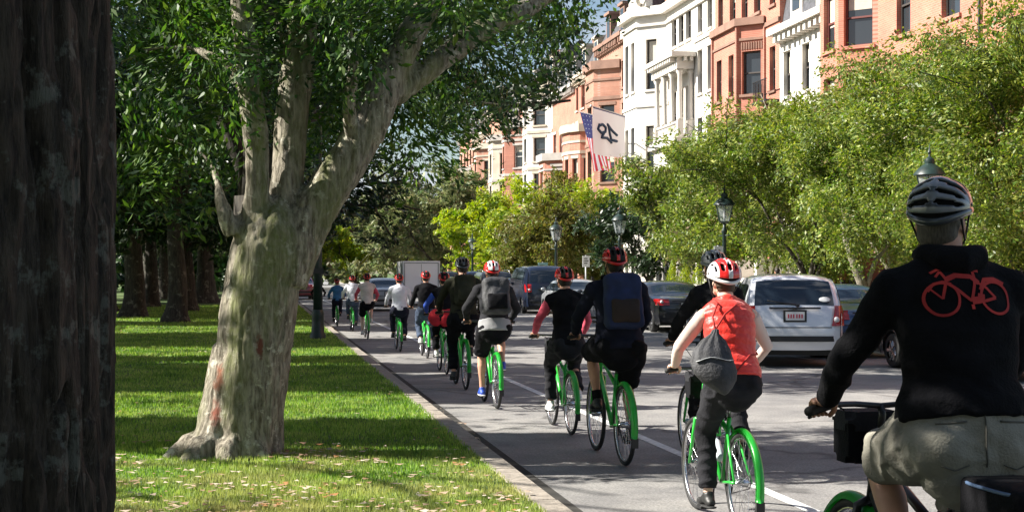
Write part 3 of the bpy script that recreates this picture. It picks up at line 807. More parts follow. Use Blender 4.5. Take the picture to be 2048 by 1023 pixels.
for i, y in enumerate((1, 7.0, 16.2, 22.5, 27.5, 34.5, 39, 46, 54)):
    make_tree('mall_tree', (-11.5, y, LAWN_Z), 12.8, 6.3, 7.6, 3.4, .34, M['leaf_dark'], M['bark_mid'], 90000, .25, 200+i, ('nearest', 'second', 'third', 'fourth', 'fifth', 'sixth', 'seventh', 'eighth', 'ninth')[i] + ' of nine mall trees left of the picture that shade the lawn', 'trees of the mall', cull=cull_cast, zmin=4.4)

# the mall goes on behind the camera: unseen trees added to hold back sky
for i, (x, y, q) in enumerate(((-.5, -7.5, 1.0), (-9.5, -6, 1.1), (6.5, -9, 1.0), (-4, -17, 1.2), (-16, -2, 1.2), (4, -19, 1.1))):
    t = copy_tree(protos[i % 4]); t.location = (x, y, LAWN_Z if x < 2 else 0); t.rotation_euler.z = i * 1.7; t.scale = (q, q, q)
    t['label'] = 'unseen mall tree added behind the camera, ' + ('closest', 'on the left', 'over the kerb', 'in the second row', 'at the far left', 'in the second row over the kerb')[i]

# ---- small garden trees in front of the houses
yard = [ # x, y, height, crown radius, leaf mat, leaf count, leaf size, trunk radius, label
 (17.6, 31.4, 7.7, 3.6, 'leaf_yard', 60000, .085, .16, 'bright green garden tree at the right edge, above the hooded rider'),
 (17.4, 35.3, 7.4, 3.2, 'leaf_yard', 50000, .09, .15, 'yellow-green garden tree behind the hooded rider helmet'),
 (17.7, 39.0, 7.3, 3.1, 'leaf_yard', 46000, .095, .14, 'garden tree left of the hooded rider, pale leaning stem below'),
 (17.5, 43.6, 7.6, 3.3, 'leaf_yard', 46000, .10, .15, 'tall yellow-green garden tree under the large brick window'),
 (17.6, 49.2, 6.9, 3.2, 'leaf_yard', 40000, .11, .14, 'rounded garden tree above the white hatchback'),
 (17.9, 54.6, 7.4, 2.6, 'leaf_yard', 40000, .12, .15, 'bushy green garden tree in front of the white mansion'),
 (17.8, 66.5, 5.6, 2.3, 'leaf_dark', 16000, .16, .12, 'dark green garden tree between the rust tree and the bushy green one'),
 (16.6, 78.0, 5.2, 3.2, 'leaf_rust', 20000, .17, .12, 'low brownish garden tree in front of the lime one'),
 (17.5, 91.0, 7.0, 3.9, 'leaf_lime', 22000, .20, .14, 'bright lime garden tree beyond the rust tree'),
 (16.8, 104.0, 6.6, 3.4, 'leaf_lime', 14000, .24, .14, 'lime street tree left of the big lime one'),
 (14.2, 118.0, 10.5, 4.6, 'leaf_grey', 16000, .30, .2, 'tall grey-green street tree below the far houses'),
 (12.8, 134.0, 9.0, 4.4, 'leaf_grey', 14000, .34, .2, 'grey-green tree left of the far houses'),
 (9.5, 150.0, 8.0, 4.6, 'leaf_lime', 12000, .4, .2, 'pale green tree closing the street behind the white trailer'),
 (6.0, 165.0, 10.0, 5.5, 'leaf_grey', 12000, .45, .2, 'distant tree above the farthest riders'),
 (2.2, 150.0, 7.0, 4.0, 'leaf_lime', 9000, .4, .2, 'sunlit tree at the end of the bicycle lane'),
]
for i, (x, y, h, cr, lm, nl, ls, br, lb) in enumerate(yard):
    make_tree('garden_tree', (x, y, .1), h, cr*1.12, (h+1.3)/2, 1.2, br, M[lm], M['bark_pale'] if i in (2, 4) else M['bark_mid'], int(nl*2.1), ls*1.25, 300+i, lb, 'small trees along the house fronts', lean=(-.3 if i % 2 else .35, .1), limbs=5, clumpy=1.15, droop=.3)
# pale leaning stem seen between the white car and the hooded rider
root = empty('garden_tree', (16.2, 37.2, .1), label='bare pale stem leaning under the garden trees', cat='tree', group='small trees along the house fronts')
bm = bmesh.new()
tube(bm, [(0.35, 0, -.1), (.2, 0, .5), (0, 0, 1.1), (-.25, 0, 1.7), (-.45, .1, 2.4), (-.5, .2, 3.4)], [.16, .15, .14, .13, .12, .09], n=12, jit=lambda i, a: 1 + .08*math.sin(3*a+i))
tube(bm, [(0, 0, 1.1), (.3, 0, 1.9), (.9, .1, 2.6), (1.3, .2, 3.6)], [.08, .07, .06, .04], n=8)
bmobj('trunk', bm, M['bark_pale'], root)
rs = np.random.default_rng(77)
P = clump_points([(np.array((-.5, .2, 4.0)), .9), (np.array((1.2, .2, 4.1)), .9), (np.array((.3, .4, 4.6)), 1.0)], 1200, rs, .7)
V, F = leaf_mesh(P, .09, rs, .3); tri_flat('crown', V, F, M['leaf_yard'], root)
# ================================================================ HOUSES
def brick_mat(name, c1, c2, mortar, scale=1.0):
    m = bpy.data.materials.new(name); m.use_nodes = True
    nt = m.node_tree; b = nt.nodes['Principled BSDF']; b.inputs['Roughness'].default_value = 0.9
    N = nt.nodes.new; L = nt.links.new
    tc = N('ShaderNodeTexCoord'); sp = N('ShaderNodeSeparateXYZ'); ad = N('ShaderNodeMath'); cb = N('ShaderNodeCombineXYZ')
    L(tc.outputs['Object'], sp.inputs[0]); L(sp.outputs[0], ad.inputs[0]); L(sp.outputs[1], ad.inputs[1])
    L(ad.outputs[0], cb.inputs[0]); L(sp.outputs[2], cb.inputs[1])
    br = N('ShaderNodeTexBrick'); br.inputs['Scale'].default_value = 1.0
    br.inputs['Brick Width'].default_value = .24; br.inputs['Row Height'].default_value = .08; br.inputs['Mortar Size'].default_value = .008
    br.inputs['Color1'].default_value = (*c1, 1); br.inputs['Color2'].default_value = (*c2, 1); br.inputs['Mortar'].default_value = (*mortar, 1)
    L(cb.outputs[0], br.inputs['Vector'])
    n = N('ShaderNodeTexNoise'); n.inputs['Scale'].default_value = .7; n.inputs['Detail'].default_value = 8; n.inputs['Roughness'].default_value = .7
    L(tc.outputs['Object'], n.inputs['Vector'])
    r = N('ShaderNodeValToRGB'); r.color_ramp.elements[0].position = .3; r.color_ramp.elements[1].position = .7
    r.color_ramp.elements[0].color = (.74, .72, .72, 1); r.color_ramp.elements[1].color = (1.1, 1.1, 1.1, 1)
    L(n.outputs['Fac'], r.inputs['Fac'])
    mx = N('ShaderNodeMix'); mx.data_type = 'RGBA'; mx.blend_type = 'MULTIPLY'; mx.inputs[0].default_value = 1
    L(br.outputs['Color'], mx.inputs[6]); L(r.outputs['Color'], mx.inputs[7]); L(mx.outputs[2], b.inputs['Base Color'])
    return m
M['brick_orange'] = brick_mat('brick_orange', (.54, .20, .135), (.47, .165, .11), (.50, .30, .23))
M['brick_red'] = brick_mat('brick_red', (.42, .16, .11), (.34, .12, .08), (.40, .27, .21))
M['brick_pink'] = brick_mat('brick_pink', (.46, .22, .15), (.40, .17, .11), (.42, .30, .24))
M['stone_white'] = mat('stone_white', (.66, .62, .56), .85, var=.07, vscale=1.2, detail=8)
M['stone_cream'] = mat('stone_cream', (.52, .45, .36), .85, var=.12, vscale=1.2, detail=8)
M['stone_brown'] = mat('stone_brown', (.26, .15, .11), .85, var=.15, vscale=1.5)
M['stone_grey'] = mat('stone_grey', (.40, .37, .34), .85, var=.12, vscale=1.5)
M['copper'] = mat('copper', (.20, .27, .25), .7, var=.25, vscale=2)
M['slate'] = mat('slate', (.07, .07, .08), .7, var=.3, vscale=5)
M['frame_dark'] = mat('frame_dark', (.055, .045, .04), .6)
M['frame_white'] = mat('frame_white', (.55, .54, .52), .6)
M['frame_red'] = mat('frame_red', (.14, .035, .03), .6)
M['pane'] = mat('pane', (.03, .036, .042), .08, spec=.9)
M['blind'] = mat('blind', (.55, .50, .42), .9, var=.05)
M['iron'] = mat('iron', (.012, .012, .013), .5)

def seg_frame(a, b):
    a = Vector((a[0], a[1], 0)); b = Vector((b[0], b[1], 0))
    d = (b - a); L = d.length; d.normalize()
    n = Vector((-d.y, d.x, 0))      # outward: to the left of the way a -> b (the street, -X, when b lies further off)
    return a, d, n, L

class House:
    def __init__(s, label, wallm, trimm, framem, depth=9.0, z0=0.1, group='row houses facing the mall'):
        s.root = empty('row_house', (23, 0, z0), label=label, cat='house', group=group)
        s.wall = bmesh.new(); s.wallm, s.trimm, s.framem = wallm, trimm, framem
        s.z0 = z0; s.nwin = 0; s.rs = random.Random(hash(label) % 1000 if False else len(label) * 7)
    def P(s, a, d, n, u, z, out=0.0):
        p = a + d*u + n*out
        return (p.x - 23, p.y, z - s.z0)
    def quad(s, bm, pts):
        bm.faces.new([bm.verts.new(p) for p in pts])
    def slab(s, bm, a, b, u0, u1, z0, z1, o0, o1):
        """A box standing o0..o1 proud of the segment's face."""
        a, d, n, L = seg_frame(a, b)
        v = [bm.verts.new(s.P(a, d, n, u, z, o)) for (u, z, o) in ((u0,z0,o0),(u1,z0,o0),(u1,z0,o1),(u0,z0,o1),(u0,z1,o0),(u1,z1,o0),(u1,z1,o1),(u0,z1,o1))]
        for f in ((0,3,2,1),(4,5,6,7),(0,1,5,4),(1,2,6,5),(2,3,7,6),(3,0,4,7)): bm.faces.new([v[i] for i in f])
    def seg(s, a, b, zb, zt, wins=(), reveal=.22, framem=None, sill=True, lintel=True, arch=False):
        """One flat stretch of wall with real openings; wins = (u0, u1, z0, z1)."""
        A, d, n, L = seg_frame(a, b)
        us = sorted({0.0, L} | {w[0] for w in wins} | {w[1] for w in wins}); zs = sorted({zb, zt} | {w[2] for w in wins} | {w[3] for w in wins})
        for i in range(len(us)-1):
            for j in range(len(zs)-1):
                um = (us[i]+us[i+1])/2; zm = (zs[j]+zs[j+1])/2
                if any(w[0] < um < w[1] and w[2] < zm < w[3] for w in wins): continue
                s.quad(s.wall, [s.P(A, d, n, *q) for q in ((us[i], zs[j]), (us[i+1], zs[j]), (us[i+1], zs[j+1]), (us[i], zs[j+1]))])
        for w in wins:
            u0, u1, z0, z1 = w[:4]
            for (p, q) in (((u0, z0), (u1, z0)), ((u1, z0), (u1, z1)), ((u1, z1), (u0, z1)), ((u0, z1), (u0, z0))):
                s.quad(s.wall, [s.P(A, d, n, *p), s.P(A, d, n, *q), s.P(A, d, n, *q, -reveal), s.P(A, d, n, *p, -reveal)])
            win = s.window(A, d, n, u0, u1, z0, z1, reveal, framem or s.framem)
            if sill:
                bm = bmesh.new(); s.slab(bm, a, b, u0-.1, u1+.1, z0-.13, z0-.003, -.05, .09); bmobj('sill', bm, s.trimm, win, False)
            if lintel:
                bm = bmesh.new(); s.slab(bm, a, b, u0-.12, u1+.12, z1+.003, z1+.22, -.05, .035); bmobj('lintel', bm, s.trimm, win, False)
    def window(s, A, d, n, u0, u1, z0, z1, reveal, fm):
        bm = bmesh.new(); w = .07; zm = (z0+z1)/2
        def bx(a0, a1, b0, b1, o0, o1):
            v = [bm.verts.new(s.P(A, d, n, u, z, o)) for (u, z, o) in ((a0,b0,o0),(a1,b0,o0),(a1,b0,o1),(a0,b0,o1),(a0,b1,o0),(a1,b1,o0),(a1,b1,o1),(a0,b1,o1))]
            for f in ((0,3,2,1),(4,5,6,7),(0,1,5,4),(1,2,6,5),(2,3,7,6),(3,0,4,7)): bm.faces.new([v[i] for i in f])
        r = -reveal
        bx(u0+.002, u0+w, z0+.002, z1-.002, r-.06, r+.04); bx(u1-w, u1-.002, z0+.002, z1-.002, r-.06, r+.04)
        bx(u0+w+.001, u1-w-.001, z0+.003, z0+w, r-.06, r+.04); bx(u0+w+.001, u1-w-.001, z1-w, z1-.003, r-.06, r+.04)
        bx(u0+w+.001, u1-w-.001, zm-.035, zm+.035, r-.05, r+.05)
        win = bmobj('window', bm, fm, s.root, False)
        bm = bmesh.new()
        e = .5
        bm.faces.new([bm.verts.new(s.P(A, d, n, u, z, r-.03)) for u, z in ((u0+w, z0+w), (u1-w, z0+w), (u1-w, z1-w), (u0+w, z1-w))])
        bmobj('pane', bm, M['pane'], win, False)
        q = s.rs.random()
        if q < .6:
            bm = bmesh.new(); zl = z1 - w - (z1-z0) * (.2 + .35*s.rs.random())
            bm.faces.new([bm.verts.new(s.P(A, d, n, u, z, r-.015)) for u, z in ((u0+w+.04, zl), (u1-w-.04, zl), (u1-w-.04, z1-w-.02), (u0+w+.04, z1-w-.02))])
            bmobj('blind', bm, M['blind'], win, False)
        return win
    def band(s, pl, z0, z1, out, bm=None):
        """A course of trim following the plan line, mitred at the corners."""
        bm = bmesh.new(); band_bm = bm
        P_ = [Vector((p[0], p[1], 0)) for p in pl]; N_ = []
        for i in range(len(P_)):
            ns = []
            if i > 0: ns.append(seg_frame(pl[i-1], pl[i])[2])
            if i < len(P_)-1: ns.append(seg_frame(pl[i], pl[i+1])[2])
            m = sum(ns, Vector()); m.normalize(); k = 1 / max(.5, m.dot(ns[0])); N_.append(m*k)
        O = [P_[i] + N_[i]*out for i in range(len(P_))]; I = [P_[i] - N_[i]*.04 for i in range(len(P_))]
        def v(p, z): return bm.verts.new((p.x-23, p.y, z-s.z0))
        for i in range(len(P_)-1):
            a, b, c, d = O[i], O[i+1], I[i+1], I[i]
            va = [v(a, z0), v(b, z0), v(c, z0), v(d, z0), v(a, z1), v(b, z1), v(c, z1), v(d, z1)]
            for f in ((0,3,2,1),(4,5,6,7),(0,1,5,4),(2,3,7,6)) + (((3,0,4,7),) if i == 0 else ()) + (((1,2,6,5),) if i == len(P_)-2 else ()): bm.faces.new([va[k] for k in f])
        return bmobj('cornice' if out > .15 else 'string_course', bm, s.trimm, s.root, False)
    def dentils(s, a, b, z0, z1, out, step=.45):
        A, d, n, L = seg_frame(a, b); u = .15; bm = bmesh.new()
        while u < L-.2:
            s.slab(bm, a, b, u, u+step*.45, z0, z1, -.02, out); u += step
        bmobj('dentils', bm, s.trimm, s.root, False)
    def roof(s, pl, z, back, m, h=0, inset=0, z1=None):
        """Cap over the plan line out to the back wall; h > 0 makes a mansard slope."""
        bm = bmesh.new()
        ys = [p[1] for p in pl]; y0, y1 = min(ys), max(ys)
        base = [(p[0], p[1]) for p in pl] + [(back, y1), (back, y0)]
        if h == 0:
            bm.faces.new([bm.verts.new((p[0]-23, p[1], z-s.z0)) for p in base])
        else:
            lo = [(23.05, y0), (23.05, y1), (back, y1), (back, y0)]; hi = [(23.05+inset, y0+.01), (23.05+inset, y1-.01), (back, y1-.01), (back, y0+.01)]
            a = [bm.verts.new((p[0]-23, p[1], z-s.z0)) for p in lo]; b = [bm.verts.new((p[0]-23, p[1], z+h-s.z0)) for p in hi]
            for i in range(4): bm.faces.new((a[i], a[(i+1)%4], b[(i+1)%4], b[i]))
            bm.faces.new(b)
            bm.faces.new([bm.verts.new((p[0]-23, p[1], z-.01-s.z0)) for p in base])
        s.roof_o = bmobj('roof', bm, m, s.root, False); return s.roof_o
    def sides(s, pl, zt, back=33):
        a, b = pl[0], pl[-1]
        s.quad(s.wall, [(p[0]-23, p[1], z-s.z0) for p, z in (((back, a[1]), s.z0), (a, s.z0), (a, zt), ((back, a[1]), zt))])
        s.quad(s.wall, [(p[0]-23, p[1], z-s.z0) for p, z in (((back, b[1]), s.z0), (b, s.z0), (b, zt), ((back, b[1]), zt))])
    def chimney(s, y, z0, z1, m, x=25.5, pots=4):
        bm = bmesh.new(); box(bm, x-23, x-23+.8, y, y+1.6, z0-s.z0, z1-s.z0); box(bm, x-23-.08, x-23+.88, y-.08, y+1.68, z1-s.z0, z1+.15-s.z0)
        c = bmobj('chimney', bm, m, s.roof_o, False)
        bm = bmesh.new()
        for k in range(pots): lathe(bm, [(.13, z1+.15-s.z0), (.11, z1+.75-s.z0), (.14, z1+.8-s.z0)], 8, x-23+.4, y+.25+k*.37)
        bmobj('chimney_pots', bm, M['brick_pink'], s.roof_o, False)
    def done(s):
        bmobj('wall', s.wall, s.wallm, s.root, False)

FLOORS = [(.9, 3.1), (4.4, 6.6), (7.6, 9.7), (10.7, 12.6), (13.6, 15.3), (16.4, 17.9)]
def autowins(L, floors, wmax=1.15, zt=99, minw=.42):
    out = []
    if L < .75: return out
    n = max(1, round(L / 2.3)); w = min(wmax, L / n * .52)
    if w < minw: return out
    for (z0, z1) in floors:
        if z1 > zt - .3: continue
        for k in range(n):
            c = L * (k+.5) / n; out.append((c-w/2, c+w/2, z0, z1))
    return out

def row_house(label, y0, y1, bay, wallm, trimm, framem, zt=18.2, bay_top=13.3, roof='mansard', cornice_m=None, bay_round=False, proj=1.3, chim=None, courses=True, blank_ground=True, floors=FLOORS, rh=2.6):
    h = House(label, wallm, trimm, framem)
    b0, b1 = bay; k = proj
    pl = [(23, y0), (23, b0)]
    if bay_round:
        n = 6
        for i in range(1, n): 
            a = PI * i / n; c = (b0+b1)/2
            pl.append((23 - k*math.sin(a)**.8, c - (b1-b0)/2*math.cos(a)))
    else:
        pl += [(23-k, b0+k*.9), (23-k, b1-k*.9)]
    pl += [(23, b1), (23, y1)]
    main = [(23, y0), (23, b0), (23, b1), (23, y1)]
    for i in range(len(pl)-1):
        L = seg_frame(pl[i], pl[i+1])[3]
        inbay = 0 < i < len(pl)-2
        if L < .05: continue
        top = bay_top if inbay else zt
        h.seg(pl[i], pl[i+1], h.z0, top, autowins(L, [f for f in floors if f[1] < top], zt=top), framem=framem)
    # wall above the bay
    L = b1-b0
    h.seg((23, b0), (23, b1), bay_top, zt, autowins(L, [f for f in floors if f[0] > bay_top+.2], zt=zt), framem=framem)
    h.sides(pl, zt)
    if bay_top < zt - .5:
        bm = bmesh.new(); bp = pl[1:-1]
        bm.faces.new([bm.verts.new((p[0]-23, p[1], bay_top+.3-h.z0)) for p in bp])
        bmobj('bay_roof', bm, M['copper'], h.root, False)
        h.band(bp, bay_top-.25, bay_top+.3, .22)
        h.band(bp, bay_top-1.0, bay_top-.85, .06)
    if courses:
        for z in (3.8, 7.1, 10.15, 13.1):
            if z < bay_top-1.2: h.band(pl, z-.14, z+.08, .06)
    h.band(main if bay_top < zt-.5 else pl, zt-.55, zt-.12, .16); h.band(main if bay_top < zt-.5 else pl, zt-.12, zt+.14, .42)
    for i in range(3): 
        if i != 1 or bay_top < zt-.5: h.dentils(main[i], main[i+1], zt-.5, zt-.14, .34)
    if roof == 'mansard':
        h.roof(main, zt+.14, 33, M['slate'], rh, 1.3)
        nd = max(1, round((y1-y0)/3.2))
        for q in range(nd):
            yc = y0 + (y1-y0)*(q+.5)/nd; bm = bmesh.new()
            box(bm, .25, 1.6, yc-.6, yc+.6, zt+.3-h.z0, zt+2.1-h.z0); box(bm, .1, 1.6, yc-.72, yc+.72, zt+2.1-h.z0, zt+2.28-h.z0)
            dm = bmobj('dormer', bm, trimm, h.root, False)
            bm = bmesh.new(); box(bm, .225, .26, yc-.38, yc+.38, zt+.55-h.z0, zt+1.9-h.z0); bmobj('dormer_window', bm, M['pane'], dm, False)
    else:
        h.roof(main, zt+.14, 33, M['slate'])
    if chim: h.chimney(chim, zt+.5, zt+3.6, wallm)
    h.done(); return h

# nearest: flat orange brick house with an angled bay on its far side
h = House('smooth orange brick house at the upper right with a large sash window and rain pipe', M['brick_orange'], M['brick_orange'], M['frame_dark'])
pl = [(23, 20), (23, 51.6), (21.9, 52.75), (21.9, 54.6), (23, 55.8)]
W = []
for (c, w) in ((24.0-20, 1.2), (28-20, 1.2), (32.5-20, 1.2), (36.8-20, 1.2), (41.4-20, 1.2), (45.75-20, 1.35), (49.4-20, 1.15)):
    for (z0, z1) in ((1.0, 3.2), (4.6, 6.8), (8.1, 9.7), (10.35, 12.55), (14.2, 16.2)): W.append((c-w/2, c+w/2, z0, z1))
h.seg(pl[0], pl[1], h.z0, 19, W, lintel=False, framem=M['frame_dark'])
for i in (1, 2, 3):
    L = seg_frame(pl[i], pl[i+1])[3]
    w = 1.16 if i == 1 else min(1.1, L*.6)
    h.seg(pl[i], pl[i+1], h.z0, 19, [(L/2-w/2, L/2+w/2, z0, z1) for (z0, z1) in ((1.0, 3.2), (4.6, 6.8), (7.6, 9.3), (10.35, 12.55), (14.2, 16.2))], lintel=False, framem=M['frame_red'])
h.sides(pl, 19); h.band(pl, 9.62, 9.76, .03); h.band(pl, 18.4, 19.1, .3); h.roof([(23, 20), (23, 55.8)], 19.1, 33, M['slate'])
bm = bmesh.new(); tube(bm, [(-.09, 43.6, .2), (-.09, 43.6, 18.3)], .055, n=8)
for z in (3, 7, 11, 15): box(bm, -.15, 0, 43.52, 43.68, z, z+.06)
bmobj('rain_pipe', bm, M['iron'], h.root); h.done()

# narrow white stone house with a heavy gutter
h = House('narrow white stone house with a heavy gutter, between two orange brick houses', M['stone_white'], M['stone_white'], M['frame_dark'])
pl = [(23, 55.8), (23, 62.1)]
W = [(c-.42, c+.42, z0, z1) for c in (.9, 3.15, 5.4) for (z0, z1) in ((1, 3.2), (4.6, 6.6), (7.4, 9.0), (9.5, 11.5))]
h.seg(*pl, h.z0, 12.4, W); h.band(pl, 11.95, 12.25, .2); h.band(pl, 12.25, 12.55, .65); h.dentils(*pl, 11.9, 12.24, .5, .6); h.band(pl, 9.05, 9.25, .08); h.band(pl, 7.0, 7.15, .08)
h.roof(pl, 12.55, 33, M['slate'], 5.6, 1.0)
for yc in (57.4, 60.4):
    bm = bmesh.new(); box(bm, .12, 1.6, yc-.7, yc+.7, 12.8-h.z0, 15.6-h.z0); box(bm, 0, 1.6, yc-.85, yc+.85, 15.6-h.z0, 15.9-h.z0)
    dm = bmobj('dormer', bm, M['stone_white'], h.root, False)
    bm = bmesh.new(); box(bm, .09, .13, yc-.42, yc+.42, 13.2-h.z0, 15.2-h.z0); bmobj('dormer_window', bm, M['pane'], dm, False)
h.done()
# orange brick house with the copper-capped bay and arched windows
h = House('orange brick house with an angular capped bay and iron balcony, right of the white mansion', M['brick_orange'], M['stone_brown'], M['frame_dark'])
pl = [(23, 62.1), (23, 64.0), (22.0, 65.0), (22.0, 68.7), (23, 69.7), (23, 71.5)]
fl = [(1, 3.2), (4.4, 6.4), (7.3, 9.0), (10.0, 12.0), (13.9, 15.6), (16.6, 18.0)]
for i in range(5):
    bay = i in (1, 2, 3); top = 13.3 if bay else 19
    L = seg_frame(pl[i], pl[i+1])[3]
    if i == 1: W = [(L/2-.48, L/2+.48, a, b) for a, b in fl if b < top-.4]
    elif i == 2: W = [(c-.38, c+.38, a, b) for c in (.95, 2.75) for a, b in fl if b < top-.4]
    else: W = [(L/2-.38, L/2+.38, a, b) for a, b in fl if b < top-.4]
    h.seg(pl[i], pl[i+1], h.z0, top, W, lintel=False)
h.seg((23, 64), (23, 69.7), 13.3, 19, [(c-.45, c+.45, a, b) for c in (1.1, 2.9, 4.7) for a, b in fl[4:]], lintel=False)
h.sides(pl, 19); bp = pl[1:-1]
h.band(bp, 13.2, 13.55, .18); h.band(bp, 11.95+.55, 12.62, .06)
bm = bmesh.new(); bm.faces.new([bm.verts.new((p[0]-23, p[1], 13.55-h.z0)) for p in bp]); bmobj('bay_roof', bm, M['copper'], h.root, False)
bm = bmesh.new()
for i in (1, 3):   # fluted panel over each bay window
    A, d, n, L = seg_frame(pl[i], pl[i+1])
    for q in range(9):
        u = L/2 - .55 + q*.125; h.slab(bm, pl[i], pl[i+1], u, u+.06, 12.08, 12.42, -.01, .04)
A, d, n, L = seg_frame(pl[2], pl[3])
bmobj('panel', bm, M['stone_brown'], h.root, False)
for c in (pl[1], pl[2], pl[3], pl[4]): 
    bm = bmesh.new(); box(bm, c[0]-23-.09, c[0]-23+.09, c[1]-.09, c[1]+.09, .1, 13.2-h.z0); bmobj('pilaster', bm, M['brick_red'], h.root, False)
h.band([(23, 62.1), (23, 64)], 13.0, 13.2, .08); h.band([pl[0], (23, 71.5)], 18.5, 19.15, .35); h.roof([(23, 62.1), (23, 71.5)], 19.15, 33, M['slate'])
bm = bmesh.new()   # iron balcony on the recessed stretch
for q in range(14): box(bm, -.62, -.6, 62.2 + q*.13, 62.22 + q*.13, 9.4, 10.3)
box(bm, -.63, -.59, 62.15, 64.0, 10.3, 10.34); box(bm, -.66, 0, 62.15, 64.0, 9.3, 9.4)
for q in range(5): box(bm, -.6+q*.13, -.58+q*.13, 63.97, 63.99, 9.4, 10.3)
bmobj('balcony', bm, M['iron'], h.root, False)
h.done()

# the white mansion: bow with round-topped gable at the far end, columned loggia in the middle
h = House('tall white stone mansion with columned balcony and round gable ornament', M['stone_white'], M['stone_white'], M['frame_dark'])
fl = [(1, 3.2), (4.3, 6.3), (7.4, 9.9), (11.2, 13.5), (14.4, 16.0)]
pl = [(23, 71.5), (23, 75.1), (22.1, 75.1), (22.1, 80.0), (23, 80.0), (23, 80.6), (21.6, 82.0), (21.6, 85.0), (23, 86.4), (23, 90.0)]
ZT = 16.9
def cw(L, w, fs): return [(L/2-w/2, L/2+w/2, a, b) for a, b in fs]
h.seg(pl[0], pl[1], h.z0, ZT, [(c-.4, c+.4, a, b) for c in (.9, 2.6) for a, b in fl])
h.seg(pl[1], pl[2], h.z0, 8.9, cw(.9, .4, fl[:2])); h.seg(pl[2], pl[3], h.z0, 8.9, [(c-.5, c+.5, a, b) for c in (1.0, 2.45, 3.9) for a, b in fl[:2]])
h.seg(pl[3], pl[4], h.z0, 8.9)
# loggia: floor slab, balustrade, corner piers, columns, entablature, dark recess behind
h.seg((23, 75.1), (23, 80.0), 8.9, ZT, [(c-.5, c+.5, a, b) for c in (1.1, 2.5, 3.9) for a, b in ((9.2, 11.9), (14.4, 16.0))])
h.band([(22.95, 75.1), (22.1, 75.1), (22.1, 80.0), (22.95, 80.0)], 8.6, 8.95, .28)
h.quad(h.wall, [(x-23, y, 8.96-h.z0) for x, y in ((22.1, 75.1), (22.1, 80), (23, 80), (23, 75.1))])
for (x, y) in ((22.25, 75.3), (22.25, 79.8), (22.85, 75.3)): 
    bm = bmesh.new(); box(bm, x-.17-23, x+.17-23, y-.17, y+.17, 8.97-h.z0, 9.9-h.z0); bmobj('pier', bm, M['stone_white'], h.root, False)
for (x, y) in ((22.25, 75.3), (22.25, 76.8), (22.25, 78.3), (22.25, 79.8), (22.85, 75.3)):
    bm = bmesh.new(); lathe(bm, [(.19, 9.9-h.z0), (.19, 10.0-h.z0), (.145, 10.08-h.z0), (.125, 12.35-h.z0), (.2, 12.5-h.z0), (.2, 12.62-h.z0)], 14, x-23, y)
    bmobj('column', bm, M['stone_white'], h.root)
bm = bmesh.new()
for q in range(22): lathe(bm, [(.05, 8.97-h.z0), (.075, 9.2-h.z0), (.03, 9.5-h.z0), (.05, 9.75-h.z0)], 6, -.75, 75.5+q*.2)
box(bm, -.84, -.66, 75.48, 79.62, 9.75-h.z0, 9.88-h.z0); bmobj('balustrade', bm, M['stone_white'], h.root)
lg = [(23, 75.0), (22.05, 75.0), (22.05, 80.1), (23, 80.1)]
h.band([(22.95, 75.1), (22.1, 75.1), (22.1, 80.0), (22.95, 80.0)], 12.63, 13.25, .1); h.band([(22.95, 75.1), (22.1, 75.1), (22.1, 80.0), (22.95, 80.0)], 13.25, 13.5, .5)
for a, b in (((22.95, 75.1), (22.1, 75.1)), ((22.1, 75.1), (22.1, 80.0))): h.dentils(a, b, 13.02, 13.24, .42, .34)
bm = bmesh.new()
bm.faces.new([bm.verts.new((x-23, y, 12.64-h.z0)) for x, y in ((22.1, 75.1), (22.1, 80), (23, 80), (23, 75.1))]); bm.faces.new([bm.verts.new((x-23, y, 13.5-h.z0)) for x, y in ((21.7, 74.7), (21.7, 80.4), (23, 80.4), (23, 74.7))]); bmobj('loggia_roof', bm, M['stone_white'], h.root, False)
h.seg(pl[4], pl[5], h.z0, ZT)
h.seg(pl[5], pl[6], h.z0, ZT, cw(1.98, .72, ((1, 3.2), (4.3, 6.0), (7.3, 10.2), (12.3, 15.2))), lintel=False)
h.seg(pl[6], pl[7], h.z0, ZT, [(c-.4, c+.4, a, b) for c in (.8, 2.2) for a, b in ((1, 3.2), (4.3, 6.0), (7.3, 10.2), (12.3, 15.2))], lintel=False)
h.seg(pl[7], pl[8], h.z0, ZT, cw(1.98, .72, ((7.3, 10.2), (12.3, 15.2)))); h.seg(pl[8], pl[9], h.z0, ZT, cw(3.6, .9, fl))
h.sides(pl, ZT)
h.band([(23, 80.0)] + pl[5:], 11.3, 11.5, .07); h.band([(23, 80.0)] + pl[5:], 6.7, 6.9, .07); h.band(pl[:2], 14.0, 14.2, .08)
h.band([(23, 71.5), (23, 80.6)] + pl[6:], 15.95, 16.1, .12); h.band([(23, 71.5), (23, 80.6)] + pl[6:], 16.55, 17.05, .35)
h.roof([(23, 71.5), (23, 80.6)] + pl[6:], 17.05, 33, M['slate'])
bm = bmesh.new()   # round ornament on a stepped parapet
bmesh.ops.create_circle(bm, cap_ends=False, radius=.01, segments=3)
tube(bm, [Vector((-1.25, 81.9 + .75*math.cos(a), 18.05-h.z0 + .75*math.sin(a))) + Vector((.35*math.cos(a), 0, 0)) for a in [2*PI*k/24 for k in range(24)]], .13, n=8, closed=True)
bmobj('round_ornament', bm, M['stone_white'], h.root)
bm = bmesh.new()
for (z0, z1, w) in ((17.06, 17.7, 2.2), (17.7, 18.4, 1.7), (18.4, 18.9, 1.0)): box(bm, -1.1, -.7, 83.2-w, 83.2+w, z0-h.z0, z1-h.z0-.004)
bmobj('gable', bm, M['stone_white'], h.root, False)
for (y, z0, z1) in ((73.2, 15, 18.3), (77.5, 13.5, 18.3)):
    pass
h.chimney(88, 17.1, 20, M['brick_red']); h.done()

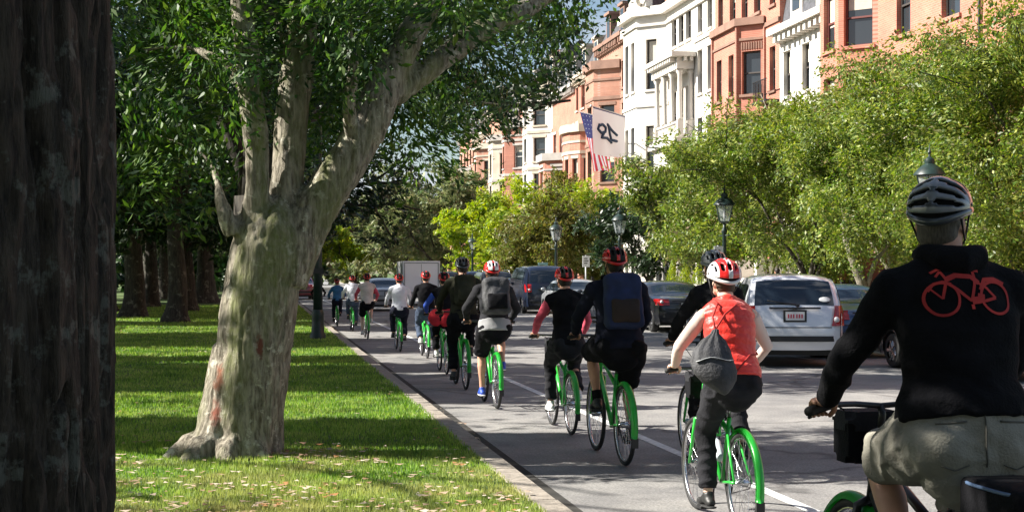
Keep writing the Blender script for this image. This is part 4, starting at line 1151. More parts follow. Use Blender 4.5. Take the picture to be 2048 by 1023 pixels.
row_house('brick house with a stone bay left of the white mansion, flags in front', 90.0, 97.5, (91.2, 96.2), M['brick_pink'], M['stone_brown'], M['frame_dark'], zt=17.0, bay_top=15.2, chim=92, proj=1.5)
row_house('brick house with rounded bay and brownstone trim, second left of the white mansion', 97.5, 105, (98.6, 103.6), M['brick_orange'], M['stone_cream'], M['frame_dark'], zt=16.0, bay_top=11.8, bay_round=True, proj=1.7)
row_house('orange brick house with a grey capped bay and flat cornice, third left of the mansion', 105, 113.5, (106, 111.5), M['brick_orange'], M['stone_grey'], M['frame_white'], zt=15.6, bay_top=10.4, proj=1.8, rh=2.9, chim=110)
row_house('narrow cream house standing forward between brick houses', 113.5, 120, (114.2, 119.4), M['stone_white'], M['stone_cream'], M['frame_dark'], zt=17.2, bay_top=16.2, proj=1.6)
row_house('far red brick house with green copper bay top and stone trim', 120, 128, (121.2, 126.6), M['brick_red'], M['stone_grey'], M['frame_white'], zt=16.8, bay_top=14.4, proj=2.2, chim=124)
row_house('far cream stone house with paired bays, left of the copper-topped one', 128, 137, (129.4, 135.4), M['stone_cream'], M['stone_grey'], M['frame_dark'], zt=16.0, bay_top=14.0, proj=2.0, rh=3)
row_house('far pink brick house, the last but two before the trees hide the row', 137, 146, (138.4, 144.2), M['brick_pink'], M['stone_cream'], M['frame_dark'], zt=17.5, bay_top=14.0, proj=2.1)
row_house('far red house half hidden by grey-green trees', 146, 156, (148, 153.4), M['brick_red'], M['stone_cream'], M['frame_dark'], zt=16.2, bay_top=12.0, proj=2.1)
row_house('farthest brick house of the row, seen through branches', 156, 168, (158, 165), M['brick_pink'], M['stone_grey'], M['frame_dark'], zt=17.0, bay_top=13.0, proj=2.1)

# ---- front steps, garden fences and clipped shrubs
def fence(label, y0, y1, x=17.1):
    root = empty('iron_fence', (x, y0, .14), label=label, cat='fence', group='iron fences of the front gardens')
    bm = bmesh.new(); n = int((y1-y0)/.16)
    for k in range(n): box(bm, -.011, .011, k*.16, k*.16+.022, .25, 1.18); 
    bmobj('pickets', bm, M['iron'], root, False)
    bm = bmesh.new(); box(bm, -.02, .02, 0, y1-y0, .35, .39); box(bm, -.02, .02, 0, y1-y0, 1.02, 1.06); bmobj('rails', bm, M['iron'], root, False)
    bm = bmesh.new(); box(bm, -.14, .14, -.02, y1-y0, 0, .26); bmobj('base', bm, M['stone_brown'], root, False)
    k = 0
    bm = bmesh.new()
    while k < y1-y0: box(bm, -.06, .06, k, k+.12, .26, 1.35); k += 2.6
    bmobj('posts', bm, M['iron'], root, False)
for (a, b, lb) in ((24, 31.5, 'iron fence at the right edge behind the hooded rider'), (33, 41.5, 'iron fence with brown base right of the white car'), (43.5, 54, 'iron fence beyond the white car roof'),
                   (66, 76, 'iron fence below the rust-brown tree'), (78, 92, 'farthest iron fence under the lime tree')):
    fence(lb, a, b)
def stoop(label, y, m):
    root = empty('front_steps', (18.2, y, .1), label=label, cat='steps')
    bm = bmesh.new()
    for k in range(8): box(bm, k*.42, 4.8, -1.1, 1.1, k*.17, (k+1)*.17 - (.001 if k else 0))
    bmobj('treads', bm, m, root, False)
    for s_ in (-1, 1):
        bm = bmesh.new(); box(bm, .1, 4.8, s_*1.28-.16, s_*1.28+.16, 0, 1.1); box(bm, 3, 4.8, s_*1.28-.155, s_*1.28+.155, 1.1, 2.2); bmobj('side_wall', bm, m, root, False)
stoop('pale stone front steps and low wall beyond the parked dark cars', 61.5, M['stone_white'])
stoop('brown stone front steps behind the garden trees at the right', 36.8, M['stone_brown'])
stoop('brown stone front steps behind the white car', 47.5, M['stone_brown'])
root = empty('garden_wall', (17.3, 55.2, .14), label='low bright stone wall in front of the clipped shrubs', cat='wall')
bm = bmesh.new(); box(bm, 0, .3, 0, 10.5, 0, .95); box(bm, -.06, .36, -.04, 10.54, .95, 1.08); bmobj('wall', bm, M['stone_white'], root, False)
for i in range(4):
    rs = np.random.default_rng(50+i)
    root = empty('clipped_shrub', (18.15, 56.6+i*2.0, .1), label='small cone-shaped green shrub behind the bright garden wall, %s' % ('nearest of four', 'second of four', 'third of four', 'farthest of four')[i], cat='shrub', group='clipped shrubs by the bright wall')
    n = 2600; z = rs.random(n)**1.4 * 2.2; r = (2.3 - z) * .26 * rs.random(n)**.4; a = rs.random(n)*2*PI
    P = np.stack([r*np.cos(a), r*np.sin(a), z+.1], 1)
    V, F = leaf_mesh(P, .09, rs, -.3); tri_flat('foliage', V, F, M['leaf_lime'], root)
    bm = bmesh.new(); tube(bm, [(0, 0, -.05), (0, 0, 1.5)], [.04, .02], n=6); bmobj('stem', bm, M['bark_mid'], root)
# ================================================================ STREET FURNITURE
M['lamp_green'] = mat('lamp_green', (.012, .028, .024), .45, var=.3, vscale=6)
def glass_mat(name, col, alpha):
    m = bpy.data.materials.new(name); m.use_nodes = True; b = m.node_tree.nodes['Principled BSDF']
    b.inputs['Base Color'].default_value = (*col, 1); b.inputs['Roughness'].default_value = .08; b.inputs['Alpha'].default_value = alpha
    return m
M['lamp_glass'] = glass_mat('lamp_glass', (.6, .65, .68), .35)

def street_lamp():
    root = empty('street_lamp', (0, 0, 0))
    bm = bmesh.new(); lathe(bm, [(.20, 0), (.20, .12), (.17, .16), (.155, .5), (.17, .55), (.12, .62), (.10, .8)], 12); bmobj('base', bm, M['lamp_green'], root, angle=R(40))
    bm = bmesh.new(); lathe(bm, [(.09, .78), (.075, 1.6), (.06, 2.75), (.09, 2.8), (.09, 2.86), (.045, 2.95), (.045, 3.1)], 12); bmobj('post', bm, M['lamp_green'], root)
    bm = bmesh.new(); tube(bm, [(0, -.28, 2.7), (0, .28, 2.7)], .018, n=6); bmobj('ladder_bar', bm, M['lamp_green'], root)
    bm = bmesh.new(); N_ = 6
    lathe(bm, [(.06, 3.05), (.15, 3.10), (.155, 3.13)], N_)
    for k in range(N_):
        a = 2*PI*k/N_; tube(bm, [(.17*math.cos(a), .17*math.sin(a), 3.12), (.29*math.cos(a), .29*math.sin(a), 3.62)], .012, n=5)
    tube(bm, [(.29*math.cos(2*PI*k/N_), .29*math.sin(2*PI*k/N_), 3.62) for k in range(N_)], .016, n=5, closed=True)
    lan = bmobj('lantern', bm, M['lamp_green'], root, False)
    bm = bmesh.new()
    for k in range(N_):
        a, b = 2*PI*k/N_, 2*PI*(k+1)/N_
        bm.faces.new([bm.verts.new((r*math.cos(q), r*math.sin(q), z)) for r, q, z in ((.165, a, 3.13), (.165, b, 3.13), (.282, b, 3.61), (.282, a, 3.61))])
    bmobj('glass', bm, M['lamp_glass'], lan, False)
    bm = bmesh.new(); lathe(bm, [(.02, 3.15), (.03, 3.3), (.035, 3.42), (.02, 3.5)], 8); bmobj('mantle', bm, M['frame_white'], lan)
    bm = bmesh.new(); lathe(bm, [(.34, 3.63), (.33, 3.66), (.24, 3.77), (.15, 3.84), (.10, 3.87), (.11, 3.92), (.10, 3.97), (.03, 4.02), (.02, 4.07), (.045, 4.11), (.02, 4.16), (.004, 4.30)], N_*2); bmobj('roof_cap', bm, M['lamp_green'], root, angle=R(35))
    return root
lamps = [(14.0, 28.8, 'street lamp behind the hooded rider, its cap above his helmet'), (14.0, 42.6, 'street lamp above the red-vested rider, left of the garden tree gap'),
         (14.0, 55.7, 'street lamp above the rider with the blue backpack'), (14.0, 68.2, 'street lamp above the pink-sleeved rider'), (14.0, 82, 'faint farther street lamp beyond the parked van'), (14.0, 96, 'farthest street lamp on the house side')]
lp = street_lamp()
for i, (x, y, lb) in enumerate(lamps):
    o = lp if i == 0 else copy_tree(lp)
    o.location = (x, y, .14); o.rotation_euler.z = .3*i; tag(o, lb, 'street lamp', 'lamps along the house-side pavement')
# taller post on the lawn side of the road
root = empty('lamp_post', (1.35, 34.6, LAWN_Z), label='thick dark green post on the lawn beside the bicycle lane', cat='lamp post')
bm = bmesh.new(); lathe(bm, [(.19, 0), (.19, .10), (.155, .16), (.14, .55), (.15, .6), (.115, .7)], 14); bmobj('base', bm, M['lamp_green'], root, angle=R(40))
bm = bmesh.new(); lathe(bm, [(.112, .68), (.10, 1.9), (.095, 3.6), (.09, 5.4), (.12, 5.45), (.05, 5.6)], 14); bmobj('post', bm, M['lamp_green'], root)
bm = bmesh.new(); box(bm, -.125, .125, -.13, .13, 1.55, 1.68); bmesh.ops.bevel(bm, geom=bm.edges[:], offset=.02, segments=1); bmobj('clamp', bm, M['dark_metal'], root, False)
bm = bmesh.new(); lathe(bm, [(.05, 5.58), (.16, 5.7), (.24, 6.15), (.27, 6.2), (.14, 6.4), (.03, 6.6), (.005, 6.75)], 8); bmobj('lantern', bm, M['lamp_green'], root)

M['sign_back'] = mat('sign_back', (.45, .46, .47), .5, .3)
M['sign_white'] = mat('sign_white', (.75, .76, .76), .5)
M['sign_teal'] = mat('sign_teal', (.25, .5, .5), .5)
def sign(x, y, zt, w, h, panel, label, tilt=0):
    root = empty('parking_sign', (x, y, .14), R(8)+tilt, label=label, cat='sign', group='signs on poles along the far kerb')
    bm = bmesh.new(); tube(bm, [(0, 0, 0), (0, 0, zt+.02-.14)], .03, n=8); bmobj('pole', bm, M['sign_back'], root)
    bm = bmesh.new(); box(bm, -w/2, w/2, -.05, -.035, zt-h-.14, zt-.14); bmesh.ops.bevel(bm, geom=[e for e in bm.edges], offset=.005, segments=1)
    p = bmobj('panel', bm, panel, root, False)
    bm = bmesh.new()
    for k in range(3): box(bm, -w*.3, w*.3*(1 if k % 2 else .6), -.056, -.052, zt-.14-h*(.30+.2*k), zt-.14-h*(.22+.2*k))
    bmobj('text_bars', bm, M['dark_metal'], p, False)
sign(13.6, 60.0, 2.42, .32, .48, M['sign_white'], 'small white sign on a pole between the pink-sleeved and blue-backpack riders')
sign(13.7, 70.0, 2.2, .5, .55, M['sign_teal'], 'small pale teal sign on a pole just above the pink-sleeved rider helmet')
sign(13.6, 42.0, 2.5, .3, .5, M['sign_white'], 'small pale sign on a pole above the red-vested rider helmet')
bm = bmesh.new()
root = empty('parking_meter', (13.65, 75, .14), label='parking meter on the far kerb beyond the dark van', cat='parking meter')
bm = bmesh.new(); tube(bm, [(0, 0, 0), (0, 0, 1.1)], .03, n=8); bmobj('pole', bm, M['dark_metal'], root)
bm = bmesh.new(); box(bm, -.09, .09, -.06, .06, 1.1, 1.36); bmesh.ops.bevel(bm, geom=bm.edges[:], offset=.03, segments=2); bmobj('head', bm, M['sign_back'], root)

# ---- the two flags on angled poles
def flag_cloth(name, o0, du, dv, mats, nu, nv, colour, parent, wave=.08, seed=0):
    """Cloth hanging from a pole: du along the hoist (the pole), dv down and away; colour(u, v) picks the material slot."""
    bm = bmesh.new(); g = []
    n = Vector(du).cross(Vector(dv)).normalized()
    for i in range(nu+1):
        r_ = []
        for j in range(nv+1):
            u, v = i/nu, j/nv
            w = wave * v**.6 * (math.sin(7*u + 3*v + seed) + .6*math.sin(13*u - 2*v + seed*2))
            p = Vector(o0) + Vector(du)*u + Vector(dv)*v + n*w + Vector((0, 0, -.12*v*math.sin(3*u+seed)))
            r_.append(bm.verts.new(p))
        g.append(r_)
    for i in range(nu):
        for j in range(nv):
            f = bm.faces.new((g[i][j], g[i+1][j], g[i+1][j+1], g[i][j+1])); f.material_index = colour((i+.5)/nu, (j+.5)/nv)
    return bmobj(name, bm, mats, parent)
M['flag_white'] = mat('flag_white', (.78, .79, .84), .8)
M['flag_red'] = mat('flag_red', (.62, .035, .06), .8)
M['flag_blue'] = mat('flag_blue', (.03, .035, .16), .8)
M['flag_navy'] = mat('flag_navy', (.015, .04, .09), .8)
# white flag with navy monogram; it hangs from a pole that leans out from the brick house towards the street
fx = Vector((20.0, 77.0, 0))
def pxw(px, py, D):
    xc = (px-1024)/FPX*D
    return Vector((xc*math.cos(YAW) + D*math.sin(YAW), -xc*math.sin(YAW) + D*math.cos(YAW), CAM_H + (545-py)/FPX*D))
root = empty('white_flag', (21.5, 90.5, 11.0), label='white flag with a navy monogram hanging over the pavement', cat='flag')
o_ = Vector(root.location)
A_ = pxw(1186, 213, 76) - o_; B_ = pxw(1250, 232, 79) - o_
bm = bmesh.new(); tube(bm, [A_ - (B_-A_).normalized()*.15, B_, Vector((1.6, .6, B_.z-1.3))], .03, n=8); ellipsoid(bm, A_ - (B_-A_).normalized()*.2, (.07, .07, .07), None, 10, 8); bmobj('pole', bm, M['frame_white'], root)
dv = Vector((0, 0, -2.35))
cl_o = flag_cloth('cloth', A_, (B_-A_), dv, [M['flag_white'], M['flag_blue']], 26, 30, lambda u, v: 1 if v < .04 else 0, root, .05, 1)
# monogram strokes as thin raised bands lying on the cloth
bm = bmesh.new()
strokes = [[(.18, .34), (.14, .45), (.22, .52), (.34, .48), (.36, .38), (.26, .33), (.18, .37)], [(.30, .50), (.22, .62), (.40, .60), (.56, .66)], [(.42, .30), (.56, .40), (.74, .50)], [(.46, .34), (.50, .48), (.55, .58), (.58, .70)], [(.58, .62), (.74, .64)]]
nrm = (B_-A_).cross(dv).normalized()
if nrm.y > 0: nrm = -nrm
for st in strokes:
    pts = []
    for i in range(len(st)-1):
        for k in range(5):
            u = st[i][0] + (st[i+1][0]-st[i][0])*k/5; v = st[i][1] + (st[i+1][1]-st[i][1])*k/5; pts.append((u, v))
    pts.append(st[-1])
    P3 = []
    n0 = (B_-A_).cross(dv).normalized()
    for u, v in pts:
        w = .05 * v**.6 * (math.sin(7*u + 3*v + 1) + .6*math.sin(13*u - 2*v + 2))
        P3.append(A_ + (B_-A_)*u + dv*v + n0*w + Vector((0, 0, -.12*v*math.sin(3*u+1))) + nrm*.02)
    tube(bm, P3, [(.075, .075)]*len(P3), n=6)
bmobj('monogram', bm, M['flag_navy'], cl_o)
root = empty('striped_flag', (21.5, 91.5, 11.0), label='star-spangled red and white striped flag drooping left of the white flag', cat='flag')
o_ = Vector(root.location)
A_ = pxw(1160, 224, 78) - o_; B_ = pxw(1200, 233, 80.5) - o_
bm = bmesh.new(); tube(bm, [A_ - (B_-A_).normalized()*.15, B_, Vector((1.6, .2, B_.z-1.6))], .03, n=8); bmobj('pole', bm, M['frame_white'], root)
def usc(u, v):
    if v < .42 and u < .62 + .3: return 2
    return 1 if int(u*13 + .001) % 2 == 0 else 0
flag = flag_cloth('cloth', A_, (B_-A_), pxw(1206, 345, 79) - pxw(1182, 228, 79), [M['flag_white'], M['flag_red'], M['flag_blue']], 26, 30, usc, root, .10, 3)
bm = bmesh.new()
dvv = pxw(1206, 345, 79) - pxw(1182, 228, 79); n0 = (B_-A_).cross(dvv).normalized()
for i in range(5):
    for j in range(5):
        u, v = .1 + .16*i, .05 + .075*j
        w = .10 * v**.6 * (math.sin(7*u + 3*v + 3) + .6*math.sin(13*u - 2*v + 6))
        p = A_ + (B_-A_)*u + dvv*v + n0*w + Vector((0, 0, -.12*v*math.sin(3*u+3)))
        for s_ in (1, -1): ellipsoid(bm, p + n0*.008*s_, (.028, .028, .028), None, 5, 4)
bmobj('stars', bm, M['flag_white'], flag)

# ================================================================ CARS
M['car_glass'] = mat('car_glass', (.012, .018, .026), .05, spec=1.0)
M['plate'] = mat('plate', (.70, .70, .70), .5); M['plate_red'] = mat('plate_red', (.5, .05, .08), .5)
M['trim_black'] = mat('trim_black', (.02, .02, .022), .55)
M['lens_clear'] = mat('lens_clear', (.6, .6, .62), .1, coat=.8)
def paint(n, c): return mat(n, c, .32, .15, coat=1.0)
M['car_white'] = paint('car_white', (.78, .79, .83)); M['car_black'] = paint('car_black', (.012, .013, .017)); M['car_navy'] = paint('car_navy', (.008, .015, .038))
M['car_blue'] = paint('car_blue', (.02, .055, .15)); M['car_grey'] = paint('car_grey', (.09, .10, .115)); M['car_silver'] = paint('car_silver', (.30, .32, .34)); M['car_maroon'] = paint('car_maroon', (.16, .015, .02))

PROFILES = {   # (y from the rear bumper, z): upper outline from rear bottom over the roof to the front bottom
 'hatch': (3.95, 1.52, .84, [(.06, .30), (.0, .50), (.02, .62), (.05, .72), (.10, .98), (.14, 1.02), (.42, 1.44), (.60, 1.50), (1.4, 1.535), (2.1, 1.52), (2.55, 1.42), (3.25, 1.00), (3.7, .86), (3.9, .70), (3.95, .50), (3.90, .28)], (.62, 3.18), (1.0, 1.46), (.50, 2.55, 3.0)),
 'sedan': (4.6, 1.45, .88, [(.06, .30), (.0, .50), (.03, .70), (.06, .92), (.5, 1.00), (.95, 1.06), (1.55, 1.38), (2.0, 1.44), (2.6, 1.44), (3.0, 1.36), (3.6, 1.00), (4.25, .84), (4.5, .70), (4.6, .50), (4.55, .26)], (.92, 3.72), (1.0, 1.38), (1.2, 3.1, 3.4)),
 'suv': (4.7, 1.78, .93, [(.08, .36), (.0, .55), (.03, .80), (.08, 1.08), (.16, 1.14), (.38, 1.64), (.6, 1.74), (1.6, 1.78), (2.6, 1.76), (3.0, 1.66), (3.55, 1.16), (4.3, 1.04), (4.6, .88), (4.7, .60), (4.64, .34)], (.88, 3.85), (1.14, 1.68), (.48, 3.0, 3.4)),
 'van': (5.0, 1.98, .97, [(.06, .34), (.0, .55), (.02, .9), (.05, 1.15), (.08, 1.2), (.25, 1.8), (.5, 1.95), (2.0, 1.99), (3.2, 1.95), (3.55, 1.82), (4.35, 1.16), (4.8, 1.0), (4.95, .7), (5.0, .5), (4.95, .34)], (.9, 4.1), (1.2, 1.84), (.35, 3.5, 4.1)),
}
def wheel_car(parent, x, y, r, w=.2, sgn=1):
    bm = bmesh.new()
    pr = [(r-.12, -w/2), (r-.03, -w/2), (r, -w/2+.035), (r, w/2-.035), (r-.03, w/2), (r-.12, w/2)]
    rings = []
    for (rr, xx) in pr: rings.append([bm.verts.new((x+xx, y+rr*math.cos(2*PI*k/24), r+rr*math.sin(2*PI*k/24))) for k in range(24)])
    for i in range(len(rings)-1):
        for k in range(24): bm.faces.new((rings[i][k], rings[i][(k+1)%24], rings[i+1][(k+1)%24], rings[i+1][k]))
    wh = bmobj('tyre', bm, M['rubber'], None, True, R(40))
    whl = empty('wheel', (0, 0, 0)); whl.parent = parent; wh.parent = whl
    bm = bmesh.new(); f = sgn*(w/2-.02)
    c = bm.verts.new((x+f, y, r)); ring = [bm.verts.new((x+f-sgn*.0, y+(r-.115)*math.cos(2*PI*k/24), r+(r-.115)*math.sin(2*PI*k/24))) for k in range(24)]
    for k in range(24): bm.faces.new((c, ring[k], ring[(k+1)%24]))
    for k in range(5):
        a = 2*PI*k/5; tube(bm, [(x+f+sgn*.012, y, r), (x+f+sgn*.012, y+(r-.13)*math.cos(a), r+(r-.13)*math.sin(a))], (.018, .035), n=6)
    bmobj('rim', bm, M['chrome'], whl, False)

def make_car(kind, paintm, loc, rz, label, group='cars in the street', sticker=False, plate=True, rear_detail=True, tail='red', roofrail=False, sc=1.0):
    Lc, H, hw, prof, belt_y, (zb, zr), gl = PROFILES[kind]
    root = empty('parked_car' if kind != 'hatch' else 'hatchback_car', loc, rz, sc, label=label, cat='car', group=group)
    # resample the outline smoothly
    P = [Vector((0, y, z)) for y, z in prof]
    pts = []
    for i in range(len(P)-1):
        p0, p1, p2, p3 = P[max(i-1, 0)], P[i], P[i+1], P[min(i+2, len(P)-1)]
        nseg = max(1, int((p2-p1).length/.10))
        for k in range(nseg):
            t = k/nseg
            q = 0.5*((2*p1) + (p2-p0)*t*.5*1.4 + (2*p0-5*p1+4*p2-p3)*t*t*0 + Vector((0,0,0)))
            q = p1.lerp(p2, t); pts.append(q)
    pts.append(P[-1])
    # two rounds of corner cutting
    for _ in range(2):
        pts = [pts[0]] + [(pts[i-1] + pts[i]*2 + pts[i+1]) / 4 for i in range(1, len(pts)-1)] + [pts[-1]]
    wz = zb - .1
    def halfw(y, z):
        e = min(y, Lc-y) ; end = 1 - .13*max(0, 1 - e/.55)**2
        th = 1 - (.20 * max(0, (z-wz)/(H-wz))**1.25) if z > wz else 1 - .05*max(0, (.5-z)/.3)
        return hw * end * th
    def strip(y, z, s_): 
        w = halfw(y, z); return Vector((s_*w, y, z))
    cols = [-1, -.96, -.85, -.6, -.3, 0, .3, .6, .85, .96, 1]
    def crown(s_): return 1 - abs(s_)**4
    bm = bmesh.new(); g = []
    n = len(pts)
    nor = []
    for i in range(n):
        t = (pts[min(i+1, n-1)] - pts[max(i-1, 0)]).normalized(); nor.append(Vector((0, -t.z, t.y)))   # outward
    for i, p in enumerate(pts):
        row_ = []
        for s_ in cols:
            w = halfw(p.y, p.z); k = .055 * abs(s_)**8
            q = Vector((s_*w*(1 if abs(s_) < 1 else 1.0), p.y, p.z)) - nor[i]*k + nor[i]*(.03*(1-s_*s_))
            row_.append(bm.verts.new(q))
        g.append(row_)
    for i in range(n-1):
        for j in range(len(cols)-1): bm.faces.new((g[i][j], g[i][j+1], g[i+1][j+1], g[i+1][j]))
    # sides
    wr = .31 if kind != 'suv' else .35
    ax = [(.72 if kind != 'van' else .95), Lc - (.78 if kind != 'hatch' else .70)]
    def zbot(y):
        z = .24 if kind not in ('suv', 'van') else .30
        for a in ax:
            if abs(y-a) < wr+.07: z = max(z, wr + math.sqrt(max(0, (wr+.07)**2-(y-a)**2)))
        return z
    imax = max(range(n), key=lambda i: pts[i].z)
    def ztop(y, rear):
        return None
    # side columns between the rear and front halves of the outline
    ys = sorted(set([round(.01 + (Lc-.02)*k/88, 3) for k in range(89)]))
    def zt_at(y):
        best = -1
        for i in range(n-1):
            a, b = pts[i], pts[i+1]
            if min(a.y, b.y) <= y <= max(a.y, b.y) and abs(a.y-b.y) > 1e-6:
                best = max(best, a.z + (b.z-a.z)*(y-a.y)/(b.y-a.y))
        return best
    def zlow_at(y):
        lo = 9
        for i in range(n-1):
            a, b = pts[i], pts[i+1]
            if min(a.y, b.y) <= y <= max(a.y, b.y) and abs(a.y-b.y) > 1e-6: lo = min(lo, a.z + (b.z-a.z)*(y-a.y)/(b.y-a.y))
        return lo
    for s_ in (-1, 1):
        sg = []
        for y in ys:
            zt = zt_at(y); lo = zlow_at(y); z0 = zbot(y)
            if zt < .3: continue
            if y < .12 or y > Lc-.12: z0 = max(z0, min(lo, zt)) if lo < zt-.05 else z0
            z0 = min(z0, zt-.02)
            sg.append([bm.verts.new((s_*(halfw(y, z0+(zt-z0)*k/12) - (.0)), y, z0+(zt-.045-z0)*k/12)) for k in range(13)])
        for i in range(len(sg)-1):
            for k in range(12): bm.faces.new((sg[i][k], sg[i+1][k], sg[i+1][k+1], sg[i][k+1]))
    body = bmobj('body', bm, paintm, root, True, R(38))
    bm = bmesh.new(); box(bm, -hw*.86, hw*.86, .25, Lc-.25, .2, .46); box(bm, -hw*.8, hw*.8, .9, Lc-1.1, .4, zb)
    bmobj('underbody', bm, M['trim_black'], root, False)
    # window glass lying just proud of the body
    def patch(name, z0, z1, smax, front, m, off=.006, zpow=1):
        bm = bmesh.new(); rows = []
        for i, p in enumerate(pts):
            isf = p.y > pts[imax].y if True else 0
            if isf != front or not (z0 <= p.z <= z1): continue
            rows.append((i, p))
        gg = []
        for i, p in rows:
            r_ = []
            for k in range(9):
                s_ = -smax + 2*smax*k/8
                w = halfw(p.y, p.z); q = Vector((s_*w, p.y, p.z)) - nor[i]*(.055*abs(s_)**8) + nor[i]*(.03*(1-s_*s_) + off)
                r_.append(bm.verts.new(q))
            gg.append(r_)
        for i in range(len(gg)-1):
            for k in range(8): bm.faces.new((gg[i][k], gg[i][k+1], gg[i+1][k+1], gg[i+1][k]))
        return bmobj(name, bm, m, root)
    rw = patch('rear_window', zb+.03, zr-.02, .86, False, M['car_glass'])
    patch('windscreen', zb+.06, zr-.03, .88, True, M['car_glass'])
    # side windows
    y0, y1 = belt_y
    def roof_y(z, front):
        c = [p.y for p in pts if abs(p.z-z) < .06 and ((p.y > pts[imax].y) == front)]
        return (sum(c)/len(c)) if c else (y0 if not front else y1)
    pil = (gl[0] + gl[1]) / 2 + .45
    for s_ in (-1, 1):
        for (ya, yb, name) in ((None, pil-.04, 'side_window'), (pil+.04, None, 'side_window')):
            bm = bmesh.new(); gg = []
            for k in range(7):
                z = zb+.02 + (zr-.10-zb)*k/6
                a = ya if ya is not None else roof_y(z, False)+.16; b = yb if yb is not None else roof_y(z, True)-.16
                if ya is None: a = max(a, y0-.1)
                gg.append([bm.verts.new((s_*(halfw(a+(b-a)*q/5, z)+.006), a+(b-a)*q/5, z)) for q in range(6)])
            for k in range(6):
                for q in range(5): bm.faces.new((gg[k][q], gg[k][q+1], gg[k+1][q+1], gg[k+1][q]))
            bmobj(name, bm, M['car_glass'], root)
        # mirrors and door handles
        bm = bmesh.new(); ellipsoid(bm, (s_*(hw+.10), y1-.45, zb+.06), (.10, .06, .07), None, 12, 8); bmobj('mirror', bm, paintm, root)
        bm = bmesh.new()
        for yy in (pil-.35, pil+.85): box(bm, s_*(halfw(yy, zb-.12))-.012, s_*(halfw(yy, zb-.12))+.02*s_+.012, yy, yy+.16, zb-.14, zb-.11)
        bmobj('door_handles', bm, paintm, root, False)
        # seams: thin dark strips at the door edges
        bm = bmesh.new()
        for yy in (pil-1.0, pil, pil+1.05):
            gg = []
            for k in range(8):
                z = .42+(zb-.42)*k/7
                if z < zbot(yy): continue
                gg.append((bm.verts.new((s_*(halfw(yy, z)+.003), yy, z)), bm.verts.new((s_*(halfw(yy+.012, z)+.003), yy+.012, z))))
            for k in range(len(gg)-1): bm.faces.new((gg[k][0], gg[k][1], gg[k+1][1], gg[k+1][0]))
        bmobj('door_seams', bm, M['trim_black'], root, False)
    for a in ax:
        for s_ in (-1, 1): wheel_car(root, s_*(hw-.12), a, wr, sgn=s_)
    # lights
    if kind in ('hatch', 'suv', 'van'): tz0, tz1, ti = zb-.30, zb+.03, .80
    else: tz0, tz1, ti = zb-.22, zb-.04, .62
    for s_ in (-1, 1):
        bm = bmesh.new(); gg = []
        for k in range(7):
            t = k/6; z = tz0 + (tz1-tz0)*t
            yr = min(p.y for p in pts if abs(p.z-z) < .09)
            w = halfw(yr+.02, z); ss = ti + (.06 if kind == 'hatch' else 0)*t
            gg.append([bm.verts.new((s_*w*ss, yr-.02, z)), bm.verts.new((s_*w*.93, yr-.012, z)), bm.verts.new((s_*(w+.006), yr+.06, z)), bm.verts.new((s_*(halfw(yr+.24, z)+.010), yr+.14+.14*t, z))])
        for k in range(6):
            for q in range(3): bm.faces.new((gg[k][q], gg[k][q+1], gg[k+1][q+1], gg[k+1][q]))
        tl = bmobj('tail_light', bm, M['red_lens'], root)
        bm = bmesh.new(); z = tz0+.10; yr = min(p.y for p in pts if abs(p.z-z) < .09)
        ellipsoid(bm, (s_*halfw(yr+.02, z)*.90, yr-.002, z), (.05, .045, .05), None, 10, 8); bmobj('reverse_lens', bm, M['lens_clear'], tl)
        bm = bmesh.new(); ellipsoid(bm, (s_*hw*.68, Lc-.16, .72 if kind != 'suv' else .9), (.2, .14, .09), None, 14, 10); bmobj('headlight', bm, M['lens_clear'], root)
    # rear bumper strip, plate, wiper, badge bar, tailgate seam
    def rear_y(z):
        return min(p.y for p in pts if abs(p.z-z) < .07)
    def rear_bar(name, z0, z1, sx, off, m, par=root):
        bm = bmesh.new(); gg = []
        for k in range(3):
            z = z0+(z1-z0)*k/2; yr = rear_y(z); w = halfw(yr+.02, z)*sx
            gg.append([bm.verts.new((w*q/6, yr - .03*(1-(q/6)**2) - off + (.10*abs(q/6)**10 if sx > .9 else 0), z)) for q in range(-6, 7)])
        for k in range(2):
            for q in range(12): bm.faces.new((gg[k][q], gg[k][q+1], gg[k+1][q+1], gg[k+1][q]))
        return bmobj(name, bm, m, par, False)
    rear_bar('bumper_strip', .44, .53, .97, .02, M['trim_black'])
    rear_bar('tailgate_seam', .665, .68, .80, .012, M['trim_black'])
    if plate:
        z = .86 if kind != 'sedan' else .78; yr = rear_y(z)
        bm = bmesh.new(); box(bm, -.19, .19, yr-.06, yr-.035, z-.10, z+.10); bmesh.ops.bevel(bm, geom=bm.edges[:], offset=.008, segments=1); pf = bmobj('plate_frame', bm, M['trim_black'], root, False)
        bm = bmesh.new(); box(bm, -.155, .155, yr-.066, yr-.061, z-.07, z+.07); bmobj('plate', bm, M['plate'], pf, False)
        bm = bmesh.new()
        for k in range(6):
            xx = -.12 + k*.042 + (.01 if k > 2 else 0); box(bm, xx, xx+.024, yr-.069, yr-.0665, z-.035, z+.03)
        bmobj('plate_characters', bm, M['plate_red'], pf, False)
        bm = bmesh.new(); box(bm, -.42, .42, yr-.045, yr-.02, z+.115, z+.145); bmobj('tailgate_grip', bm, M['trim_black'], root, False)
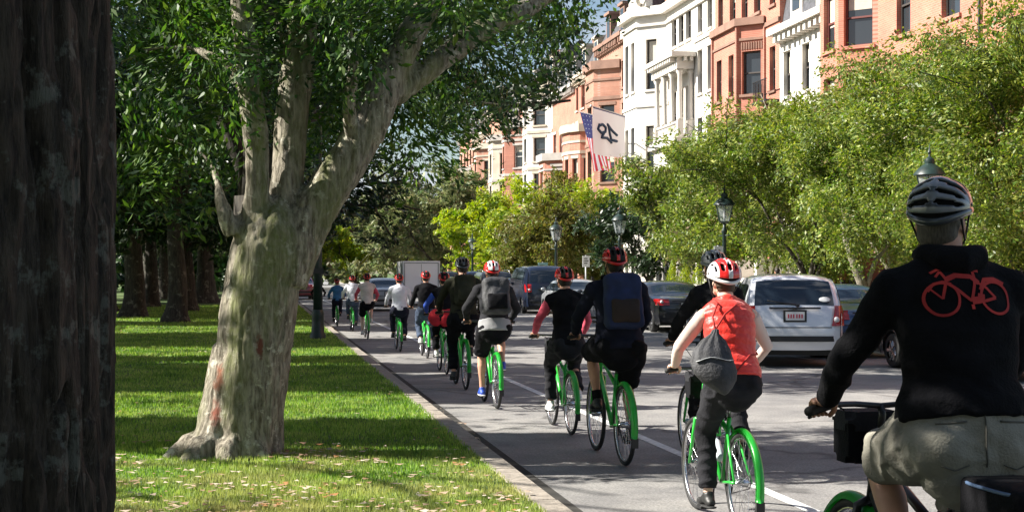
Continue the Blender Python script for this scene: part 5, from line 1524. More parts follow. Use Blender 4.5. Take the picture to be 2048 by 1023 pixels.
    if kind == 'hatch':
        bm = bmesh.new()
        yr = rear_y(zb+.08)
        tube(bm, [(.05, rear_y(zb+.02)-.035, zb+.04), (-.45, rear_y(zb+.10)-.04, zb+.11)], .012, n=6); ellipsoid(bm, (.05, rear_y(zb+.02)-.03, zb+.03), (.04, .03, .03), None, 8, 6)
        bmobj('wiper', bm, M['trim_black'], root)
        bm = bmesh.new(); zz = zb+.13; yq = [p.y for p in pts if abs(p.z-zz) < .05 and p.y < 1][0]
        ellipsoid(bm, (.50, yq-.028, zz), (.095, .012, .05), Matrix.Rotation(R(-30), 3, 'X'), 14, 8); bmobj('sticker', bm, M['plate'], rw)
        bm = bmesh.new(); tube(bm, [(0, 1.1, 1.54), (0, .85, 1.72)], .006, n=5); bmobj('aerial', bm, M['trim_black'], root)
        bm = bmesh.new(); ellipsoid(bm, (0, rear_y(.99)-.03, .995), (.055, .012, .022), None, 12, 8); bmobj('badge', bm, M['chrome'], root)
        bm = bmesh.new(); tube(bm, [(-.45, .10, .26), (-.45, .02, .26)], .03, n=8); bmobj('exhaust', bm, M['dark_metal'], root)
    if roofrail:
        for s_ in (-1, 1):
            bm = bmesh.new(); tube(bm, [(s_*hw*.72, .7, H-.05), (s_*hw*.74, .9, H+.05), (s_*hw*.74, 2.5, H+.05), (s_*hw*.72, 2.8, H-.05)], .02, n=6); bmobj('roof_rail', bm, M['chrome'], root)
    return root

make_car('hatch', M['car_white'], (9.40, 24.6, 0), R(-14.5), 'white hatchback with oval rear window sticker and black bumper strip', None, sc=1.08)
CG = 'cars along the far kerb'
make_car('sedan', M['car_blue'], (11.9, 26.9, 0), R(-2), 'blue saloon between the white hatchback and the hooded rider', CG)
make_car('sedan', M['car_grey'], (12.0, 20.6, 0), 0, 'grey car at the right edge beyond the hooded rider', CG)
make_car('sedan', M['car_silver'], (12.0, 33.2, 0), 0, 'silver saloon glimpsed just right of the white hatchback', CG)
make_car('sedan', M['car_black'], (11.9, 39.6, 0), 0, 'black saloon hidden behind the white hatchback, its tail left of it', CG)
make_car('sedan', M['car_grey'], (11.9, 45.8, 0), 0, 'dark grey saloon between the blue backpack and the red vest', CG)
make_car('sedan', M['car_silver'], (11.9, 52.4, 0), 0, 'pale-roofed saloon beyond the dark grey one', CG)
make_car('van', M['car_navy'], (11.7, 58.6, 0), 0, 'tall dark van with shining roof behind the pink-sleeved rider', CG)
make_car('sedan', M['car_black'], (11.9, 65.4, 0), 0, 'black car beyond the van, left of the pink sleeve', CG)
make_car('suv', M['car_black'], (11.8, 71.8, 0), 0, 'black off-roader right of the black backpack rider', CG, roofrail=True)
make_car('suv', M['car_navy'], (11.8, 78.6, 0), 0, 'navy off-roader, farthest but two of the parked row', CG)
make_car('sedan', M['car_grey'], (11.9, 85.6, 0), 0, 'grey car, farthest but one of the parked row', CG)
make_car('suv', M['car_black'], (11.9, 92.4, 0), 0, 'farthest parked dark car of the row', CG)
make_car('sedan', M['car_silver'], (5.6, 64, 0), 0, 'pale blue-white car ahead between the pink and white-shirted riders', None)
make_car('sedan', M['car_maroon'], (2.6, 92, 0), R(2), 'dark red car with lit-red tail lamps far off left of the lamp post', None)
# box trailer
root = empty('box_truck', (8.15, 74, 0), R(-1), label='white box truck seen from behind above the far riders', cat='truck')
bm = bmesh.new(); box(bm, -.95, .95, 0, 4.2, .62, 2.30); bmesh.ops.bevel(bm, geom=bm.edges[:], offset=.03, segments=2); bmobj('box', bm, M['car_white'], root, True, R(40))
bm = bmesh.new()
for (a, b, c, d) in ((-.90, .90, 2.18, 2.24), (-.90, .90, .66, .72), (-.90, -.84, .72, 2.18), (.84, .90, .72, 2.18)): box(bm, a, b, -.03, -.001, c, d)
bmobj('door_frame', bm, M['car_silver'], root, False)
bm = bmesh.new(); box(bm, -.83, .83, -.012, -.002, .73, 2.17); dr = bmobj('rear_door', bm, M['car_white'], root, False)
bm = bmesh.new(); box(bm, -.008, .008, -.018, -.0125, .75, 2.15); box(bm, .1, .13, -.05, -.02, 1.2, 1.5); bmobj('latch', bm, M['dark_metal'], dr, False)
bm = bmesh.new(); box(bm, -.9, .9, -.06, .1, .42, .56); bmobj('bumper', bm, M['trim_black'], root, False)
bm = bmesh.new(); box(bm, -.85, .85, 4.3, 6.0, .5, 1.9); bmesh.ops.bevel(bm, geom=bm.edges[:], offset=.12, segments=3); bmobj('cab', bm, M['car_white'], root)
for s_ in (-1, 1):
    bm = bmesh.new(); box(bm, s_*.82-.06, s_*.82+.06, -.075, -.061, .45, .53); bmobj('tail_light', bm, M['red_lens'], root, False)
    for a in (.9, 5.1): wheel_car(root, s_*.78, a, .34, sgn=s_)
# ================================================================ BICYCLES
BB = Vector((0, .44, .29))
def arc(c, r, a0, a1, n):      # in the wheel plane (y, z)
    return [Vector((c[0], c[1] + r*math.cos(a0+(a1-a0)*k/n), c[2] + r*math.sin(a0+(a1-a0)*k/n))) for k in range(n+1)]

def bike_wheel(root, y, name, hi=True):
    w = empty(name, (0, 0, 0)); w.parent = root
    c = (0, y, .345); n = 40
    bm = bmesh.new(); tube(bm, arc(c, .325, 0, 2*PI, n)[:-1], (.0195, .0195), n=10, closed=True); bmobj('tyre', bm, M['rubber'], w)
    bm = bmesh.new(); tube(bm, arc(c, .304, 0, 2*PI, n)[:-1], (.011, .009), n=8, closed=True); bmobj('rim', bm, M['chrome'], w)
    bm = bmesh.new()
    for k in range(28):
        a = 2*PI*k/28; s_ = .028 if k % 2 else -.028; b = a + (.28 if k % 4 < 2 else -.28)
        tube(bm, [(s_, y + .03*math.cos(b), .345 + .03*math.sin(b)), (0, y + .298*math.cos(a), .345 + .298*math.sin(a))], .0016, n=4, cap=False)
    bmobj('spokes', bm, M['chrome'], w)
    bm = bmesh.new(); tube(bm, [(-.055, y, .345), (-.045, y, .345), (-.03, y, .345), (.03, y, .345), (.045, y, .345), (.055, y, .345)], [.008, .012, .03, .03, .012, .008], n=12); bmobj('hub', bm, M['chrome'], w)
    return w

def fender(root, y, a0, a1, m, name='fender'):
    bm = bmesh.new(); n = 26; rows = []
    for k in range(n+1):
        a = a0+(a1-a0)*k/n; r_ = []
        for (x, dr) in ((-.030, -.018), (-.026, .0), (-.015, .010), (0, .014), (.015, .010), (.026, .0), (.030, -.018)):
            r_.append(bm.verts.new((x, y + (.356+dr)*math.cos(a), .345 + (.356+dr)*math.sin(a))))
        rows.append(r_)
    for i in range(n):
        for k in range(6): bm.faces.new((rows[i][k], rows[i][k+1], rows[i+1][k+1], rows[i+1][k]))
    bmesh.ops.solidify(bm, geom=bm.faces[:], thickness=.002)
    f = bmobj(name, bm, m, root)
    bm = bmesh.new()
    for s_ in (-1, 1):
        a = a1 if abs(a1) > PI/2 else a0
        tube(bm, [(s_*.052, y, .345), (s_*.028, y + .352*math.cos(a-.25), .345+.352*math.sin(a-.25))], .0028, n=5)
    bmobj('stay', bm, M['black_paint'], f)
    bm = bmesh.new(); p = Vector((0, y + .36*math.cos(a1+.02), .345+.36*math.sin(a1+.02)))
    box(bm, -.028, .028, p.y-.008, p.y+.002, p.z-.07, p.z+.01); bmobj('mud_flap', bm, M['black_plastic'], f, False)
    return f

def make_bike(label, loc, frame_m, rear_fender=True, bag=False, rack=False, sc=1.0, group='green rental bicycles of the riders'):
    root = empty('bicycle', loc, 0, sc, label=label, cat='bicycle', group=group)
    st, hb, ht = Vector((0, .285, .76)), Vector((0, .895, .74)), Vector((0, .845, .93))
    bm = bmesh.new()
    tube(bm, [BB, st], .016, n=10); tube(bm, [BB, hb], .021, n=10); tube(bm, [Vector((0, .315, .66)), Vector((0, .86, .87))], .018, n=10); tube(bm, [hb + Vector((0, .008, -.03)), ht + Vector((0, -.008, .03))], .023, n=12)
    for s_ in (-1, 1):
        tube(bm, [BB + Vector((s_*.02, -.02, 0)), Vector((s_*.058, .12, .335)), Vector((s_*.06, 0, .345))], .010, n=8)
        tube(bm, [Vector((s_*.014, .30, .70)), Vector((s_*.045, .16, .56)), Vector((s_*.06, 0, .345))], .009, n=8)
    bmobj('frame', bm, frame_m, root)
    bm = bmesh.new()
    tube(bm, [hb + Vector((0, .01, -.04)), Vector((0, .915, .70))], .022, n=10)
    for s_ in (-1, 1): tube(bm, [Vector((0, .912, .71)), Vector((s_*.048, .925, .685)), Vector((s_*.052, .96, .58)), Vector((s_*.055, 1.06, .345))], [.018, .017, .015, .010], n=8)
    bmobj('fork', bm, frame_m, root)
    bike_wheel(root, 0, 'rear_wheel'); bike_wheel(root, 1.06, 'front_wheel')
    G = M['green_paint']
    if rear_fender: fender(root, 0, R(40), R(193), G, 'rear_fender')
    if rack: fender(root, 1.06, R(25), R(200), G, 'front_fender')
    bm = bmesh.new(); tube(bm, [st, Vector((0, .235, .93))], .0135, n=8); bmobj('seat_post', bm, M['chrome'], root)
    bm = bmesh.new()
    tube(bm, [(0, .10, .955), (0, .14, .965), (0, .20, .965), (0, .27, .96), (0, .34, .955), (0, .385, .945)], [(.055, .018), (.088, .03), (.082, .03), (.045, .024), (.024, .02), (.014, .012)], n=16, round_cap=False); bmobj('saddle', bm, M['black_plastic'], root)
    bm = bmesh.new()
    for s_ in (-1, 1): tube(bm, [(s_*.045, .12, .925), (s_*.022, .2, .915), (s_*.022, .33, .93)], .0035, n=5)
    bmobj('saddle_rails', bm, M['dark_metal'], root)
    bm = bmesh.new(); tube(bm, [ht, ht + Vector((0, -.03, .10)), Vector((0, .83, 1.06))], .014, n=8); bmobj('stem', bm, M['black_paint'], root)
    bm = bmesh.new(); tube(bm, [(-.33, .675, 1.06), (-.22, .75, 1.075), (-.11, .81, 1.07), (0, .83, 1.06), (.11, .81, 1.07), (.22, .75, 1.075), (.33, .675, 1.06)], .011, n=8)
    hbar = bmobj('handlebar', bm, M['black_paint'], root)
    for s_ in (-1, 1):
        bm = bmesh.new(); tube(bm, [(s_*.345, .665, 1.058), (s_*.335, .672, 1.06), (s_*.23, .744, 1.075), (s_*.22, .75, 1.076)], [.016, .0185, .0165, .015], n=10); bmobj('grip', bm, M['rubber'], hbar)
        bm = bmesh.new(); tube(bm, [(s_*.20, .765, 1.068), (s_*.22, .80, 1.055), (s_*.27, .775, 1.04), (s_*.31, .745, 1.03)], [.008, .007, .006, .006], n=6); bmobj('brake_lever', bm, M['dark_metal'], hbar)
    bm = bmesh.new()
    tube(bm, [(.2, .77, 1.07), (.12, .93, 1.05), (.04, .93, .9), (.03, .85, .6)], .0032, n=5); tube(bm, [(-.2, .77, 1.07), (-.1, .94, 1.04), (-.02, .92, .92), (.0, .93, .72)], .0032, n=5); bmobj('cable', bm, M['rubber'], root)
    cs = empty('crankset', (0, 0, 0)); cs.parent = root
    bm = bmesh.new(); tube(bm, arc((.045, BB.y, BB.z), .088, 0, 2*PI, 30)[:-1], (.003, .010), n=6, closed=True)
    for k in range(5): tube(bm, [(.045, BB.y, BB.z), (.045, BB.y+.085*math.cos(2*PI*k/5), BB.z+.085*math.sin(2*PI*k/5))], .007, n=5)
    bmobj('chainring', bm, M['dark_metal'], cs)
    bm = bmesh.new(); tube(bm, [(.045, .44, .378), (.045, 0, .385), (.045, -.038, .345), (.045, 0, .305), (.045, .44, .202)], .0045, n=5); bmobj('chain', bm, M['dark_metal'], root)
    root['crank'] = 0.0
    bm = bmesh.new(); tube(bm, [(0, -.085, .76), (0, -.06, .76)], .0, n=3) if False else ellipsoid(bm, (0, .20, .83), (.03, .014, .02), None, 10, 8); bmobj('rear_reflector', bm, M['red_lens'], root)
    if bag:
        bm = bmesh.new(); box(bm, -.095, .095, .90, 1.04, .84, 1.02); bmesh.ops.bevel(bm, geom=bm.edges[:], offset=.028, segments=3); hbag = bmobj('handlebar_bag', bm, M['black_cloth'], root, True, R(50))
        bm = bmesh.new(); box(bm, -.099, .099, .895, 1.045, .96, 1.032); bmesh.ops.bevel(bm, geom=bm.edges[:], offset=.03, segments=3); bmobj('flap', bm, M['dark_cloth'], hbag, True, R(50))
    if rack:
        bm = bmesh.new()
        for s_ in (-1, 1): tube(bm, [(s_*.06, .02, .345), (s_*.065, -.10, .76), (s_*.06, .25, .77)], .005, n=6)
        tube(bm, [(-.06, -.34, .77), (.06, -.34, .77)], .005, n=6); tube(bm, [(-.06, .25, .77), (-.06, -.34, .77)], .005, n=6); tube(bm, [(.06, .25, .77), (.06, -.34, .77)], .005, n=6); bmobj('rack', bm, M['black_paint'], root)
    return root

def crank_arms(root, alpha):
    """Arms and pedals at the rider's own crank angle."""
    cs = [c for c in root.children if c.name.startswith('crankset')][0]
    for s_, a in ((-1, alpha), (1, alpha+PI)):
        p = BB + Vector((0, math.cos(a)*.17, math.sin(a)*.17))
        bm = bmesh.new(); tube(bm, [BB + Vector((s_*.06, 0, 0)), p + Vector((s_*.075, 0, 0))], (.008, .012), n=8); bmobj('crank_arm', bm, M['dark_metal'], cs)
        bm = bmesh.new(); box(bm, p.x + s_*.125-.045, p.x + s_*.125+.045, p.y-.045, p.y+.045, p.z-.012, p.z+.012); bmesh.ops.bevel(bm, geom=bm.edges[:], offset=.006, segments=1); bmobj('pedal', bm, M['black_plastic'], cs, False)

# ================================================================ PEOPLE
def ik(a, b, l1, l2, pole):
    d = b - a; L = min(d.length, (l1+l2)*.999); u = d.normalized()
    b = a + u*L
    x = (l1*l1 - l2*l2 + L*L) / (2*L); h = math.sqrt(max(0, l1*l1 - x*x))
    p = pole - u*pole.dot(u); p.normalize()
    return a + u*x + p*h, b

def rings_head(bm, c, yaw, pitch, female=False):
    """Skull, jaw, nose, ears and neck-top, facing +Y then turned."""
    Rm = (Matrix.Rotation(yaw, 3, 'Z') @ Matrix.Rotation(pitch, 3, 'X'))
    def w(x, y, z): return c + Rm @ Vector((x, y, z))
    ellipsoid(bm, w(0, -.012, .025), (.074, .094, .090), Rm, 24, 16)       # cranium
    ellipsoid(bm, w(0, .025, -.035), (.058, .068, .078), Rm, 20, 14)       # face
    ellipsoid(bm, w(0, .052, -.088), (.034, .030, .024), Rm, 14, 10)       # chin
    ellipsoid(bm, w(0, .090, -.030), (.012, .022, .018), Rm, 10, 8)        # nose tip
    tube(bm, [w(0, .080, .005), w(0, .098, -.030)], [.008, .012], n=8)
    ellipsoid(bm, w(0, .076, .012), (.050, .016, .010), Rm, 14, 8)         # brow
    for s_ in (-1, 1):
        ellipsoid(bm, w(s_*.036, .062, -.030), (.022, .020, .018), Rm, 10, 8)   # cheeks
        ellipsoid(bm, w(s_*.075, -.008, -.018), (.010, .020, .032), Rm, 10, 8)  # ears
        tube(bm, [w(s_*.055, .0, -.05), w(s_*.048, .035, -.085), w(s_*.02, .06, -.098)], [.020, .018, .016], n=8)  # jaw line
    return w, Rm

def helmet(parent, w0, Rm, m1, m2, kind='city', hs=1.05):
    def w(x, y, z): return w0(x*hs, -.01+(y+.01)*hs, .03+(z-.03)*hs)
    def e(phi, psi, k=1.0, dz=0):
        return w(.100*k*math.sin(phi), -.010 + .130*k*math.cos(phi)*math.sin(psi), .045 + dz + .098*k*math.cos(phi)*math.cos(psi))
    bm = bmesh.new()   # foam liner
    rows = []
    for i in range(9):
        th = R(96) * i / 8
        rows.append([bm.verts.new(w(.091*math.sin(th)*math.cos(a), -.010 + .119*math.sin(th)*math.sin(a), .040 + .088*math.cos(th) - (.030*(math.sin(th)**6)*(max(0, -math.sin(a))**2)))) for a in [2*PI*k/28 for k in range(28)]] if i else [bm.verts.new(w(0, -.010, .128))])
    for k in range(28): bm.faces.new((rows[0][0], rows[1][k], rows[1][(k+1) % 28]))
    for i in range(1, 8):
        for k in range(28): bm.faces.new((rows[i][k], rows[i+1][k], rows[i+1][(k+1) % 28], rows[i][(k+1) % 28]))
    bmesh.ops.solidify(bm, geom=bm.faces[:], thickness=-.012)
    hel = bmobj('helmet', bm, M['foam_black'], parent)
    # outer shell: a dome with long vents cut through it
    if kind == 'city':
        slots = [(c, 6.5 - abs(c)*.03, p0, p1) for c in (-52, -26, 0, 26, 52) for (p0, p1) in ((-72, -34), (-22, 20), (32, 62))]
    else:
        slots = [(c, 6.2, p0, p1) for c in (-74, -50, -24, 4, 32) for (p0, p1) in ((-60, -5), (5, 60))]
    sh = bmesh.new(); NU, NV = 44, 44; G_ = {}
    def gv(i, j):
        if (i, j) not in G_:
            ph = R(-82 + 164*i/NU); ps = R(-98 + 176*j/NV)
            k = 1.02 + .035*abs(math.cos(ph*3.4))*math.cos(ph)
            p = e(ph, ps, k); G_[(i, j)] = sh.verts.new(p)
        return G_[(i, j)]
    for i in range(NU):
        for j in range(NV):
            ph = -82 + 164*(i+.5)/NU; ps = -98 + 176*(j+.5)/NV
            hole = False
            for (c, hw_, p0, p1) in slots:
                if kind != 'city':
                    m_ = (ph-(p0+p1)/2)/((p1-p0)/2)
                    if abs(m_) < 1 and abs(ps-c+abs(ph)*.10) < hw_*(1-m_*m_)**.35: hole = True
                    continue
                m_ = (ps-(p0+p1)/2)/((p1-p0)/2)
                if abs(m_) < 1 and abs(ph-c*(1 - .12*abs(ps)/90)) < hw_*(1-m_*m_)**.35: hole = True
            if hole: continue
            f = sh.faces.new((gv(i, j), gv(i+1, j), gv(i+1, j+1), gv(i, j+1)))
            q = abs(ph) if kind == 'city' else abs(abs(ph)-24)
            f.material_index = 1 if ((9 < abs(ph) < 36) if kind == 'city' else (int((ps+100)//14) % 2 == 0)) else 0
    bmesh.ops.recalc_face_normals(sh, faces=sh.faces)
    so = bmobj('shell', sh, [m1, m2], hel)
    md = so.modifiers.new('t', 'SOLIDIFY'); md.thickness = .011; md.offset = -1
    md = so.modifiers.new('s', 'SUBSURF'); md.levels = 1; md.render_levels = 1
    rim = []
    for k in range(36):
        a = 2*PI*k/36
        rim.append(w(.097*math.cos(a), -.010 + .127*math.sin(a), .034 - .030*max(0, -math.sin(a))**2 + .004*max(0, math.sin(a))))
    bm = bmesh.new(); tube(bm, rim, (.013, .008), n=8, closed=True); bmobj('rim', bm, m1, hel)
    bm = bmesh.new()
    for s_ in (-1, 1): tube(bm, [w(s_*.085, .03, .02), w(s_*.074, .012, -.06), w(s_*.045, .03, -.105), w(0, .045, -.118)], .004, n=5); tube(bm, [w(s_*.080, -.075, .01), w(s_*.074, .012, -.06)], .004, n=5)
    bmobj('chin_strap', bm, M['black_plastic'], hel)
    return hel

def make_rider(label, loc, sc=1.0, alpha=R(-90), lean=R(20), skin='skin', top=None, sleeves='long', sleeve_m=None, bottoms=None, legs='long', shoes='shoe_black', hel=('helmet_red', 'foam_black'), hkind='city',
               hair='hair', hair_len=0, voxel=.016, head_yaw=0, width=1.0, style=None, fold=.006, group='riders on the bicycle lane', socks=None, stand=False, hem=0.0, gl=False, kout=.08, hs=1.05, short_k=.96, walk=0.0, rz=0, arm_drop=0):
    root = empty('person', loc, rz, sc, label=label, cat='person', group=group)
    W_ = width; cv = .86 if bottoms else 1.0
    if not stand:
        hip = Vector((0, .185, 1.03)); up = Vector((0, math.sin(lean), math.cos(lean)))
    else:
        hip = Vector((0, 0, .93)); up = Vector((0, math.sin(lean), math.cos(lean)))
    bk = Vector((0, -up.z, up.y))                  # towards the back of the torso
    up2 = (up + Vector((0, .10, -.02))).normalized() if not stand else up
    waist = hip + up*.17; chest = waist + up*.17 + bk*.015; sh = chest + up2*.15 + bk*.015; neck = sh + up2*.075; 
    head = neck + Vector((0, .045 + .03*math.sin(lean), .135))
    # joints
    J = {}
    for s_ in (-1, 1):
        h = hip + Vector((s_*.095*W_, .0, -.02))
        if not stand:
            a = alpha if s_ < 0 else alpha + PI
            ped = BB + Vector((s_*.125, math.cos(a)*.17, math.sin(a)*.17))
            ank = ped + Vector((0, -.075, .105))
            knee, ank = ik(h, ank, .445, .43, Vector((s_*kout, 1, .35)))
            toe = ped + Vector((0, .085, .035)); heel = ank + Vector((0, -.055, -.06)); ball = ped + Vector((0, .02, .035))
        else:
            f = .22*walk*s_
            ank = Vector((s_*.10, f, .09)); knee, ank = ik(h, ank, .44, .43, Vector((0, 1, 0))); toe = ank + Vector((s_*.02, .17, -.05)); heel = ank + Vector((0, -.06, -.05)); ball = ank + Vector((0, .1, -.05))
        J[s_] = dict(h=h, knee=knee, ank=ank, toe=toe, heel=heel, ball=ball)
        S = sh + Vector((s_*.175*W_, 0, -.035))
        if not stand:
            grip = Vector((s_*.285, .705, 1.066)); wr = grip + Vector((s_*.002, -.062, .032)) ; 
            elb, wr = ik(S, wr, .285, .262, Vector((s_*.85, -.25, -.65)))
            if sc != 1 and False: pass
        else:
            wr = S + Vector((s_*.07, .10 - .1*walk*s_, -.50)); elb, wr = ik(S, wr, .285, .262, Vector((s_*.3, -1, 0))); grip = wr + Vector((0, .02, -.08))
        J[s_].update(S=S, elb=elb, wr=wr, grip=grip)
    # ---------------- the body, one continuous skin
    bm = bmesh.new()
    tor = [(hip - up*.07, (.11*W_*cv, .08*cv)), (hip, (.160*W_*cv, .112*cv)), (hip + up*.08, (.150*W_*cv, .105*cv)), (waist, (.132*W_, .095)), (chest - up*.06, (.145*W_, .105)), (chest + up*.04, (.160*W_, .110)), (sh - up*.02, (.150*W_, .092)), (sh + up2*.03, (.105*W_, .07)), (neck - up2*.01, (.060, .062)), (neck + Vector((0, .02, .055)), (.054, .058)), (head + Vector((0, -.01, -.03)), (.05, .055))]
    tube(bm, [t[0] for t in tor], [t[1] for t in tor], n=24, round_cap=True)
    for s_ in (-1, 1):
        j = J[s_]
        ellipsoid(bm, hip + Vector((s_*.075*W_, -.050, -.035)), (.088*W_*cv, .085*cv, .09*cv), None, 16, 12)
        tube(bm, [j['h'], j['h'].lerp(j['knee'], .35), j['h'].lerp(j['knee'], .8), j['knee'], j['knee'].lerp(j['ank'], .15), j['knee'].lerp(j['ank'], .35) + Vector((0, -.012, 0)), j['knee'].lerp(j['ank'], .75), j['ank']], [.088*W_*cv, .084*W_*cv, .060, .055, .052, .056, .038, .034], n=16, round_cap=True)
        tube(bm, [j['heel'], j['ank'].lerp(j['ball'], .4), j['ball'], j['toe']], [.028, .036, (.040, .028), (.032, .018)], n=12, round_cap=True)
        ellipsoid(bm, j['S'] + Vector((-s_*.01, 0, -.005)), (.058, .056, .06), None, 14, 10)
        tube(bm, [sh.lerp(j['S'], .4), j['S'], j['S'].lerp(j['elb'], .4), j['elb'], j['elb'].lerp(j['wr'], .3), j['wr'].lerp(j['elb'], .1), j['wr']], [.055, .052, .046, .037, .038, .026, (.026, .022)], n=14, round_cap=True)
        # palm
        g = j['grip']
        if not stand:
            tube(bm, [j['wr'], g + Vector((0, -.035, .026)), g + Vector((-s_*.002, -.004, .030))], [(.026, .020), (.038, .017), (.040, .014)], n=12, round_cap=True)
        else:
            tube(bm, [j['wr'], j['wr'].lerp(g, .5), g], [(.022, .024), (.018, .038), (.016, .036)], n=12, round_cap=True)
    w, Rm = rings_head(bm, head, head_yaw, R(4))
    body = remeshed('body', bm, M[skin], root, voxel=min(voxel, .013) if voxel < .02 else voxel, smooth=3)
    # ---------------- fingers, eyes and mouth joined into the same skin
    bm = bmesh.new(); bm.from_mesh(body.data)
    for s_ in (-1, 1):
        g = J[s_]['grip']
        for i in range(4):
            x = s_*(i-1.5)*.0205; ln = (.95, 1.05, 1.0, .82)[i]
            if not stand:
                dy = -s_*x*.68*s_      # the grip sweeps back towards its end
                c = g + Vector((x, -abs(0) - (x*s_)*.68, 0))
                pts = [c + Vector((0, .027*math.cos(t)*1.0 - .0, .027*math.sin(t)+.003)) for t in (R(125), R(80), R(35), R(-10), R(-60*ln), R(-115*ln))]
                tube(bm, pts, [.0098, .0100, .0095, .0088, .0080, .0070], n=7, round_cap=True)
            else:
                c = g + Vector((0, -(i-1.5)*.018, 0)); tube(bm, [c, c + Vector((-s_*.004, .004, -.03*ln)), c + Vector((-s_*.014, .008, -.058*ln)), c + Vector((-s_*.028, .008, -.075*ln))], [.0095, .009, .008, .007], n=6, round_cap=True)
        if not stand:
            th = [g + Vector((-s_*.030, -.040, .022)), g + Vector((-s_*.048, -.022, .012)), g + Vector((-s_*.054, .004, -.010)), g + Vector((-s_*.046, .018, -.026))]
        else: th = [J[s_]['wr'] + Vector((0, .025, -.03)), J[s_]['wr'] + Vector((0, .045, -.06)), J[s_]['wr'] + Vector((-s_*.006, .045, -.085))]
        tube(bm, th, [.0125, .0115, .0100, .0085][:len(th)], n=7, round_cap=True)
    nb = len(body.data.polygons); bm.faces.ensure_lookup_table()
    k0 = len(bm.faces)
    for s_ in (-1, 1): ellipsoid(bm, w(s_*.030, .077, -.004), (.013, .010, .009), Rm, 10, 8)
    bm.faces.ensure_lookup_table()
    for f in bm.faces[k0:]: f.material_index = 1
    k0 = len(bm.faces); ellipsoid(bm, w(0, .083, -.062), (.024, .009, .007), Rm, 12, 8); bm.faces.ensure_lookup_table()
    for f in bm.faces[k0:]: f.material_index = 2
    for f in bm.faces: f.smooth = True
    bm.to_mesh(body.data); bm.free(); body.data.materials.append(M['eye_white']); body.data.materials.append(M['lip'])
    # ---------------- hair and helmet
    bm = bmesh.new()
    ellipsoid(bm, w(0, -.022, .025), (.080, .094, .094), Rm, 20, 14); ellipsoid(bm, w(0, -.055, -.035), (.068, .050, .062), Rm, 16, 12)
    if hair_len:
        tube(bm, [w(0, -.07, -.02), w(0, -.10, -.10), w(0, -.12, -.10-hair_len*.5), w(0, -.11, -.10-hair_len)], [(.07, .04), (.085, .04), (.09, .035), (.05, .02)], n=16, round_cap=True)
    remeshed('hair', bm, M[hair], root, voxel=max(voxel, .012), smooth=2, disp=lambda co, no: .003*vnoise(co*[60, 60, 18], 3))
    if hel: helmet(root, w, Rm, M[hel[0]], M[hel[1]], hkind, hs)
    if gl:
        bm = bmesh.new(); 
        for s_ in (-1, 1): tube(bm, [w(s_*.078, -.01, .0), w(s_*.076, .05, .003), w(s_*.062, .085, .002)], .003, n=5); ellipsoid(bm, w(s_*.034, .096, -.004), (.028, .006, .020), Rm, 12, 8)
        bmobj('glasses', bm, M['black_plastic'], root)
    # ---------------- clothes
    rs_ = (len(label) * 13) % 97
    def folds(A, f=1.0, quilt=0):
        def d(co, no):
            q = A * (np.abs(vnoise(co*[7*f, 7*f, 11*f] + 1.3*vnoise(co*4, rs_)[:, None], rs_+1)) * -1.6 + .5) + A*.5*vnoise(co*[19, 19, 26], rs_+2)
            if quilt: q = q + .007*(np.abs(np.sin(co @ np.array((.05, up.y, up.z)) * PI/.066 + .35*vnoise(co*5, 3)))**.6 - .6)
            return q
        return d
    e = .020 if style != 'puffy' else .030
    if top:
        bm = bmesh.new()
        h0 = hip + up*(-.02 + hem)
        wv = 1.0
        tt = [(h0 - up*.055, (.186*W_, .150)), (h0 + up*.0, (.186*W_, .148)), (waist, (.158*W_, .122)), (chest - up*.06, (.166*W_, .128)), (chest + up*.03, (.178*W_, .132)), (sh - up*.02, (.168*W_, .112)), (sh + up2*.035, (.112*W_, .088)), (neck - up2*.005, (.068, .072)), (neck + up2*.02, (.062, .066))]
        if sleeves == 'long' and style == 'hood': 
            tt = tt[:-2] + [(neck - up2*.01, (.085, .088)), (neck + up2*.035 + bk*.012, (.082, .080))]
        tube(bm, [t[0] for t in tt], [(t[1][0]+e-.02, t[1][1]+e-.02) for t in tt], n=28)
        # trapezius slopes
        for s_ in (-1, 1):
            j = J[s_]
            tube(bm, [neck - up2*.02 + Vector((s_*.02, 0, 0)), sh.lerp(j['S'], .55) + Vector((0, 0, .030)), j['S'] + Vector((-s_*(.03 if sleeves == 'none' else 0), 0, .012))], [.060, .066, (.052 if sleeves == 'none' else .060+e*.5)], n=14, round_cap=True)
            if sleeves == 'none': ellipsoid(bm, j['S'] + Vector((-s_*.030, 0, -.004)), (.058, .066, .062), None, 16, 12)
            else: ellipsoid(bm, j['S'] + Vector((-s_*.012, 0, -.006)), (.066+e*.4, .068+e*.4, .070+e*.3), None, 16, 12)
            if sleeves == 'long' and sleeve_m is None:
                tube(bm, [j['S'], j['S'].lerp(j['elb'], .4), j['S'].lerp(j['elb'], .9), j['elb'], j['elb'].lerp(j['wr'], .3), j['wr'].lerp(j['elb'], .25), j['wr'].lerp(j['elb'], .05)], [.068, .064, .056, .056, .054, .045, .040], n=16)
            elif sleeves == 'short':
                tube(bm, [j['S'], j['S'].lerp(j['elb'], .35), j['S'].lerp(j['elb'], .6)], [.068, .064, .062], n=16)
        nm = {'puffy': 'vest', 'vest': 'vest'}.get(style, 'jacket' if style != 'shirt' else 'shirt')
        remeshed(nm, bm, M[top], root, voxel=voxel*.8, smooth=3, disp=folds(fold, quilt=1 if style == 'puffy' else 0))
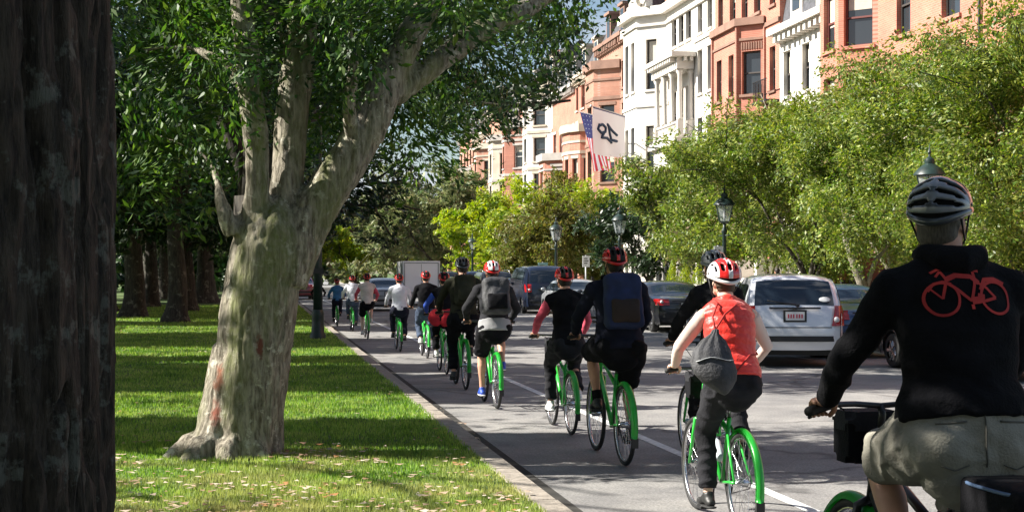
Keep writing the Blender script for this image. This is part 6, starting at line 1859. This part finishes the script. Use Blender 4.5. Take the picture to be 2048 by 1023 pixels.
        if sleeve_m:
            for s_ in (-1, 1):
                j = J[s_]; bm = bmesh.new()
                tube(bm, [j['S'], j['S'].lerp(j['elb'], .4), j['S'].lerp(j['elb'], .9), j['elb'], j['elb'].lerp(j['wr'], .3), j['wr'].lerp(j['elb'], .25), j['wr'].lerp(j['elb'], .05)], [.062, .058, .050, .048, .047, .038, .034], n=16)
                sm = sleeve_m if isinstance(sleeve_m, str) else sleeve_m[0 if s_ < 0 else 1]
                remeshed('sleeve', bm, M[sm], root, voxel=voxel*.8, smooth=2, disp=folds(fold*.8, 1.6))
    if bottoms:
        bm = bmesh.new()
        tube(bm, [hip - up*.10, hip - up*.03, hip + up*.05, hip + up*.13], [(.15*W_, .12), (.186*W_, .138), (.174*W_, .128), (.148*W_, .108)], n=24, round_cap=True)
        ellipsoid(bm, hip + Vector((0, .02, -.075)), (.10*W_, .12, .075), None, 18, 12)
        lp_ = 1.0
        for s_ in (-1, 1):
            j = J[s_]
            ellipsoid(bm, hip + Vector((s_*.080*W_, -.045, -.040)), (.108*W_, .106, .108), None, 18, 12)
            if legs == 'long':
                tube(bm, [j['h'], j['h'].lerp(j['knee'], .35), j['h'].lerp(j['knee'], .8), j['knee'], j['knee'].lerp(j['ank'], .2), j['knee'].lerp(j['ank'], .5), j['knee'].lerp(j['ank'], .93)], [.112*W_, .106*W_, .084, .076, .072, .067, .064], n=18, round_cap=False)
            else:
                tube(bm, [j['h'], j['h'].lerp(j['knee'], .35), j['h'].lerp(j['knee'], short_k*.8), j['h'].lerp(j['knee'], short_k)], [.110*W_, .108*W_, .100, .102], n=18)
        remeshed('trousers' if legs == 'long' else 'shorts', bm, M[bottoms], root, voxel=voxel*.8, smooth=3, disp=lambda co, no: folds(fold*1.1, 1.1)(co, no) + (.011*(np.clip(1-np.abs(vnoise(co @ np.array(((.9, .3, 0), (-.3, .9, .5), (.1, -.5, .9))) * [4, 7, 13], 9))*2.2, 0, 1)-.35) if short_k < .9 or legs == 'long' else 0))
    for s_ in (-1, 1):
        j = J[s_]; bm = bmesh.new()
        tube(bm, [j['heel'], j['ank'].lerp(j['ball'], .35) + Vector((0, 0, -.012)), j['ball'], j['toe']], [(.036, .034), (.043, .042), (.046, .032), (.037, .024)], n=14, round_cap=True)
        tube(bm, [j['ank'] + Vector((0, -.01, -.05)), j['ank'] + Vector((0, 0, .01))], [.044, .042], n=12)
        so = remeshed('shoe', bm, M[shoes], root, voxel=.012, smooth=2)
        bm = bmesh.new()
        d = (j['toe'] - j['heel']).normalized(); dn = Vector((0, d.z, -d.y)).normalized()
        tube(bm, [j['heel'] - d*.03 + dn*.030, j['ball'] + dn*.028, j['toe'] + d*.03 + dn*.014], [(.034, .010), (.044, .010), (.030, .008)], n=10, round_cap=True)
        bmobj('sole', bm, M['shoe_white'] if shoes != 'shoe_black' else M['rubber'], so)
        if socks:
            bm = bmesh.new(); tube(bm, [j['ank'] + Vector((0, 0, -.02)), j['ank'].lerp(j['knee'], .18)], [.042, .046], n=12); bmobj('sock', bm, M[socks], root)
    info = dict(hip=hip, up=up, bk=bk, chest=chest, sh=sh, neck=neck, head=head, J=J, waist=waist, up2=up2, w=w, Rm=Rm)
    return root, info

def rbox(bm, M4, sx, sy, sz, r, seg=3):
    r0 = bmesh.ops.create_cube(bm, size=1.0, matrix=M4 @ Matrix.Diagonal((sx, sy, sz, 1)))
    es = {e for v in r0['verts'] for e in v.link_edges}
    bmesh.ops.bevel(bm, geom=list(es), offset=r, segments=seg, affect='EDGES', profile=.6)

def make_backpack(label, person, I, main, low=None, w=.30, h=.44, d=.15, strap='black_cloth', dz=0, dx=0):
    root = empty('backpack', person.location, person.rotation_euler.z, person.scale.x, label=label, cat='backpack')
    up, bk = I['up'], I['bk']
    X = Vector((1, 0, 0)); c = I['chest'] + bk*(.135 + d/2) - up*(.02-dz) + X*dx
    Mt = Matrix(((X.x, bk.x, up.x, c.x), (X.y, bk.y, up.y, c.y), (X.z, bk.z, up.z, c.z), (0, 0, 0, 1)))
    bm = bmesh.new(); rbox(bm, Mt, w, d, h, .055, 4)
    rbox(bm, Mt @ Matrix.Translation((0, -.01, h*.30)), w*.80, d*.92, h*.50, .07, 4); ellipsoid(bm, Mt @ Vector((0, .015, -h*.08)), (w*.54, d*.62, h*.42), Mt.to_3x3(), 20, 14)
    remeshed('bag_body', bm, M[main], root, voxel=.012, smooth=9, disp=lambda co, no: .009*vnoise(co*9, 5) + .005*vnoise(co*24, 6))
    bm = bmesh.new(); rbox(bm, Mt @ Matrix.Translation((0, d*.54, -h*.20)), w*.74, .06, h*.44, .028, 3); ellipsoid(bm, Mt @ Vector((0, d*.60, -h*.20)), (w*.38, .045, h*.22), Mt.to_3x3(), 18, 12); pk = remeshed('front_pocket', bm, M[low or main], root, voxel=.010, smooth=6, disp=lambda co, no: .005*vnoise(co*15, 7))
    bm = bmesh.new(); zz = h*.045; tube(bm, [Mt @ Vector((-w*.30, d*.60+.008, zz-.045)), Mt @ Vector((0, d*.62+.016, zz-.03)), Mt @ Vector((w*.30, d*.60+.008, zz-.045))], .003, n=5); bmobj('zip', bm, M['dark_metal'], pk)
    bm = bmesh.new(); tube(bm, [Mt @ Vector((-.04, -.02, h*.5)), Mt @ Vector((0, -.02, h*.5+.05)), Mt @ Vector((.04, -.02, h*.5))], .008, n=6); bmobj('handle', bm, M[strap], root)
    for s_ in (-1, 1):
        S = I['sh'] + X*s_*.105
        bm = bmesh.new(); tube(bm, [Mt @ Vector((s_*.09, -d*.35, h*.36)), S + bk*.09 + up*.045, S + up*.105, S - bk*.10 + up*.04, I['chest'] + X*s_*.13 - bk*.145, I['waist'] + X*s_*.15 - bk*.10, Mt @ Vector((s_*.13, -d*.35, -h*.40))], (.024, .008), n=8); bmobj('strap', bm, M[strap], root)
    return root

RZ = 'riders on the bicycle lane'
def at_bike(kw_loc, bike_label, proto, alpha, sc):
    b = copy_tree(proto); b.location = kw_loc; b.scale = (sc, sc, sc); b['label'] = bike_label; crank_arms(b, alpha); return b

# proto bike belongs to the rider in the red vest; the others are copies of it
proto = make_bike('green-fendered bicycle ridden by the woman in the red vest', (3.10, 9.05, 0), M['green_paint'], True, True, sc=.965)
proto_plain = make_bike('bright green bicycle under the rider with the blue backpack', (3.17, 12.44, 0), M['green_paint'], True, False, sc=1.03)
bikes = []
def add(label, bl, x, y, sc, alpha, pr=None, **k):
    loc = (x, y, 0)
    bikes.append(('' , loc, bl, pr or proto_plain, alpha, sc))
    return make_rider(label, loc, sc=sc, alpha=alpha, **k)

# A: the big hooded rider at the right
A_loc = (2.46, 4.58, 0)
AL = R(102)
bA = make_bike('dark bicycle with handlebar and rack bags under the hooded rider', A_loc, M['black_paint'], False, True, True, sc=1.10, group=None); crank_arms(bA, AL)
A, IA = make_rider('large rider in black hooded sweatshirt with red bicycle print and grey shorts', A_loc, sc=1.10, alpha=AL, lean=R(13), kout=-.05, top='black_cloth', style='hood', bottoms='grey_cloth', legs='short', hel=('helmet_grey', 'helmet_silver'), hkind='road',
                   hair='hair_grey', voxel=.011, head_yaw=R(-38), width=1.2, fold=.008, gl=True, socks='black_cloth', hem=.115, hs=1.03, short_k=.80)
# hood lying on the shoulders
bm = bmesh.new()
nk = IA['neck'] + IA['up']*.03; bk = IA['bk']; up = IA['up']
tube(bm, [nk + Vector((-.085, .03, -.005)), nk + Vector((-.095, -.03, -.005)), nk + Vector((-.06, -.085, -.015)), nk + Vector((0, -.105, -.025)), nk + Vector((.06, -.085, -.015)), nk + Vector((.095, -.03, -.005)), nk + Vector((.085, .03, -.005))], [.026, .036, .045, .05, .045, .036, .026], n=14, round_cap=True)
ellipsoid(bm, nk + Vector((0, -.085, -.035)), (.095, .045, .05), None, 18, 12)
remeshed('hood', bm, M['black_cloth'], A, voxel=.010, smooth=4, disp=lambda co, no: .005*vnoise(co*[14, 14, 20], 4))
# red bicycle print on the back: flat ribbons shrunk onto the cloth
def print_bike():
    dg = bpy.context.evaluated_depsgraph_get(); dg.update()
    jk = [c for c in A.children if c.name.startswith('jacket')][0]
    from mathutils.bvhtree import BVHTree
    bv = BVHTree.FromPolygons([v.co.copy() for v in jk.data.vertices], [tuple(p.vertices) for p in jk.data.polygons])
    c = IA['chest'] + IA['up']*.098 + Vector((.0, 0, 0))
    bm = bmesh.new(); W0 = .20
    def P(u, v):      # u right, v up, in units of print width
        q = c + Vector((u*W0, 0, 0)) + IA['up']*(v*W0) + IA['bk']*.4
        hit = bv.ray_cast(q, -IA['bk'])
        return (hit[0] + IA['bk']*.004) if hit[0] is not None else None
    def ribbon(pts, wd, closed=False):
        pts = [Vector((p[0], p[1])) for p in pts]; fine = []
        m = len(pts)
        for i in range(m if closed else m-1):
            a, b = pts[i], pts[(i+1) % m]; n = max(1, int((b-a).length/.03))
            for k in range(n): fine.append(a.lerp(b, k/n))
        if not closed: fine.append(pts[-1])
        m = len(fine); L_ = []
        for i in range(m):
            t = (fine[(i+1) % m] - fine[i-1]) if closed else (fine[min(i+1, m-1)] - fine[max(i-1, 0)])
            t.normalize(); nn = Vector((-t.y, t.x)) * wd/2
            a, b = P(*(fine[i]+nn)), P(*(fine[i]-nn)); L_.append((bm.verts.new(a), bm.verts.new(b)) if a and b else None)
        for i in range(m if closed else m-1):
            a, b = L_[i], L_[(i+1) % m]
            if a and b: bm.faces.new((a[0], b[0], b[1], a[1]))
    def circ(x, y, rx, ry=None, tilt=0, n=30): 
        ry = ry or rx; return [(x + rx*math.cos(2*PI*k/n)*math.cos(tilt) - ry*math.sin(2*PI*k/n)*math.sin(tilt), y + rx*math.cos(2*PI*k/n)*math.sin(tilt) + ry*math.sin(2*PI*k/n)*math.cos(tilt)) for k in range(n)]
    ribbon(circ(-.46, -.12, .27), .045, True); ribbon(circ(.46, -.10, .27, .27), .045, True)
    ribbon([(-.46, -.12), (-.36, .20), (-.40, .36)], .045); ribbon([(-.55, .34), (-.42, .40), (-.28, .40)], .04); ribbon([(-.40, .36), (-.50, .26)], .035)
    ribbon([(-.37, .20), (-.2, .27), (.05, .25), (.18, .14)], .085); ribbon([(-.36, .14), (-.2, .02), (.02, -.16)], .05); ribbon([(.02, -.16), (.10, .10), (.13, .34)], .05)
    ribbon([(.0, .36), (.12, .38), (.24, .36)], .06); ribbon([(.02, -.16), (.25, -.16), (.46, -.10)], .05); ribbon([(.14, .16), (.32, .06), (.46, -.10)], .045)
    ribbon([(.20, .02), (.30, .20), (.50, .22), (.66, .14)], .075); ribbon([(.02, -.16), (.18, -.14), (.2, -.04)], .12); ribbon([(.02, -.22), (.02, -.30)], .05); ribbon([(-.62, .06), (-.46, -.12)], .03); ribbon([(-.66, .02), (-.56, .14), (-.42, .17), (-.30, .12)], .04)
    bmesh.ops.recalc_face_normals(bm, faces=bm.faces)
    bmobj('back_print', bm, M['print_red'], jk, True)
print_bike()
# trunk bag on the rack
root = empty('rack_bag', A_loc, 0, 1.10, label='black bag with a thin painted blue highlight strapped on the dark bicycle rack', cat='bag')
bm = bmesh.new(); rbox(bm, Matrix.Translation((.02, -.13, .848)), .23, .36, .135, .03, 3); bb = bmobj('bag_body', bm, M['black_cloth'], root)
bm = bmesh.new(); tube(bm, [Matrix.Translation((.02, -.13, .90)) @ Vector((.118*math.cos(a)*(abs(math.cos(a))**-.5 if abs(math.cos(a)) > .05 else 1), .183*math.sin(a)*(abs(math.sin(a))**-.5 if abs(math.sin(a)) > .05 else 1), 0)) for a in [2*PI*(k+.5)/32 for k in range(32)]], .006, n=6, closed=True); bmobj('lid_highlight', bm, mat('highlight_blue', (.10, .16, .28), .5), root)  # blue highlight drawn in colour as a thin rim around the lid
bm = bmesh.new(); ellipsoid(bm, (-.05, -.315, .865), (.02, .012, .02), None, 12, 8); bmobj('rear_light', bm, M['red_lens'], root)

# B: woman in the red vest
B_loc = (3.10, 9.05, 0); crank_arms(proto, R(-88))
B, IB = make_rider('woman in shiny red quilted vest and black trousers with drawstring bag', B_loc, sc=.965, alpha=R(-88), lean=R(19), skin='skin_pale', top='vest_red', style='puffy', sleeve_m='cream_cloth' if False else None, sleeves='none', bottoms='dark_cloth', legs='long',
                   hel=('helmet_white', 'helmet_red'), voxel=.013, width=1.0, hair='hair_brown', fold=.003, group=RZ, hs=1.15, hem=.075)
PS = mat('pale_shirt', (.72, .56, .50), .8)
for s_ in (-1, 1):
    j = IB['J'][s_]; bm = bmesh.new(); tube(bm, [j['S'], j['S'].lerp(j['elb'], .5), j['elb'], j['elb'].lerp(j['wr'], .5), j['wr'].lerp(j['elb'], .10)], [.055, .051, .044, .038, .032], n=16)
    remeshed('sleeve', bm, PS, B, voxel=.011, smooth=2, disp=lambda co, no: .003*vnoise(co*[18, 18, 24], 4))
# drawstring bag
root = empty('drawstring_bag', B_loc, 0, .965, label='grey drawstring sack with pale stripe slung on the red vest', cat='bag')
up, bk, X = IB['up'], IB['bk'], Vector((1, 0, 0))
tp_ = IB['chest'] + bk*.19 - up*.045 - X*.165
ax = (-up + X*.0 + bk*.10).normalized()
bm = bmesh.new(); n_ = 44; prof = [(0, .022, .02), (.03, .03, .025), (.08, .082, .045), (.15, .128, .065), (.23, .152, .08), (.31, .150, .085), (.37, .118, .075), (.42, .07, .05), (.455, .03, .025), (.47, .006, .006)]
rows = []
for (t, rx, ry) in prof:
    r_ = []
    for k in range(n_):
        a = 2*PI*k/n_; pl_ = 1 + (.10*max(0, 1-t/.3))*math.sin(11*a) + .03*math.sin(5*a+t*20)
        r_.append(bm.verts.new(tp_ + ax*t - X*(.055*math.sin(PI*min(1, t/.44))) + X*(rx*math.cos(a)*pl_) + bk*(ry*math.sin(a)*pl_)))
    rows.append(r_)
for i in range(len(rows)-1):
    for k in range(n_): bm.faces.new((rows[i][k], rows[i][(k+1)%n_], rows[i+1][(k+1)%n_], rows[i+1][k]))
bm.faces.new(rows[0]); bm.faces.new(rows[-1])
bmesh.ops.subdivide_edges(bm, edges=bm.edges[:], cuts=1, use_grid_fill=True)
sb = bmobj('sack', bm, M['charcoal'], root)
bm = bmesh.new()
ribs_ = []
for k in range(9):
    a = R(35 + 110*k/8); ribs_.append(tp_ - X*.055 + ax*(.235+.01*math.sin(k)) + X*(.157*math.cos(a)) + bk*(.088*math.sin(a)))
tube(bm, ribs_, [(.008, .003)]*9, n=6); bmobj('reflective_stripe', bm, M['sign_back'], root)
bm = bmesh.new()
tube(bm, [tp_, tp_ + up*.10 + X*.0 - bk*.03, IB['sh'] - X*.10 + bk*.10 + up*.02, IB['sh'] - X*.09 + up*.09, IB['chest'] - X*.15 - bk*.13, tp_ + ax*.38 - bk*.05 - X*.04], .007, n=6)
tube(bm, [tp_, tp_ + up*.12 + X*.09 - bk*.03, IB['sh'] + X*.02 + bk*.115 + up*.0, IB['sh'] + X*.09 + up*.09, IB['chest'] + X*.16 - bk*.12, IB['waist'] + X*.18 + bk*.02, IB['waist'] + X*.08 + bk*.145 - up*.04, tp_ + ax*.42], .007, n=6)
bmobj('cord', bm, M['brown_cloth'] if False else mat('cord_red', (.35, .02, .015), .8), root)
# water bottle on the frame
root = empty('water_bottle', B_loc, 0, .965, label='clear water bottle in the frame of the red-vested rider bicycle', cat='bottle')
d_ = (Vector((0, .895, .74)) - BB).normalized(); s0 = BB + d_*.14 + Vector((-.0, -.055, .055))
bm = bmesh.new(); tube(bm, [s0, s0+d_*.02, s0+d_*.15, s0+d_*.175], [.030, .036, .036, .020], n=16, round_cap=False); bmobj('bottle_body', bm, M['clear_plastic'], root)
bm = bmesh.new(); tube(bm, [s0+d_*.176, s0+d_*.21], [.017, .013], n=12); bmobj('cap', bm, M['frame_white'], root)

# C: rider hidden behind the red vest
C_, IC = add('dark-jacketed rider with grey helmet just beyond the red-vested woman', 'bicycle hidden behind the red-vested woman', 3.84, 11.6, 1.02, R(-60), lean=R(15), top='black_cloth', bottoms='black_cloth', hel=('helmet_silver', 'helmet_grey'), hair_len=.26, hair='hair', voxel=.016, width=.95)
# D
D_, ID = add('rider in dark jacket and black knee shorts wearing a blue backpack', 'bright green bicycle under the rider with the blue backpack', 3.17, 12.44, 1.04, R(50), lean=R(13), top='navy_cloth', bottoms='black_cloth', legs='short', socks='black_cloth', voxel=.014, width=1.22, fold=.008)
make_backpack('blue backpack with brown lower pocket on the broad dark rider', D_, ID, 'blue_cloth', 'brown_cloth', .33, .47, .14)
# E
E_, IE = add('rider in black vest with pink sleeves and shiny black trousers', 'green bicycle with handlebar bag under the pink-sleeved rider', 3.22, 14.9, .95, R(-25), pr=proto, lean=R(14), top='black_cloth', style='vest', sleeve_m=('pink_cloth', 'pink_cloth'), bottoms='dark_cloth', shoes='shoe_white', voxel=.015, fold=.009)
# F
F_, IF_ = add('rider in black shorts with a big black backpack and blue shoes', 'green bicycle under the rider with black backpack and blue shoes', 2.92, 17.9, 1.0, R(-75), lean=R(17), top='dark_cloth', bottoms='black_cloth', legs='short', shoes='shoe_blue', hel=('helmet_red', 'helmet_white'), voxel=.016, width=1.12, fold=.008)
make_backpack('large black backpack on the rider with bare calves and blue shoes', F_, IF_, 'charcoal', 'black_cloth', .34, .46, .18)
bm = bmesh.new(); tube(bm, [IF_['hip'] - IF_['up']*.09, IF_['hip'] + IF_['up']*.07], [(.218, .165), (.205, .155)], n=24); remeshed('shirt_hem', bm, mat('grey_hem', (.30, .30, .31), .9), F_, voxel=.014, smooth=2, disp=lambda co, no: .006*vnoise(co*12, 3))
# G
G_, IG = add('dark-clothed rider with black helmet overlapping left of the backpack rider', 'green bicycle half hidden left of the blue-shoed rider', 2.95, 20.9, 1.04, R(-100), lean=R(14), top='olive_cloth', bottoms='black_cloth', hel=('helmet_grey', 'foam_black'), voxel=.018, width=1.15)
make_backpack('dark olive pack on the rider with the black helmet', G_, IG, 'olive_cloth', None, .30, .42, .14)
# H
H_, IH = add('rider in black with blue left sleeve and red jacket tied at the waist', 'green bicycle of the rider with a red jacket at the waist', 3.08, 24.1, .93, R(0), lean=R(20), top='black_cloth', sleeve_m=('bright_blue', 'red_cloth'), bottoms='black_cloth', shoes='shoe_white', voxel=.02)
bm = bmesh.new(); c_ = IH['hip'] + IH['up']*.08
tube(bm, [c_ + Vector((.19*math.cos(a), .14*math.sin(a), .01*math.sin(3*a))) for a in [2*PI*k/20 for k in range(20)]], (.05, .03), n=8, closed=True)
tube(bm, [c_ + Vector((-.16, -.06, 0)), c_ + Vector((-.20, -.12, -.10)), c_ + Vector((-.19, -.15, -.19))], [(.11, .04), (.14, .05), (.09, .03)], n=12, round_cap=True)
tube(bm, [c_ + Vector((.06, -.13, 0)), c_ + Vector((.04, -.17, -.12)), c_ + Vector((-.05, -.17, -.20))], [(.12, .03), (.13, .04), (.07, .03)], n=12, round_cap=True)
remeshed('tied_jacket', bm, M['red_cloth'], H_, voxel=.016, smooth=2, disp=lambda co, no: .012*vnoise(co*14, 3))
# I
add('rider in black jacket and blue jeans with a red helmet below the white truck', 'green bicycle of the rider in black jacket and jeans', 3.28, 28.7, .93, R(170), lean=R(10), top='black_cloth', bottoms='jean', shoes='shoe_white', voxel=.02, width=1.1)
# J
add('rider in a white long-sleeved shirt and dark trousers', 'green bicycle of the white-shirted rider', 2.99, 31.3, .90, R(10), lean=R(12), top='white_cloth', style='shirt', bottoms='navy_cloth', voxel=.02, width=1.1, hel=('helmet_red', 'foam_black'))
# K
add('rider with pale top, pink sleeves, black shorts and bare legs', 'green bicycle of the bare-legged rider in pink and white', 2.72, 37.2, .91, R(-90), lean=R(16), skin='skin_pale', top='cream_cloth', style='shirt', sleeve_m=('pink_cloth', 'pink_cloth'), bottoms='black_cloth', legs='short', shoes='shoe_white', voxel=.022, width=1.05)
# L
add('distant rider in a pale grey top and jeans', 'green bicycle of the distant rider in pale grey', 2.66, 42.3, .88, R(40), lean=R(16), top='white_cloth', style='shirt', bottoms='jean', voxel=.024)
# M
add('distant rider in a blue top just right of the lamp post', 'green bicycle of the distant rider in blue', 2.42, 46.2, .82, R(-40), lean=R(18), top='teal_cloth', bottoms='navy_cloth', voxel=.024)
# N
add('small dark rider far off just left of the lamp post', 'farthest bicycle just left of the lamp post', 2.22, 56, .76, R(20), lean=R(24), top='black_cloth', bottoms='black_cloth', hel=('foam_black', 'foam_black'), voxel=.026)
for (_, loc, bl, pr, al, sc_) in bikes[1:2]:
    proto_plain.location = loc; proto_plain['label'] = bl; proto_plain.scale = (sc_,)*3
clean = [(b, copy_tree(b[3]) if i != 1 else proto_plain) for i, b in enumerate(bikes)]
# proto already has the crank arms of its own rider: drop those on its copies
for i, (b, o) in enumerate(clean):
    o.location = b[1]; o.scale = (b[5],)*3; o['label'] = b[2]
    for cs in [c for c in o.children if c.name.startswith('crankset')]:
        for q in list(cs.children):
            if q.name.startswith(('crank_arm', 'pedal')): bpy.data.objects.remove(q)
    crank_arms(o, b[4])
# someone on the pavement beyond the white car
make_rider('pedestrian in a white top on the pavement beyond the white hatchback', (14.6, 39.6, .14), sc=.98, stand=True, lean=R(3), top='white_cloth', style='shirt', bottoms='jean', hel=None, voxel=.024, walk=1.0, hair='hair', group=None)
for o in bpy.data.objects:
    if 'crank' in o.keys(): del o['crank']
# seams and pocket welts on the grey shorts, hem band on the hooded sweatshirt
from mathutils.bvhtree import BVHTree
def on_surface(o, pts, d, lift=.003):
    bv = BVHTree.FromPolygons([v.co.copy() for v in o.data.vertices], [tuple(p.vertices) for p in o.data.polygons]); out = []
    for p in pts:
        h_ = bv.ray_cast(p - d*.5, d)
        if h_[0] is not None: out.append(h_[0] - d*lift)
    return out
sho = [c for c in A.children if c.name.startswith('shorts')][0]
hp = IA['hip']; dirf = Vector((0, 1, 0))
bm = bmesh.new()
P_ = on_surface(sho, [hp + Vector((0, 0, .13 - .02*k)) for k in range(12)], dirf)
if len(P_) > 2: tube(bm, P_, .0028, n=5)
for s_ in (-1, 1):
    P_ = on_surface(sho, [hp + Vector((s_*(.055 + .012*k), 0, .050 - .001*k)) for k in range(9)], dirf)
    if len(P_) > 2: tube(bm, P_, .0035, n=5)
    P_ = on_surface(sho, [hp + Vector((s_*(.055 + .012*k), 0, -.085 - .004*(4-abs(k-4)))) for k in range(9)], dirf)
    if len(P_) > 2: tube(bm, P_, .0022, n=5)
bmobj('seams', bm, mat('seam_thread', (.11, .105, .09), .9), sho)
